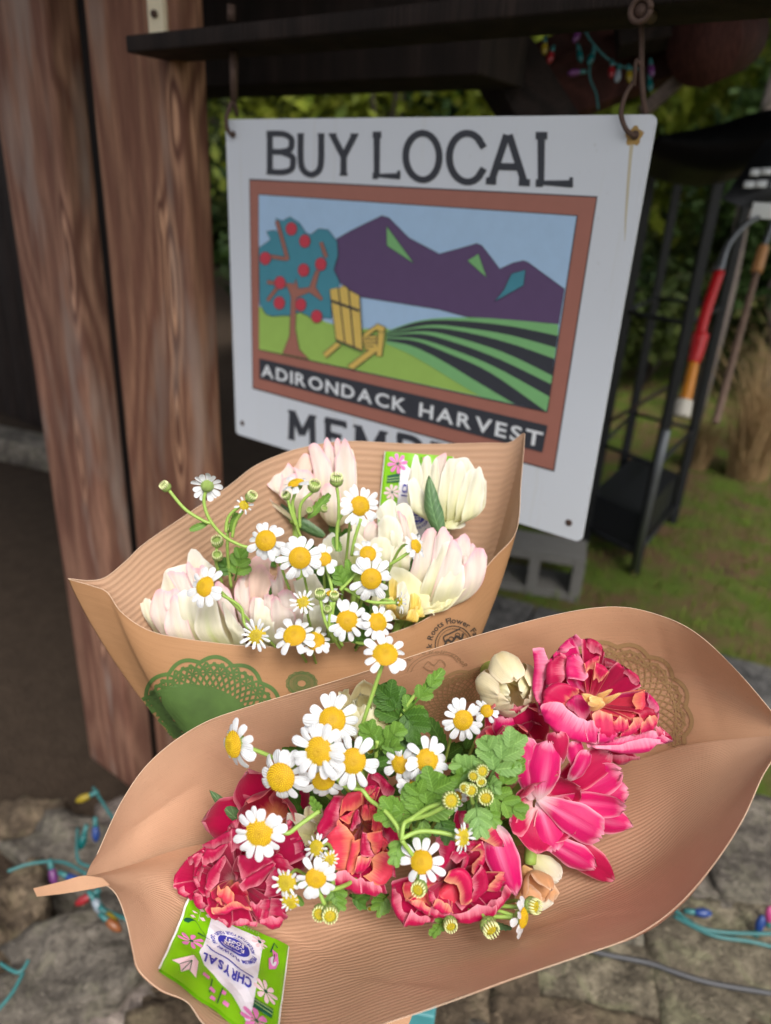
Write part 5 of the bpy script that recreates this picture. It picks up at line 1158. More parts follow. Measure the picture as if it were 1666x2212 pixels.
# ---- petals laid between a base point, a belly (or fold) line and a free rim line
def conv(ox, oy, s): return lambda p_: ((ox + p_[0] / s) * .8641, (oy + p_[1] / s) * .8641)
def petal_ab(mb, base, A, B, nu=11, nv=15, seed=0, ruf=.0009, spread=.16, axis=None):
    R = random.Random(seed); A = resample(A, nu) if len(A) < 3 else resample(catmull(A, 6), nu); B = resample(B, nu) if len(B) < 3 else resample(catmull(B, 6), nu)
    c = A.mean(0); b0 = np.array([base + (a - c) * spread for a in A]); V = cdir(0, 0, 1); ph = [R.uniform(0, 6.3) for _ in range(5)]; cols = []
    for j in range(nu):
        if axis is None: L = [b0[j], b0[j] * .45 + A[j] * .55 + (A[j] - c) * .10, A[j], B[j]]
        else:
            r = c - base; ax_ = axis * r.dot(axis); lat = r - ax_; q = A[j] - c
            L = [base + lat * .25 + q * .28, base + ax_ * .22 + lat * .72 + q * .70, base + ax_ * .60 + lat * .98 + q * .96, A[j], B[j]]
        L = resample(catmull(L, 6), nv); u = j / (nu - 1)
        for i in range(nv):
            v = i / (nv - 1); e = abs(2 * u - 1) ** 2
            L[i] = L[i] + V * (ruf * (math.sin(u * 11 + ph[0]) * v ** 3 + .8 * math.sin(v * 8 + ph[1] + 4 * (u > .5)) * e * v + (.5 if axis is None else .15) * math.sin(u * 23 + ph[2]) * v ** 2) - (.0010 if axis is None else .00035) * math.exp(-((u - .5) / .09) ** 2) * math.sin(PI * v))
        cols.append(L)
    G = np.array(cols).transpose(1, 0, 2)
    d = nrm(B[-1] - B[0]); Ld = np.linalg.norm(B[-1] - B[0])
    for j in range(nu): G[-1, j] = G[-1, j] + (G[-1, j] - G[-2, j]) * (.30 * math.sin(j * .9 + ph[3]) + .06 * math.sin(j * 2.9 + ph[4]))
    mb.grid([list(r) for r in G], [[(j / (nu - 1), i / (nv - 1)) for j in range(nu)] for i in range(nv)])
def ab_tulip(label, cf, d, base, petals, group, dz0=10, dz1=-10, bz=20, seed=1, stemto=None, backing=None, extra=(), leafspec=(), bel=-3, ruf=.0009, name='tulip', cup=None):
    """petals: (A, B, material[, base][, dz shift]); listed from back to front"""
    bu = cf(base); C = P(bu[0], bu[1], d + bz / 1000); t = thing(name, label, 'tulip', C, group); n = len(petals)
    for i, pt in enumerate(petals):
        A, B, mt_ = pt[:3]; bb = cf(pt[3]) if len(pt) > 3 and pt[3] else bu; sh_ = pt[4] if len(pt) > 4 else 0
        dz = dz0 + (dz1 - dz0) * i / max(1, n - 1) + sh_; mb = MB()
        k_ = bel if sh_ <= 0 else 3
        petal_ab(mb, P(bb[0], bb[1], d + bz / 1000), [P(*cf(q), d + (dz + k_) / 1000) for q in A], [P(*cf(q), d + dz / 1000) for q in B], seed=seed * 100 + i, ruf=ruf, axis=cup)
        mb.build('petal', M[mt_], t)
    if backing:
        bu2, r_, mt_ = backing; bu2 = cf(bu2); Cb = P(bu2[0], bu2[1], d + (bz + 2) / 1000); R = random.Random(seed)
        for k_ in range(5):
            a = k_ * 2 * PI / 5; rd = cdir(math.cos(a), math.sin(a), .5); mb = MB(); petal_into(mb, Cb, Cb + rd * r_, r_ * 1.3, cdir(0, 0, 1), -.25, -.4, 0, .03, R.random() * 1e6, 0); mb.build('petal', M[mt_], t)
    for (b, tt, wp, nrm_, bul, cup, curl, mat, shp) in extra:
        s = d / FPX; mb = MB(); petal_into(mb, P(b[0], b[1], d + b[2] / 1000), P(tt[0], tt[1], d + tt[2] / 1000), wp * s, cdir(*nrm_), bul, cup, curl, .018, 7, shp, nu=11, nv=16); mb.build('petal', M[mat], t)
    e = np.asarray(stemto); mb = MB(); mb.tube(catmull([C, C + cdir(0, -.5, -1) * .015, C * .5 + e * .5, e], 5), .0036, 8); mb.build('stem', M['stem'], t)
    for (b, tt, wp, nrm_, bul, cup, curl) in leafspec:
        s = d / FPX; mb = MB(); petal_into(mb, P(b[0], b[1], d + b[2] / 1000), P(tt[0], tt[1], d + tt[2] / 1000), wp * s, cdir(*nrm_), bul, cup, curl, .005, 5, 3, nu=9, nv=14); mb.build('leaf', M['tulleaf'], t)
    return t
T = 1
cT5 = conv(420, 1950, 4.628); cT4 = conv(770, 1910, 5.553); cT3 = conv(960, 2030, 4.9); cT1 = conv(1150, 1500, 2.777)
ab_tulip('deep crimson tulip with many folded petals above the green sachet at left', cT5, .414, (760, 1150), [
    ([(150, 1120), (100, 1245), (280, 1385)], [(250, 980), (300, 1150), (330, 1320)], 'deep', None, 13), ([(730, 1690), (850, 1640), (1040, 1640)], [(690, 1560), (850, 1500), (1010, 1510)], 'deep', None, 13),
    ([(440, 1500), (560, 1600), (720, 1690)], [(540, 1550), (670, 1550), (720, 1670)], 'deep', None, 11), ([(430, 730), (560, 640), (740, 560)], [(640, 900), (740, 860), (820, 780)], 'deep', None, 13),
    ([(1420, 470), (1510, 560), (1570, 720), (1600, 900)], [(1340, 480), (1420, 570), (1430, 740), (1490, 920)], 'pink'), ([(1250, 1060), (1250, 900), (1290, 840)], [(1490, 1080), (1410, 960), (1330, 900)], 'pink'),
    ([(490, 730), (300, 850), (150, 990), (55, 1130), (60, 1240)], [(470, 790), (330, 880), (215, 960), (155, 1120), (100, 1245)], 'pink'), ([(60, 1200), (100, 1300), (180, 1360), (275, 1390)], [(105, 1255), (160, 1225), (225, 1275), (282, 1382)], 'pink'),
    ([(400, 740), (520, 680), (640, 600), (745, 560)], [(400, 790), (560, 790), (660, 740), (735, 700)], 'pink'), ([(735, 560), (800, 520), (900, 560)], [(740, 800), (810, 812), (910, 780)], 'pink'), ([(695, 540), (740, 470), (800, 430)], [(720, 565), (790, 555), (840, 500)], 'pink'),
    ([(230, 900), (280, 870), (400, 800)], [(245, 1000), (300, 940), (400, 860)], 'pink'), ([(400, 860), (440, 790), (560, 780), (730, 700)], [(405, 985), (500, 975), (600, 885), (715, 740)], 'pink'),
    ([(285, 880), (300, 1000), (288, 1130), (310, 1210), (420, 1350)], [(400, 830), (375, 950), (335, 1040), (335, 1130), (425, 1345)], 'pink'), ([(330, 1060), (390, 990), (415, 980)], [(365, 1170), (395, 1080), (418, 1000)], 'pink'),
    ([(310, 1270), (288, 1370), (305, 1450), (370, 1505), (425, 1505)], [(325, 1280), (365, 1330), (430, 1400), (440, 1490)], 'pink'), ([(430, 1240), (440, 1120), (500, 1010), (580, 930), (650, 870)], [(485, 1280), (560, 1200), (612, 1100), (650, 1000), (668, 905)], 'pink'),
    ([(438, 1250), (436, 1380), (505, 1495)], [(505, 1270), (470, 1380), (512, 1490)], 'pink'), ([(480, 1290), (530, 1390), (580, 1440), (662, 1452)], [(500, 1275), (545, 1365), (592, 1368), (655, 1435)], 'orangetip'),
    ([(640, 1420), (780, 1460), (930, 1430)], [(720, 1240), (800, 1175), (930, 1290)], 'red', None, 7), ([(570, 1330), (640, 1420), (760, 1450)], [(580, 1215), (640, 1262), (690, 1235), (770, 1310)], 'coral'),
    ([(810, 870), (950, 850), (1150, 860), (1240, 940)], [(800, 1000), (880, 1142), (970, 1110), (1080, 1010)], 'pink'), ([(890, 1140), (1000, 1090), (1250, 940)], [(830, 1200), (880, 1285), (1010, 1240), (1190, 1080)], 'pink'),
    ([(1240, 1000), (1330, 1100), (1330, 1320)], [(1180, 1080), (1118, 1250), (1150, 1372)], 'pink'), ([(1060, 1640), (1000, 1540), (960, 1450)], [(1105, 1395), (1040, 1425), (938, 1408)], 'pink'),
    ([(1376, 1370), (1380, 1480), (1375, 1580)], [(1190, 1360), (1160, 1480), (1150, 1585)], 'pink'), ([(1190, 1375), (1180, 1480), (1160, 1590)], [(1092, 1390), (1063, 1480), (1066, 1590)], 'pink'),
    ([(425, 1500), (520, 1605), (680, 1695), (735, 1700)], [(432, 1500), (560, 1580), (655, 1605), (722, 1672)], 'pink'), ([(520, 1570), (640, 1560), (800, 1500), (985, 1510)], [(495, 1500), (640, 1450), (780, 1422), (935, 1448)], 'orangetip'),
    ([(1375, 1560), (1330, 1690), (1200, 1730), (1055, 1660)], [(1370, 1555), (1250, 1575), (1150, 1582), (1066, 1588)], 'pink'), ([(750, 1695), (880, 1705), (1010, 1690)], [(748, 1640), (880, 1608), (1045, 1642)], 'pink')],
    g1, 6, -8, 24, 41, ST1, ((780, 1150), .024, 'red'))
ab_tulip('coral red tulip with orange edged ruffled petals in the centre of the front bouquet', cT4, .416, (760, 850), [
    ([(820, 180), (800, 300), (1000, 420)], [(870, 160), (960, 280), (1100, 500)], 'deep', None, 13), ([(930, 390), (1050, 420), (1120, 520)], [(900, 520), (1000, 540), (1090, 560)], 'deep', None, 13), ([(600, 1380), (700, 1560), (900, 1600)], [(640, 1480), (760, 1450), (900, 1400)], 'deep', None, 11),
    ([(830, 160), (920, 110), (1090, 180), (1215, 350)], [(850, 160), (960, 270), (1050, 400), (1180, 455)], 'pink'), ([(330, 450), (190, 700), (115, 850), (120, 980)], [(500, 450), (440, 700), (402, 880), (220, 1045)], 'pink'),
    ([(1050, 760), (1170, 730), (1310, 880), (1310, 1090)], [(1020, 970), (1080, 1080), (1150, 1135), (1290, 1090)], 'pink'), ([(780, 310), (900, 290), (1010, 322)], [(795, 450), (880, 410), (945, 355)], 'orangetip'), ([(830, 480), (900, 400), (940, 385)], [(880, 520), (925, 470), (935, 420)], 'coral'),
    ([(500, 450), (540, 390), (650, 365), (760, 380)], [(438, 722), (560, 665), (690, 605), (760, 560)], 'coral'), ([(430, 740), (540, 690), (650, 640)], [(570, 825), (605, 765), (652, 680)], 'coral'), ([(590, 900), (610, 780), (650, 650), (705, 630)], [(622, 925), (690, 860), (724, 780), (706, 680)], 'pink'),
    ([(850, 560), (900, 560), (945, 590)], [(855, 790), (885, 790), (910, 700)], 'coral'), ([(760, 570), (820, 550), (850, 620)], [(735, 730), (800, 785), (862, 790)], 'coral'), ([(895, 690), (960, 660), (1035, 750)], [(880, 930), (950, 975), (1022, 965)], 'coral'),
    ([(395, 860), (230, 1040), (300, 1250), (340, 1440)], [(430, 755), (605, 950), (605, 1220), (510, 1510)], 'coral'), ([(610, 1060), (585, 1230), (520, 1480), (590, 1520)], [(765, 1025), (768, 1120), (700, 1270), (642, 1505)], 'coral'),
    ([(1035, 1030), (1110, 1060), (1130, 1130)], [(1030, 1210), (1070, 1190), (1112, 1110)], 'coral'), ([(735, 1270), (735, 1100), (765, 950)], [(935, 1262), (850, 1120), (828, 968)], 'pink'), ([(1030, 920), (1055, 1050), (1045, 1160), (940, 1260)], [(828, 965), (832, 1040), (880, 1140), (930, 1252)], 'coral'),
    ([(640, 1500), (720, 1530), (830, 1460)], [(695, 1255), (800, 1282), (908, 1262)], 'orangetip'), ([(1120, 1210), (1190, 1420), (1180, 1600), (990, 1705)], [(1020, 1205), (910, 1310), (880, 1450), (785, 1565)], 'coral'), ([(1130, 1240), (1200, 1300), (1230, 1560)], [(1100, 1220), (1110, 1330), (1180, 1560)], 'pink'),
    ([(390, 1700), (560, 1780), (700, 1830), (800, 1845)], [(340, 1470), (600, 1528), (690, 1580), (745, 1625)], 'pink'), ([(740, 1835), (880, 1850), (1000, 1828), (1095, 1755)], [(715, 1600), (850, 1608), (980, 1680), (1092, 1745)], 'pink')],
    g1, 6, -8, 24, 42, ST1, ((780, 850), .022, 'red'))
ab_tulip('crimson tulip with coral edges at the bottom centre right', cT3, .416, (800, 780), [
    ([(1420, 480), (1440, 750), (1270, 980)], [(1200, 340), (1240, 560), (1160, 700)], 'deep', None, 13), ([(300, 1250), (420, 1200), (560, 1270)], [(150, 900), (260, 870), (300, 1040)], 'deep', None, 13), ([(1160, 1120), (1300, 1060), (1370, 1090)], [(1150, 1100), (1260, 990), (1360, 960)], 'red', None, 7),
    ([(880, -20), (980, -30), (1090, 0)], [(920, 130), (1000, 150), (1070, 175)], 'pink'), ([(1240, 140), (1350, 160), (1390, 290)], [(1080, 200), (1200, 265), (1310, 300)], 'pink'), ([(1360, 130), (1460, 330), (1500, 600), (1510, 870)], [(1195, 310), (1330, 430), (1415, 500), (1422, 740)], 'orangetip'),
    ([(830, 180), (860, 440), (770, 610), (630, 810)], [(650, 110), (640, 300), (685, 560), (610, 790)], 'pink'), ([(850, 330), (1050, 340), (1190, 340)], [(990, 485), (1100, 472), (1235, 470)], 'pink'),
    ([(850, 470), (1000, 470), (1050, 560), (995, 705)], [(795, 570), (920, 612), (965, 560), (945, 705)], 'pink'), ([(1195, 370), (1252, 500), (1230, 630), (1095, 785)], [(1050, 475), (1200, 492), (1110, 590), (1078, 740)], 'orangetip'),
    ([(640, 1000), (850, 890), (970, 1080)], [(690, 1060), (830, 1215), (955, 1165)], 'coral', None, 3), ([(240, 870), (400, 840), (540, 930)], [(250, 1040), (400, 1072), (580, 1155)], 'coral'), ([(1490, 740), (1485, 890), (1370, 990)], [(1422, 742), (1310, 858), (1268, 985)], 'orangetip'),
    ([(1200, 650), (1285, 800), (1270, 970), (950, 1205)], [(1085, 790), (1085, 900), (1060, 1020), (960, 1190)], 'pink'), ([(800, 730), (960, 690), (1090, 850), (1080, 1090)], [(735, 820), (860, 892), (928, 1012), (958, 1180)], 'orangetip'),
    ([(80, 850), (85, 1150), (240, 1405)], [(140, 890), (205, 1080), (292, 1265)], 'pink'), ([(285, 1080), (390, 1190), (555, 1280)], [(262, 1040), (420, 1085), (582, 1155)], 'orangetip'), ([(535, 950), (550, 1080), (590, 1155)], [(600, 975), (634, 1040), (612, 1110)], 'pink'),
    ([(590, 1165), (680, 1240), (830, 1270)], [(605, 1110), (680, 1048), (760, 1118), (858, 1232)], 'orangetip'), ([(555, 1280), (700, 1310), (835, 1290)], [(575, 1180), (680, 1185), (860, 1255)], 'pink'), ([(1270, 1300), (1460, 1160), (1565, 1010)], [(1262, 1145), (1385, 1058), (1505, 890)], 'pink'),
    ([(235, 1405), (420, 1400), (612, 1338)], [(300, 1275), (345, 1208), (465, 1268), (605, 1322)], 'pink'), ([(840, 1300), (1000, 1380), (1200, 1360), (1370, 1250)], [(822, 1272), (1000, 1198), (1250, 1150), (1372, 1100)], 'pink')],
    g1, 6, -9, 24, 43, ST1, ((850, 800), .024, 'red'))
stm = [E3(*a, **k_) for a, k_ in ((((940, 700), (1060, 620), 60, -6, -15), dict(bul=.2, cup=.6, mat='anther', shp=3)), (((980, 725), (1122, 645), 55, -8, -17), dict(bul=.2, cup=.6, mat='anther', shp=3)), (((980, 720), (850, 650), 90, -6, -15), dict(bul=.2, cup=.6, mat='anther', shp=3)),
       (((1000, 690), (900, 700), 100, -8, -17), dict(bul=.3, cup=.6, mat='anther', shp=2)), (((905, 770), (1000, 710), 90, -8, -15), dict(bul=.3, cup=.6, mat='anther')))]
ab_tulip('large open magenta tulip with yellow inner petals at the upper right of the front bouquet', cT1, .426, (900, 720), [
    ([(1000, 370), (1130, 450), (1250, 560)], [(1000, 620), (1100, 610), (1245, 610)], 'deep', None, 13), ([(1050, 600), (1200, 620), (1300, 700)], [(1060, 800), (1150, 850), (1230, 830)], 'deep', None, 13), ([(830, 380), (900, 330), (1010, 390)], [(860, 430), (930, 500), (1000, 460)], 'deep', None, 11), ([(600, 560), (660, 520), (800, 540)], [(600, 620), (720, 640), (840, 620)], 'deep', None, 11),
    ([(610, 440), (700, 320), (790, 232)], [(690, 400), (770, 345), (865, 300)], 'pinkopen'), ([(845, 268), (950, 272), (1005, 360)], [(865, 325), (930, 365), (1000, 405)], 'pink'), ([(1090, 430), (1240, 525), (1256, 605)], [(1100, 480), (1190, 560), (1235, 600)], 'pink'),
    ([(505, 340), (498, 600), (560, 800)], [(598, 335), (610, 460), (580, 630), (562, 795)], 'pinkopen'), ([(595, 610), (605, 440), (690, 375)], [(715, 570), (742, 460), (725, 380)], 'pink'), ([(738, 550), (735, 400), (800, 370)], [(862, 560), (882, 500), (835, 390)], 'pinkopen'),
    ([(855, 425), (920, 395), (975, 385)], [(875, 510), (925, 470), (965, 440)], 'orangetip'), ([(940, 430), (990, 450), (1040, 490)], [(925, 540), (955, 560), (985, 565)], 'orangetip'),
    ([(1300, 615), (1295, 720), (1205, 835)], [(1200, 650), (1212, 740), (1172, 832)], 'coral'), ([(1290, 630), (1378, 720), (1392, 800), (1345, 885)], [(1290, 700), (1340, 780), (1345, 860)], 'pinkopen'), ([(1240, 790), (1330, 750), (1380, 800)], [(1235, 880), (1320, 870), (1350, 850)], 'red'),
    ([(565, 740), (575, 640), (680, 570), (825, 615)], [(690, 730), (740, 745), (830, 640)], 'orangetip'), ([(735, 720), (800, 660), (905, 700)], [(745, 745), (860, 830), (905, 780)], 'pinkopen'),
    ([(1370, 950), (1480, 975), (1440, 940)], [(1340, 860), (1390, 880), (1440, 920)], 'pink'), ([(930, 1010), (1150, 1015), (1400, 975)], [(1000, 955), (1200, 925), (1420, 900)], 'pinkopen'), ([(1010, 1080), (1100, 1150), (1235, 1095)], [(1000, 1055), (1120, 1080), (1245, 1080)], 'pink', None, 6),
    ([(1230, 940), (1330, 910), (1375, 855)], [(1250, 850), (1320, 810), (1345, 785)], 'orangetip'), ([(1090, 960), (1200, 940), (1270, 860)], [(1120, 900), (1210, 835), (1262, 812)], 'orangetip'), ([(1055, 900), (1100, 930), (1170, 905)], [(1062, 835), (1130, 812), (1165, 830)], 'orangetip'),
    ([(940, 900), (1010, 970), (1110, 930)], [(910, 785), (1040, 775), (1062, 850)], 'orangetip'), ([(950, 1000), (1050, 990), (1110, 930)], [(955, 885), (1030, 858), (1105, 900)], 'pinkopen'), ([(885, 1020), (1100, 1065), (1300, 1055), (1472, 975)], [(875, 1000), (1100, 1000), (1300, 965), (1468, 968)], 'pinkopen'),
    ([(565, 745), (595, 860), (720, 960), (950, 1010)], [(572, 722), (700, 722), (865, 830), (955, 930)], 'pinkopen'), ([(890, 990), (945, 1005), (960, 920)], [(855, 835), (940, 850), (975, 885)], 'pinkopen')],
    g1, 8, -8, 24, 44, ST1, ((960, 700), .028, 'red'), extra=stm)

cW12 = conv(620, 1080, 5.553); cW6 = conv(340, 1360, 5.553); cW7 = conv(570, 1370, 5.553); cW45 = conv(830, 1220, 4.76); cW3 = conv(930, 1100, 4.165)
ab_tulip('pale pink flushed tulip leaning left at the top of the back bouquet', cW12, .600, (640, 1240), [
    ([(600, 640), (880, 560)], [(620, 450), (720, 330), (860, 295), (910, 500)], 'peachy'), ([(90, 830), (300, 900)], [(75, 620), (125, 500), (200, 455), (275, 510)], 'blush'), ([(400, 650), (680, 700)], [(340, 440), (480, 405), (590, 440), (660, 520)], 'blush'),
    ([(270, 740), (520, 830)], [(255, 570), (330, 435), (420, 500), (490, 610)], 'blush'), ([(700, 680), (960, 740)], [(640, 480), (740, 515), (870, 560), (965, 690)], 'blush'), ([(440, 880), (860, 900)], [(480, 640), (640, 580), (790, 620), (920, 740)], 'blush')],
    g2, 8, -6, 8, 51, ST2, cup=cdir(-.75, .62, .15), bel=-5, leafspec=[((700, 1160, 10), (592, 1080, 8), 36, (-.3, -.2, 1), .1, .6, 0)])
ab_tulip('upright pale pink tulip standing highest in the back bouquet', cW12, .606, (1190, 1300), [
    ([(1060, 480), (1200, 480)], [(1035, 230), (1095, 85), (1160, 150), (1245, 280)], 'blush'), ([(1220, 400), (1290, 400)], [(1198, 160), (1240, 98), (1292, 140), (1285, 260)], 'blush'), ([(1400, 640), (1515, 700)], [(1360, 125), (1440, 235), (1505, 410)], 'cream'),
    ([(910, 560), (1180, 640)], [(838, 210), (868, 135), (1000, 215), (1155, 410)], 'blush'), ([(1215, 700), (1500, 700)], [(1205, 370), (1305, 150), (1375, 128), (1490, 360)], 'blush'), ([(1040, 930), (1290, 980)], [(1005, 800), (1080, 728), (1190, 726), (1278, 830)], 'blush')],
    g2, 8, -6, 8, 52, ST2, cup=cdir(.0, 1, .15), bel=-5)
ab_tulip('round cream tulip with a green leaf at the upper right of the back bouquet', cW3, .585, (770, 875), [
    ([(620, 500), (700, 500)], [(655, 210), (700, 150), (765, 142), (780, 240)], 'blush'), ([(840, 500), (1040, 520)], [(830, 210), (900, 172), (1000, 205), (1090, 300)], 'cream'), ([(1050, 600), (1190, 580)], [(1080, 330), (1110, 275), (1165, 365), (1190, 440)], 'cream'),
    ([(500, 520), (640, 540)], [(495, 330), (540, 182), (600, 182), (630, 290)], 'cream'), ([(600, 580), (740, 580)], [(605, 310), (665, 170), (700, 330), (720, 440)], 'cream'), ([(370, 540), (540, 660)], [(375, 400), (455, 145), (500, 230), (530, 360)], 'cream'),
    ([(690, 580), (880, 580)], [(725, 340), (800, 205), (875, 185), (905, 260)], 'cream'), ([(790, 620), (980, 580)], [(825, 350), (920, 225), (975, 285), (985, 420)], 'cream'), ([(880, 680), (1070, 600)], [(950, 400), (1030, 285), (1075, 350), (1080, 480)], 'cream'),
    ([(400, 640), (640, 780)], [(370, 440), (450, 400), (500, 480), (600, 640)], 'cream'), ([(940, 760), (1150, 660)], [(1030, 420), (1100, 285), (1165, 400), (1170, 560)], 'cream')],
    g2, 8, -8, 6, 53, ST2, cup=cdir(.05, 1, .12), bel=-5, leafspec=[((951, 1152, -20), (927, 1029, -22), 46, (-.3, 0, 1), .12, .7, 0)], extra=[E1((960, 1136), (1006, 1132), 34, -6, 0, (.2, .6, .8), mat='cream', shp=1)])
ab_tulip('cream tulip with green streaks in the middle of the back bouquet', cW45, .566, (720, 1010), [
    ([(620, 450), (760, 470)], [(515, 340), (600, 170), (690, 135), (765, 195)], 'cream'), ([(800, 560), (980, 600)], [(755, 210), (860, 155), (950, 280), (1030, 530)], 'creamgr'), ([(840, 500), (930, 560)], [(775, 285), (830, 285), (895, 385)], 'blush'),
    ([(550, 560), (840, 620)], [(550, 430), (640, 305), (740, 355), (860, 490)], 'cream'), ([(700, 600), (820, 680)], [(695, 515), (780, 498), (860, 565)], 'cream'), ([(430, 790), (720, 800)], [(440, 670), (520, 575), (640, 595), (750, 690)], 'creamgr'), ([(690, 860), (930, 880)], [(710, 770), (800, 668), (885, 660), (940, 820)], 'creamgr')],
    g2, 6, -6, 8, 54, ST2, cup=cdir(.0, 1, .3), bel=-4)
ab_tulip('pale cream tulip buried behind the daisies in the centre of the back bouquet', cW45, .572, (300, 960), [
    ([(240, 560), (520, 600)], [(240, 440), (400, 375), (545, 445)], 'cream'), ([(380, 520), (560, 600)], [(440, 400), (520, 400), (570, 520)], 'blush'), ([(-120, 700), (120, 760)], [(-100, 600), (20, 540), (110, 660)], 'cream'), ([(100, 700), (420, 740)], [(95, 590), (200, 515), (330, 555), (445, 650)], 'creamgr')],
    g2, 5, -3, 8, 55, ST2, cup=cdir(0, 1, .3), bel=-4)
ab_tulip('pink tinged tulip leaning right against the wrap edge', cW45, .548, (1130, 1400), [
    ([(1480, 800), (1660, 850)], [(1450, 610), (1540, 556), (1625, 588), (1670, 690)], 'blush'), ([(1560, 900), (1740, 950)], [(1560, 770), (1660, 636), (1705, 700), (1730, 810)], 'blush'), ([(950, 940), (1180, 960)], [(1000, 740), (1100, 535), (1200, 445), (1250, 530)], 'blush'),
    ([(1180, 900), (1380, 930)], [(1230, 580), (1300, 486), (1370, 476), (1440, 610)], 'blush'), ([(1550, 1140), (1830, 1010)], [(1530, 960), (1680, 765), (1800, 715), (1850, 800)], 'blush'), ([(1090, 1100), (1320, 1100)], [(1160, 930), (1330, 655), (1420, 615), (1370, 790)], 'cream'),
    ([(1240, 1100), (1560, 1040)], [(1350, 780), (1430, 625), (1535, 700), (1545, 850)], 'blush'), ([(1250, 1180), (1580, 1130)], [(1370, 950), (1480, 900), (1570, 940)], 'cream')],
    g2, 6, -7, 8, 56, ST2, cup=cdir(.28, .9, .25), bel=-5)
ab_tulip('pale yellow double tulip with egg yellow heart at the lower right of the back bouquet', cW45, .536, (800, 1560), [
    ([(800, 1280), (1180, 1480)], [(660, 960), (850, 965), (1060, 1100), (1195, 1330), (1215, 1520)], 'yellow'), ([(1220, 1380), (1380, 1440)], [(1150, 1240), (1430, 1125), (1590, 1195)], 'yellow'), ([(1290, 1470), (1360, 1420)], [(1300, 1400), (1440, 1270), (1590, 1200)], 'yellow'),
    ([(680, 1250), (790, 1300)], [(680, 1050), (760, 1090), (800, 1200)], 'egg'), ([(930, 1420), (1050, 1440)], [(925, 1290), (990, 1240), (1062, 1340)], 'egg'), ([(960, 1520), (1090, 1540)], [(1000, 1390), (1070, 1425), (1108, 1530)], 'egg'), ([(880, 1560), (1020, 1600)], [(900, 1480), (960, 1430), (1040, 1520)], 'egg'),
    ([(770, 1400), (900, 1480)], [(775, 1150), (850, 1105), (930, 1290)], 'cream'), ([(470, 1380), (680, 1420)], [(478, 1300), (570, 1268), (670, 1335)], 'yellow'), ([(580, 1540), (760, 1570)], [(575, 1480), (680, 1445), (760, 1525)], 'yellow'), ([(640, 1420), (760, 1440)], [(650, 1330), (720, 1300), (790, 1400)], 'egg')],
    g2, 8, -6, 14, 57, ST2, bel=-2, ruf=.0014)
ab_tulip('large cream and pink tulip at the lower left of the back bouquet', cW6, .546, (1330, 1480), [
    ([(760, 560), (1060, 620)], [(705, 280), (735, 125), (830, 95), (1000, 215), (1100, 380)], 'cream'), ([(370, 680), (700, 680)], [(345, 600), (405, 400), (520, 292), (710, 300)], 'cream', (900, 1480)), ([(90, 950), (260, 1100)], [(58, 720), (90, 632), (150, 715), (240, 800)], 'cream', (600, 1500)),
    ([(560, 620), (800, 680)], [(435, 410), (520, 366), (640, 388), (740, 450)], 'blush', (1000, 1400)), ([(760, 560), (880, 600)], [(695, 370), (720, 265), (800, 295), (875, 365)], 'blush'), ([(860, 560), (1060, 620)], [(855, 380), (920, 305), (1000, 355), (1075, 450)], 'blush'),
    ([(200, 1000), (450, 1080)], [(205, 820), (265, 680), (385, 615), (450, 710)], 'blush', (700, 1500)), ([(400, 860), (640, 880)], [(385, 655), (490, 630), (620, 640)], 'blush', (900, 1500)), ([(1200, 950), (1400, 1040)], [(1075, 620), (1150, 515), (1265, 600), (1350, 760)], 'blush'),
    ([(600, 1000), (900, 1060)], [(550, 690), (690, 655), (870, 700)], 'cream', (1050, 1500)), ([(400, 1180), (760, 1200)], [(425, 930), (480, 738), (560, 715), (680, 850)], 'blush', (850, 1560)), ([(1250, 1100), (1470, 1260)], [(1205, 800), (1330, 950), (1425, 1100), (1525, 1245)], 'cream'),
    ([(810, 1180), (1200, 1150)], [(850, 930), (1000, 745), (1110, 735)], 'creamgr')],
    g2, 8, -8, 8, 58, ST2, cup=cdir(-.35, .85, .3), bel=-5)
ab_tulip('ruffled blush pink tulip beside the white daisies at centre left of the back bouquet', cW7, .546, (760, 1380), [
    ([(200, 560), (560, 500)], [(195, 370), (280, 205), (400, 125), (620, 115)], 'peachy'), ([(700, 480), (960, 560)], [(740, 215), (900, 290), (950, 450)], 'peachy'), ([(100, 740), (300, 880)], [(95, 560), (155, 420), (250, 285), (315, 255)], 'blush'),
    ([(290, 600), (560, 640)], [(300, 280), (430, 236), (560, 305), (650, 395)], 'peachy'), ([(600, 520), (780, 560)], [(555, 385), (660, 430), (700, 265), (765, 205)], 'blush'), ([(950, 660), (1330, 700)], [(895, 455), (1000, 415), (1200, 365), (1350, 565)], 'creamgr', (1100, 1300)),
    ([(130, 850), (330, 1020)], [(95, 640), (130, 700), (200, 860)], 'blush'), ([(300, 900), (450, 1020)], [(320, 730), (400, 660), (430, 730)], 'blush'), ([(500, 760), (700, 880)], [(500, 655), (600, 635), (660, 690)], 'blush'), ([(740, 800), (1040, 900)], [(680, 625), (800, 586), (900, 606), (980, 760)], 'blush'),
    ([(1040, 980), (1360, 1000)], [(1060, 900), (1200, 820), (1335, 760)], 'cream', (1100, 1380)), ([(360, 960), (640, 1040)], [(380, 710), (470, 676), (545, 800), (660, 960)], 'cream'), ([(600, 960), (940, 940)], [(590, 740), (670, 645), (745, 740), (890, 860)], 'blush')],
    g2, 6, -8, 8, 59, ST2, cup=cdir(0, .8, .5), bel=-5, ruf=.0012)
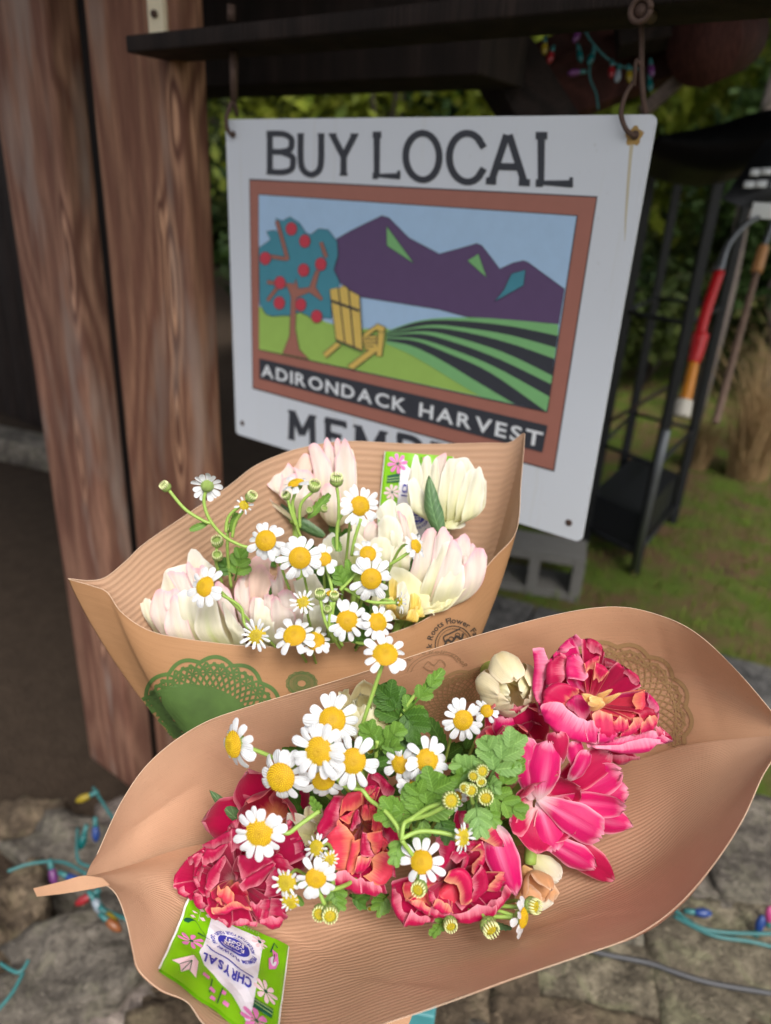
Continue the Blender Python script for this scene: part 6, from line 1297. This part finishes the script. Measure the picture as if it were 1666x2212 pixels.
tulip('closed cream tulip bud with yellow streak beside the big magenta tulip', 1084, 1462, .455, (.16, -.12, .95), .027, [(4, 1.12, 1.1, 22, .9, .85, -.10, 'budcream', .3), (3, 1.12, .95, 16, .85, .8, -.1, 'budcream', .9), (2, 1.0, .8, 8, .7, .8, -.1, 'yellow', .2)], g1, stemto=P(1050, 1540, .52), seed=18, name='tulip_bud', shapes=0, ruf=.02)

# ================================================================== DAISIES AND FEVERFEW
def mesh_of(mb, name, mat):
    o = mb.build(name, mat); me = o.data; bpy.data.objects.remove(o); return me
PM = []
for s in range(6):                                     # unit petal: from x=.36 to x=1
    mb = MB(); g = []; uv = []; R = random.Random(s + 50); dro = R.uniform(-.10, .06); wv_ = R.uniform(.165, .20)
    for i in range(9):
        v = i / 8; w_ = (v + .12) ** .5 * (1.0 - v ** 5 * .55) * wv_; x = .34 + .66 * v; row = []
        for j in range(7):
            u_ = -1 + j / 3; tipn = -.02 * (1 - abs(u_)) * (v > .95) - .045 * u_ * u_ * (v ** 6)
            z = .10 + dro * v * v * 1.2 + .06 * math.sin(PI * v) - .03 * u_ * u_ + .008 * math.cos(u_ * 8)
            row.append((x + tipn, w_ * u_ + R.uniform(-.0, .0), z))
        g.append(row); uv.append([(j / 6, v) for j in range(7)])
    mb.grid(g, uv); PM.append(mesh_of(mb, 'petal_%s' % 'abcdef'[s], M['dpet']))
def disc_mesh(mat, dome):
    mb = MB(); g = []; uv = []
    for i in range(8):
        r = i / 7; g.append([(math.cos(a) * r, math.sin(a) * r, .12 + dome * (1 - r ** 2.4) - (.06 if i == 0 else 0)) for a in np.linspace(0, 2 * PI, 20, endpoint=False)]); uv.append([(r, 0)] * 20)
    mb.grid(g[::-1], uv[::-1], closed=True)
    for k_ in range(1, 170):
        r = math.sqrt(k_ / 170) * .98; a = k_ * 2.39996; h = .12 + dome * (1 - r ** 2.4); s = .056 if r > .35 else .038
        c = np.array([math.cos(a) * r, math.sin(a) * r, h]); n = nrm([math.cos(a) * r * .8, math.sin(a) * r * .8, .8]); t1 = nrm(np.cross(n, [0, .1, 1])) if r > .02 else np.array([1, 0, 0]); t2 = np.cross(n, t1)
        vs = [c + t1 * s, c + t2 * s, c - t1 * s, c - t2 * s, c + n * s * 1.9]
        mb.add(vs, [(0, 1, 4), (1, 2, 4), (2, 3, 4), (3, 0, 4)], [(r * (.75 + .5 * (k_ % 3) / 3), .55)] * 4 + [(r, 1)])
    return mesh_of(mb, 'disc', M[mat])
DM = {'disc': disc_mesh('disc', .42), 'discy': disc_mesh('discy', .35)}
mb = MB(); prof = [(.02, -.52), (.18, -.50), (.38, -.38), (.50, -.16), (.52, .05), (.46, .12)]
mb.grid([[(math.cos(a) * r, math.sin(a) * r, z) for a in np.linspace(0, 2 * PI, 16, endpoint=False)] for r, z in prof], closed=True)
for ring_ in range(2):
    for k_ in range(14):
        a = (k_ + ring_ * .5) * 2 * PI / 14; z0 = -.40 + ring_ * .2; r0 = .36 + ring_ * .12
        mb.add([(math.cos(a - .2) * r0, math.sin(a - .2) * r0, z0), (math.cos(a + .2) * r0, math.sin(a + .2) * r0, z0), (math.cos(a) * (r0 + .12), math.sin(a) * (r0 + .12), z0 + .34)], [(0, 1, 2)])
CMESH = mesh_of(mb, 'calyx', M['calyx'])
# closed bud: green ball of scales with a crown of short pale rays
mb = MB(); mb.ball((0, 0, 0), .5, 14, (1, 1, .8))
for ring_ in range(3):
    for k_ in range(13):
        a = (k_ + ring_ * .5) * 2 * PI / 13; th = 1.9 - ring_ * .45; r0 = .52 * math.sin(th); z0 = .42 * math.cos(th); th2 = th - .5; r1 = .56 * math.sin(th2); z1 = .46 * math.cos(th2)
        mb.add([(math.cos(a - .2) * r0, math.sin(a - .2) * r0, z0), (math.cos(a + .2) * r0, math.sin(a + .2) * r0, z0), (math.cos(a) * r1, math.sin(a) * r1, z1)], [(0, 1, 2)])
BUDM = mesh_of(mb, 'bud', M['calyx'])
M['bray'] = plain('pale bud rays', (.68, .72, .36), .6)
mb = MB()
for k_ in range(15):
    a = k_ * 2 * PI / 15; r0, r1 = .42, .40; c0 = np.array([math.cos(a) * r0, math.sin(a) * r0, .12]); c1 = np.array([math.cos(a) * r1, math.sin(a) * r1, .62]); mb.tube([c0, (c0 + c1) / 2 * [1.08, 1.08, 1], c1], [.05, .07, .03], 5)
RAYM = mesh_of(mb, 'rays', M['bray'])
def frame_of(n, spin=0):
    z = nrm(n); x = nrm(np.cross([.13, .2, .97], z)); y = np.cross(z, x); x2 = x * math.cos(spin) + y * math.sin(spin); y2 = np.cross(z, x2)
    return Matrix(((x2[0], y2[0], z[0], 0), (x2[1], y2[1], z[1], 0), (x2[2], y2[2], z[2], 0), (0, 0, 0, 1)))
def raw_obj(name, me, parent, mtx):
    o = bpy.data.objects.new(name, me); sc.collection.objects.link(o); o.parent = parent; o.matrix_local = mtx; return o
def head_at(t, c, n, R_, disc_r, npet, kind='open', seed=0, name='flower_head', yellow=True):
    """kind: open, young (short petals), bud, gaps"""
    Rr = random.Random(seed); loc = Vector(tuple(np.asarray(c) - wloc(t))); F = frame_of(n, Rr.uniform(0, 6))
    if kind == 'bud':
        s = R_ * 2 * .5 / .5
        h = raw_obj(name, BUDM, t, Matrix.Translation(loc) @ F @ Matrix.Scale(R_ * (1.9 if yellow else 1.6), 4)); raw_obj('rays', RAYM, h, Matrix.Identity(4)); 
        if npet == 0 and name == 'flower_head' and yellow: raw_obj('disc', DM['discy'], h, Matrix.Translation((0, 0, .22)) @ Matrix.Scale(.40, 4))
        return h
    h = raw_obj(name, CMESH, t, Matrix.Translation(loc) @ F @ Matrix.Scale(disc_r * 1.55, 4)); k_ = disc_r * 1.55
    dsc = 'discy' if kind == 'young' else 'disc'
    raw_obj('disc', DM[dsc], h, Matrix.Scale(disc_r / k_, 4))
    hd = Rr.choice((0, .05, .15, .28)); miss = Rr.sample(range(npet), max(0, npet // 9)) if kind == 'gaps' else []
    for i in range(npet):
        if i in miss: continue
        a = 2 * PI * i / npet + Rr.uniform(-.11, .11); L = R_ / k_ * Rr.uniform(.86, 1.05); w_ = Rr.uniform(.85, 1.2) * (13 / npet) ** .5
        if kind == 'young': L = R_ / k_ * Rr.uniform(.8, 1.0); w_ *= .55
        tilt = Rr.uniform(-.22, .14) - hd + (.28 if kind == 'young' else 0); q = Matrix.Rotation(a, 4, 'Z') @ Matrix.Rotation(-tilt, 4, 'Y') @ Matrix.Rotation(Rr.uniform(-.35, .35), 4, 'X')
        raw_obj('petal', PM[Rr.randrange(6)], h, q @ Matrix.Diagonal((L, L * w_ * 1.12, L * Rr.uniform(.4, 1.2), 1)))
    return h
def lobe(mb, B, T, W, N, teeth=4, fold=.25, droop=0.0):
    B, T = np.asarray(B), np.asarray(T); L = np.linalg.norm(T - B); A = nrm(T - B); S = nrm(np.cross(A, N)); N = np.cross(S, A); n = teeth * 4; g = []; uv = []
    for i in range(n + 1):
        v = i / n; w_ = (v + .03) ** .6 * (1.01 - v) ** .5 * 1.5 * W / 2; ph = (v * teeth) % 1; tooth = 1 + .42 * (ph if v < .93 else 0); fwd = .06 * L * ph
        c = B + A * L * v - N * droop * L * v * v; up_ = N * fold * w_
        g.append([c + A * fwd + S * w_ * tooth + up_, c + S * w_ * .5 + up_ * .3, c, c - S * w_ * .5 + up_ * .3, c + A * fwd - S * w_ * tooth + up_]); uv.append([(0, v), (.25, v), (.5, v), (.75, v), (1, v)])
    mb.grid(g, uv)
def feather(t, b, tip, wpx, d, N=(0, 0, 1), mat='leaf', pairs=3, db=6, dt=0, name='leaf', seed=0, droop=.1):
    """lobed, toothed feverfew leaf from b to tip (frame units)"""
    R = random.Random(seed + int(b[0])); B, T = P(b[0], b[1], d + db / 1000), P(tip[0], tip[1], d + dt / 1000); s = d / FPX; W = wpx * s; NN = cdir(*N); A = T - B; L = np.linalg.norm(A); A = A / L; S = nrm(np.cross(A, NN)); N2 = np.cross(S, A)
    mb = MB(); mb.tube([B - A * L * .15, B + A * L * .5, T - A * L * .2], [.0009, .0008, .0004], 5)
    lobe(mb, B + A * L * .45, T, W * .62, NN, 6, .22, droop)
    for k_ in range(pairs):
        q = .12 + .55 * k_ / max(1, pairs - 1) if pairs > 1 else .4; l = W * (.62 - .07 * k_)
        for sg_ in (-1, 1):
            an = math.radians(48 - 8 * k_ + R.uniform(-8, 8)); dr = A * math.cos(an) + S * sg_ * math.sin(an); bb = B + A * L * q + N2 * .0004 * (k_ + 1) * (1 if sg_ > 0 else 1.4)
            lobe(mb, bb, bb + dr * l + N2 * R.uniform(-.1, .12) * l, l * .72, NN + S * sg_ * .25, 4, .2, .12)
    return mb.build(name, M[mat], t)
def simple_leaf(t, b, tip, wpx, d, N=(0, 0, 1), mat='leaf', db=4, dt=0):
    mb = MB(); lobe(mb, P(b[0], b[1], d + db / 1000), P(tip[0], tip[1], d + dt / 1000), wpx * d / FPX, cdir(*N), 7, .35, .1); return mb.build('leaf', M[mat], t)
def daisy(label, heads, d, anchor, stems=None, leaves=(), group=None, name='daisy', cat='daisy', stem_r=.00105, sm='stem', auto=True):
    """heads: (u, v, overall diameter, disc diameter, nx, ny, petals, kind[, extra depth mm])"""
    h0 = heads[0]; base = P(h0[0], h0[1], d); t = thing(name, label, cat, base + cdir(0, -.6, -.8) * .045, group)
    for i, h in enumerate(heads):
        u, v, D_, dd, nx, ny, n, kind = h[:8]; dz = h[8] / 1000 if len(h) > 8 else 0; s = (d + dz) / FPX
        nz = math.sqrt(max(.05, 1 - nx * nx - ny * ny)) * (1 if kind != 'back' else -1); nv_ = cdir(nx, ny, nz); c = P(u, v, d + dz)
        kk = 'open' if kind == 'back' else kind
        head_at(t, c, nv_, D_ * s / 2, dd * s / 2 if kind != 'bud' else 0, n, kk, seed=int(u * 7 + v), name='flower_head', yellow=(v > 1400))
        if auto or (len(h) > 9):
            st_ = c - nv_ * (dd * s * .4); p1 = st_ - nv_ * .012; p2 = p1 * .6 + np.asarray(anchor) * .4 + cdir(0, -1, 0) * .005
            mb = MB(); mb.tube(catmull([st_, p1, p2, anchor], 5), stem_r, 6); mb.build('stem', M[sm], t)
    for path in (stems or ()):
        pts = [P(q[0], q[1], d + (q[2] / 1000 if len(q) > 2 else 0)) for q in path]; mb = MB(); mb.tube(catmull(pts, 6), stem_r * 1.15, 7); mb.build('stem', M[sm], t)
    for lf in leaves:
        kind, b, tp, w_, nn, mt_ = lf[:6]
        (feather if kind == 'f' else simple_leaf)(t, b, tp, w_, d + (lf[6] / 1000 if len(lf) > 6 else 0), nn, mt_)
    return t
A1, A2 = P(900, 1840, .50), P(715, 1480, .60)
gd1, gd2 = 'white daisies in the front bouquet', 'white daisies in the back bouquet'
d1 = .385
daisy('white daisy on a tall curved stem rising alone above the front bouquet', [(832, 1415, 108, 56, .05, .66, 11, 'gaps')], .40, A1, [[(826, 1436, 2), (808, 1490, 8), (782, 1570, 14), (778, 1600, 20), (790, 1690, 50)]], group=gd1, auto=False)
daisy('white daisy turned left at the far left of the front bouquet', [(508, 1607, 118, 58, -.72, .05, 13, 'gaps')], .395, A1, [[(530, 1612, 4), (580, 1632, 10), (625, 1655, 16), (700, 1700, 40)]], group=gd1, auto=False)
daisy('white daisy at the back of the cluster, its centre half covered by a larger one', [(718, 1556, 128, 58, .15, .38, 13, 'open')], .405, A1, group=gd1)
daisy('large white daisy on top in the middle of the front cluster', [(690, 1622, 132, 62, -.25, .12, 15, 'open')], .378, A1, group=gd1)
daisy('white daisy right of the large central one, beside the long curved stem', [(763, 1643, 120, 56, .1, .1, 13, 'gaps')], .392, A1, group=gd1)
daisy('white daisy at the lower left of the daisy cluster above the crimson tulip', [(608, 1678, 128, 64, -.22, .0, 12, 'gaps')], .388, A1, group=gd1)
daisy('white daisy tucked under the large central one', [(699, 1684, 112, 50, .1, -.3, 13, 'open')], .396, A1, [[(722, 1672, 0), (740, 1695, 0), (765, 1703, 2), (782, 1706, 4), (800, 1728, 2), (830, 1750, -4), (858, 1785, -10), (868, 1815, -12), (890, 1845, -8)]], group=gd1)
daisy('big white daisy lying on the crimson tulip at left', [(562, 1797, 126, 62, -.12, .05, 15, 'open')], .378, P(700, 1752, .40), [[(602, 1790, 6), (622, 1800, 6), (650, 1780, 8), (690, 1752, 14)]], [('f', (690, 1752), (672, 1722), 26, (0, 0, 1), 'leaf', 10)], group=gd1, auto=False)
daisy('white daisy standing against the paper between green leaves and cream bud', [(1000, 1555, 96, 44, .1, .05, 14, 'gaps')], .415, A1, group=gd1)
daisy('small half opened white daisy right below the cream bud', [(1052, 1536, 62, 28, -.1, .45, 11, 'gaps')], .432, A1, group=gd1)
daisy('white daisy with raised petals just above the large serrated leaf', [(922, 1642, 104, 50, .12, .22, 13, 'gaps')], .398, A1, group=gd1)
daisy('narrow white daisy left of the one above the serrated leaf', [(866, 1650, 84, 42, -.45, .1, 12, 'gaps')], .404, A1, group=gd1)
daisy('white daisy mostly hidden, petals pointing left above the serrated leaf', [(892, 1700, 78, 24, .2, .6, 14, 'open')], .402, A1, group=gd1)
daisy('small daisy centre hidden behind the yellow bud right of the serrated leaf', [(984, 1722, 60, 28, .2, 0, 10, 'gaps')], .402, A1, group=gd1)
daisy('white daisy facing left low in the centre, on the branching stem over the crimson tulip', [(912, 1862, 108, 50, -.32, .42, 11, 'gaps'), (907, 1917, 36, 0, -.3, .1, 0, 'bud', -4), (997, 1808, 74, 42, .65, .1, 12, 'young', -4)], .382, A1,
      [[(868, 1815, -2), (890, 1845, 2), (900, 1858, 4)], [(868, 1812, -2), (905, 1796, 0), (950, 1798, 0), (985, 1806, 0)], [(868, 1815, -2), (873, 1780, 0), (890, 1768, 4), (925, 1745, 2), (965, 1733, -2)], [(900, 1880, 4), (906, 1908, 0)]],
      [('f', (868, 1812), (850, 1870), 46, (-.2, 0, 1), 'leaf', 2)], name='feverfew_sprig', cat='flower sprig', group=gd1, auto=False)
daisy('yellow green bud in front of the serrated leaf', [(972, 1728, 40, 0, .1, .3, 0, 'bud')], .376, P(940, 1740, .39), [[(966, 1738, 0), (925, 1760, 6), (880, 1772, 12)]], name='feverfew_bud', cat='flower bud', group=gd1, auto=False)
daisy('cluster of yellow feverfew heads and one white daisy between the lower left tulips', [(683, 1895, 98, 46, .05, -.02, 12, 'gaps', -4), (620, 1905, 72, 44, -.2, .1, 12, 'young', 0), (628, 1945, 50, 38, -.05, -.2, 13, 'young', 0), (685, 1832, 64, 34, -.35, .3, 12, 'young', 4), (711, 1856, 50, 32, .2, .1, 13, 'young', 0), (693, 1970, 36, 0, -.1, .2, 0, 'bud', 4), (713, 1972, 38, 0, .1, .1, 0, 'bud', 0)], .385, P(760, 1900, .45),
      [[(642, 1908, 4), (690, 1922, 8), (740, 1915, 14), (800, 1880, 50)], [(686, 1918, 4), (700, 1950, 4), (706, 1962, 4)], [(712, 1870, 2), (720, 1910, 8)]],
      [('f', (720, 1920), (735, 1965), 50, (.1, -.1, 1), 'leaf', 14), ('f', (760, 1935), (790, 1950), 44, (.1, -.1, 1), 'leafdk', 22), ('s', (640, 1935), (655, 1955), 20, (0, 0, 1), 'leaf', 8)], name='feverfew_sprig', cat='flower sprig', group=gd1)
daisy('five tiny green white buds clustered between lobed leaves right of centre', [(1040, 1664, 30, 0, .1, .2, 0, 'bud'), (1024, 1674, 26, 0, -.2, .1, 0, 'bud'), (1038, 1684, 24, 0, .1, -.2, 0, 'bud'), (1016, 1704, 30, 0, .1, .1, 0, 'bud'), (1006, 1700, 24, 0, -.4, .1, 0, 'bud'), (1048, 1718, 36, 0, .0, .0, 0, 'bud', -2)], .385, P(1010, 1760, .42),
      [[(1035, 1690, 2), (1032, 1715, 6), (1020, 1760, 14)], [(1016, 1714, 2), (1022, 1735, 6)]],
      [('f', (1062, 1672), (1118, 1582), 96, (0, .1, 1), 'leaflt', 0), ('f', (1066, 1668), (1050, 1590), 72, (-.1, .1, 1), 'leaflt', 2), ('f', (1060, 1720), (1132, 1640), 60, (.3, .0, 1), 'leaf', 4), ('f', (1024, 1666), (980, 1640), 62, (-.1, 0, 1), 'leaflt', 4), ('f', (1010, 1680), (985, 1670), 60, (0, 0, 1), 'leaf', 6),
       ('f', (1056, 1712), (1138, 1756), 70, (.1, -.2, 1), 'leaf', 2), ('f', (1028, 1738), (1042, 1808), 62, (0, -.2, 1), 'leaflt', 0), ('f', (1048, 1740), (1076, 1782), 44, (.1, -.2, 1), 'leaf', 4), ('f', (1050, 1690), (1082, 1700), 44, (.1, 0, 1), 'leaflt', 4)], name='feverfew_sprig', cat='flower sprig', group=gd1, auto=False)
daisy('large bright serrated leaf lying across the middle of the front bouquet', [(962, 1760, 20, 0, .1, .1, 0, 'bud', 14)], .392, P(960, 1780, .43), [[(905, 1765, 4), (930, 1740, 2)]],
      [('f', (905, 1772), (952, 1672), 118, (0, .1, 1), 'leaf', -2), ('f', (900, 1760), (818, 1745), 88, (-.1, 0, 1), 'leaf', 0), ('f', (915, 1755), (900, 1690), 80, (-.1, .1, 1), 'leaf', -1), ('f', (920, 1765), (985, 1715), 70, (.1, 0, 1), 'leaf', 2), ('s', (915, 1765), (905, 1830), 50, (0, -.2, 1), 'leaf', 6), ('f', (950, 1770), (975, 1815), 52, (.1, -.1, 1), 'leafdk', 4)], name='feverfew_leaf', cat='leaf', auto=False)
daisy('dark green serrated leaves standing up against the paper behind the daisies', [(852, 1600, 18, 0, .1, .1, 0, 'bud', 14)], .430, A1, [[(870, 1600, 10), (868, 1545, 4), (905, 1490, 0)]],
      [('f', (868, 1562), (828, 1478), 92, (-.1, .1, 1), 'leafdk', 0), ('f', (872, 1545), (958, 1448), 58, (.2, .1, 1), 'leaf', -3), ('f', (872, 1540), (905, 1580), 84, (.1, -.2, 1), 'leafdk', -4), ('f', (850, 1560), (925, 1545), 60, (.2, .0, 1), 'leafdk', 2), ('f', (880, 1570), (860, 1620), 62, (0, -.2, 1), 'leafdk', 4)], name='feverfew_leaf', cat='leaf', auto=False)
daisy('bright three part leaf right of the tall daisy stem', [(800, 1620, 18, 0, .1, .1, 0, 'bud', 20)], .402, A1, [[(812, 1640, 10), (815, 1600, 2)]],
      [('f', (815, 1618), (792, 1560), 66, (-.1, .1, 1), 'leaf', 0), ('f', (818, 1615), (868, 1565), 64, (.1, .1, 1), 'leaf', -2), ('f', (822, 1620), (862, 1605), 56, (.1, -.1, 1), 'leaf', 0), ('s', (808, 1650), (840, 1640), 28, (0, 0, 1), 'leafdk', 4)], name='feverfew_leaf', cat='leaf', auto=False)
daisy('narrow edge on white daisy with three buds at the lower right of the front bouquet', [(1127, 1982, 82, 42, .86, .02, 10, 'gaps'), (1055, 1998, 40, 0, .3, -.2, 0, 'bud'), (1147, 1955, 36, 0, .6, .2, 0, 'bud', 4), (972, 1993, 32, 0, .1, -.1, 0, 'bud', 4)], .400, P(1000, 1930, .46),
      [[(1108, 1982, 2), (1075, 1980, 4), (1040, 1978, 8), (1000, 1960, 20)], [(1050, 1985, 4), (1035, 1975, 8)], [(1140, 1958, 6), (1100, 1958, 8), (1060, 1955, 14)]], [('f', (962, 1985), (928, 2020), 34, (-.1, -.2, 1), 'leaf', 6), ('s', (1040, 1985), (1105, 2010), 22, (.1, -.3, 1), 'tulleaf', 8)], name='feverfew_sprig', cat='flower sprig', group=gd1)
daisy('small lobed green leaf under the coral tulip at the bottom', [(800, 1960, 14, 0, 0, 0, 0, 'bud', 14)], .425, A1, [], [('f', (835, 1935), (812, 1965), 50, (0, -.1, 1), 'leaf', 0), ('f', (770, 1920), (790, 1945), 50, (0, -.1, 1), 'leafdk', 6)], name='feverfew_leaf', cat='leaf', auto=False)
# dark tulip leaves and filler foliage deep in the front bouquet
lt = thing('tulip_leaf', 'dark green tulip leaf tip against the paper at left of the front bouquet', 'leaf', P(520, 1780, .45))
mb = MB(); petal_into(mb, P(560, 1800, .462), P(455, 1708, .452), 42 * .45 / FPX, cdir(0, .3, 1), .1, .8, 0, .0, 3, 3); mb.build('blade', M['tulleaf'], lt)
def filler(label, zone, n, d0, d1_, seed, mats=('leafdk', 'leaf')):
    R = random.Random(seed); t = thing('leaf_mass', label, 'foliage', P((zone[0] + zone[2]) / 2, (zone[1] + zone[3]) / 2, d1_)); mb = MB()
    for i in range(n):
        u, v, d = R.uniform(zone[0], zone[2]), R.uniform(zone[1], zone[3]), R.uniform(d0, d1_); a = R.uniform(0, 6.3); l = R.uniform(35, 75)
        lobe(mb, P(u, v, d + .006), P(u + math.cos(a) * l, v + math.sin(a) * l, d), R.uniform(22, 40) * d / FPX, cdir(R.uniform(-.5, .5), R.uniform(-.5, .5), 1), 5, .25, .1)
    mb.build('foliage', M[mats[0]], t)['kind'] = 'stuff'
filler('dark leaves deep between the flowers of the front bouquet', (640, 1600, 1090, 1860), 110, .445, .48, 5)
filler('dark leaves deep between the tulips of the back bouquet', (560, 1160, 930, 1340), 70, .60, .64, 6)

# ---- back bouquet daisies
d2 = .505
daisy('white daisy seen from behind with two green buds on the long stem reaching far left', [(448, 1050, 72, 34, -.15, .30, 13, 'back'), (360, 1053, 28, 0, -.5, .6, 0, 'bud'), (541, 1075, 30, 0, .6, .6, 0, 'bud'), (527, 1092, 46, 22, .5, .3, 8, 'young')], .50, A2,
      [[(445, 1060, 0), (441, 1085, 2), (452, 1120, 4), (480, 1155, 8), (520, 1178, 12), (560, 1188, 16), (640, 1225, 50)], [(366, 1060, 0), (400, 1100, 2), (440, 1125, 4), (455, 1130, 5)], [(533, 1082, 4), (495, 1115, 8), (488, 1150, 10)], [(524, 1105, 4), (508, 1130, 8), (502, 1160, 12)]],
      [('s', (450, 1130), (410, 1145), 18, (0, 0, 1), 'leaf', 4), ('s', (500, 1150), (510, 1108), 20, (0, 0, 1), 'leaf', 12)], name='feverfew_sprig', cat='flower sprig', group=gd2, auto=False)
daisy('three small green buds above the large cream and pink tulip', [(470, 1172, 32, 0, 0, .6, 0, 'bud'), (470, 1202, 28, 0, .1, .5, 0, 'bud'), (497, 1140, 26, 0, .1, .5, 0, 'bud')], .53, A2, [[(470, 1180, 0), (466, 1210, 4), (480, 1260, 20)], [(492, 1150, 2), (492, 1200, 6), (500, 1270, 20)]],
      [('f', (510, 1245), (525, 1185), 56, (0, .1, 1), 'leaf', 6), ('f', (500, 1240), (480, 1210), 40, (0, .1, 1), 'leafdk', 8)], name='feverfew_sprig', cat='flower sprig', group=gd2, auto=False)
for lb, hd in (('white daisy left of the larger one in the middle of the back bouquet', (575, 1168, 92, 46, -.1, .15, 13, 'gaps')),
               ('largest white daisy in the middle of the back bouquet', (648, 1205, 108, 48, .1, .05, 14, 'open', -8)),
               ('white daisy with many petals below the upright pink tulip', (777, 1093, 96, 44, .35, .10, 17, 'open')),
               ('small yellow centred daisy with few petals touching the largest one', (700, 1208, 72, 32, .1, .35, 9, 'gaps')),
               ('white daisy above the one with the round orange centre', (795, 1197, 74, 36, .1, .35, 13, 'gaps')),
               ('white daisy with round orange centre at the middle right of the back bouquet', (802, 1250, 104, 46, .1, .0, 14, 'gaps', -8)),
               ('side on white daisy in front of the pink tinged tulip', (897, 1180, 66, 32, .72, .25, 14, 'open')),
               ('white daisy with oval orange centre in front of the large cream tulip at left', (445, 1268, 98, 46, -.42, .30, 12, 'gaps', -4)),
               ('small daisy with thin petals in front of the ruffled pink tulip', (655, 1302, 66, 30, .0, .3, 12, 'young')),
               ('white daisy with big domed orange centre near the front edge of the back wrap', (750, 1341, 98, 48, .05, .05, 13, 'gaps')),
               ('white daisy tilted right beside the yellow tulip', (815, 1344, 84, 44, .45, .35, 12, 'gaps')),
               ('white daisy hanging at the left over the front rim of the back wrap', (555, 1372, 82, 42, -.05, .10, 14, 'young')),
               ('white daisy with flat oval centre draped over the front rim of the back wrap', (637, 1374, 100, 50, -.05, .60, 12, 'gaps')),
               ('half hidden daisy at the rim right of the flat oval one', (680, 1386, 76, 44, .15, .60, 12, 'gaps', 6)),
               ('small side view daisy at the tip of the stem crossing the yellow tulip', (862, 1300, 56, 24, .92, .1, 12, 'young')),
               ('small white daisy seen from the side above the small thin petalled one', (718, 1284, 62, 26, .1, .9, 9, 'gaps'))):
    daisy(lb, [hd], d2 if hd[1] < 1330 else .500, A2, group=gd2)
daisy('side view daisy with buds and narrow leaf in front of the leftmost pink tulip', [(640, 1046, 74, 36, -.2, .88, 10, 'gaps'), (678, 1052, 34, 0, .3, .6, 0, 'bud'), (727, 1040, 36, 0, .1, .8, 0, 'bud', 6), (620, 1072, 24, 0, -.4, .5, 0, 'bud'), (669, 1103, 20, 0, .1, .3, 0, 'bud'), (700, 1100, 20, 0, .3, .4, 0, 'bud')], .535, A2,
      [[(641, 1056, 0), (632, 1090, 2), (640, 1130, 6), (650, 1160, 10), (690, 1240, 20)], [(676, 1062, 0), (650, 1090, 2), (648, 1140, 8)], [(728, 1052, 6), (732, 1090, 8), (730, 1150, 12)], [(622, 1080, 0), (632, 1115, 3), (640, 1135, 6)]],
      [('s', (665, 1120), (712, 1068), 24, (.1, 0, 1), 'leaf', 4), ('s', (635, 1120), (630, 1090), 16, (0, 0, 1), 'leaf', 4)], name='feverfew_sprig', cat='flower sprig', group=gd2, auto=False)
daisy('bunch of pale green stems with small buds low in the middle of the back bouquet', [(692, 1286, 30, 0, 0, .7, 0, 'bud'), (708, 1318, 22, 0, 0, .6, 0, 'bud'), (722, 1290, 26, 0, .1, .8, 0, 'bud')], .498, A2,
      [[(692, 1294, 0), (702, 1340, 2), (718, 1372, 6), (735, 1400, 16)], [(716, 1300, 0), (712, 1350, 2), (728, 1385, 8)], [(722, 1300, 0), (718, 1350, 4), (740, 1395, 12)], [(700, 1215, 10), (712, 1250, 12), (720, 1285, 6)], [(790, 1215, 8), (760, 1250, 10), (735, 1275, 10)], [(780, 1120, 6), (765, 1170, 10), (760, 1200, 16)], [(855, 1302, 2), (800, 1300, 4), (760, 1280, 10), (735, 1265, 14)], [(885, 1192, 4), (850, 1215, 8), (825, 1228, 14)], [(820, 1372, 4), (790, 1390, 8), (760, 1385, 16)], [(480, 1285, 8), (520, 1312, 14), (530, 1350, 16), (560, 1372, 8)], [(750, 1100, 6), (730, 1130, 8), (728, 1190, 14)]],
      [('f', (745, 1265), (725, 1225), 44, (0, .1, 1), 'leaf', 8), ('s', (760, 1250), (750, 1210), 20, (0, 0, 1), 'leaf', 8), ('s', (720, 1160), (735, 1190), 22, (0, 0, 1), 'leaf', 12), ('f', (770, 1395), (790, 1360), 30, (0, .1, 1), 'leafdk', 8)], name='feverfew_sprig', cat='flower sprig', group=gd2, auto=False)
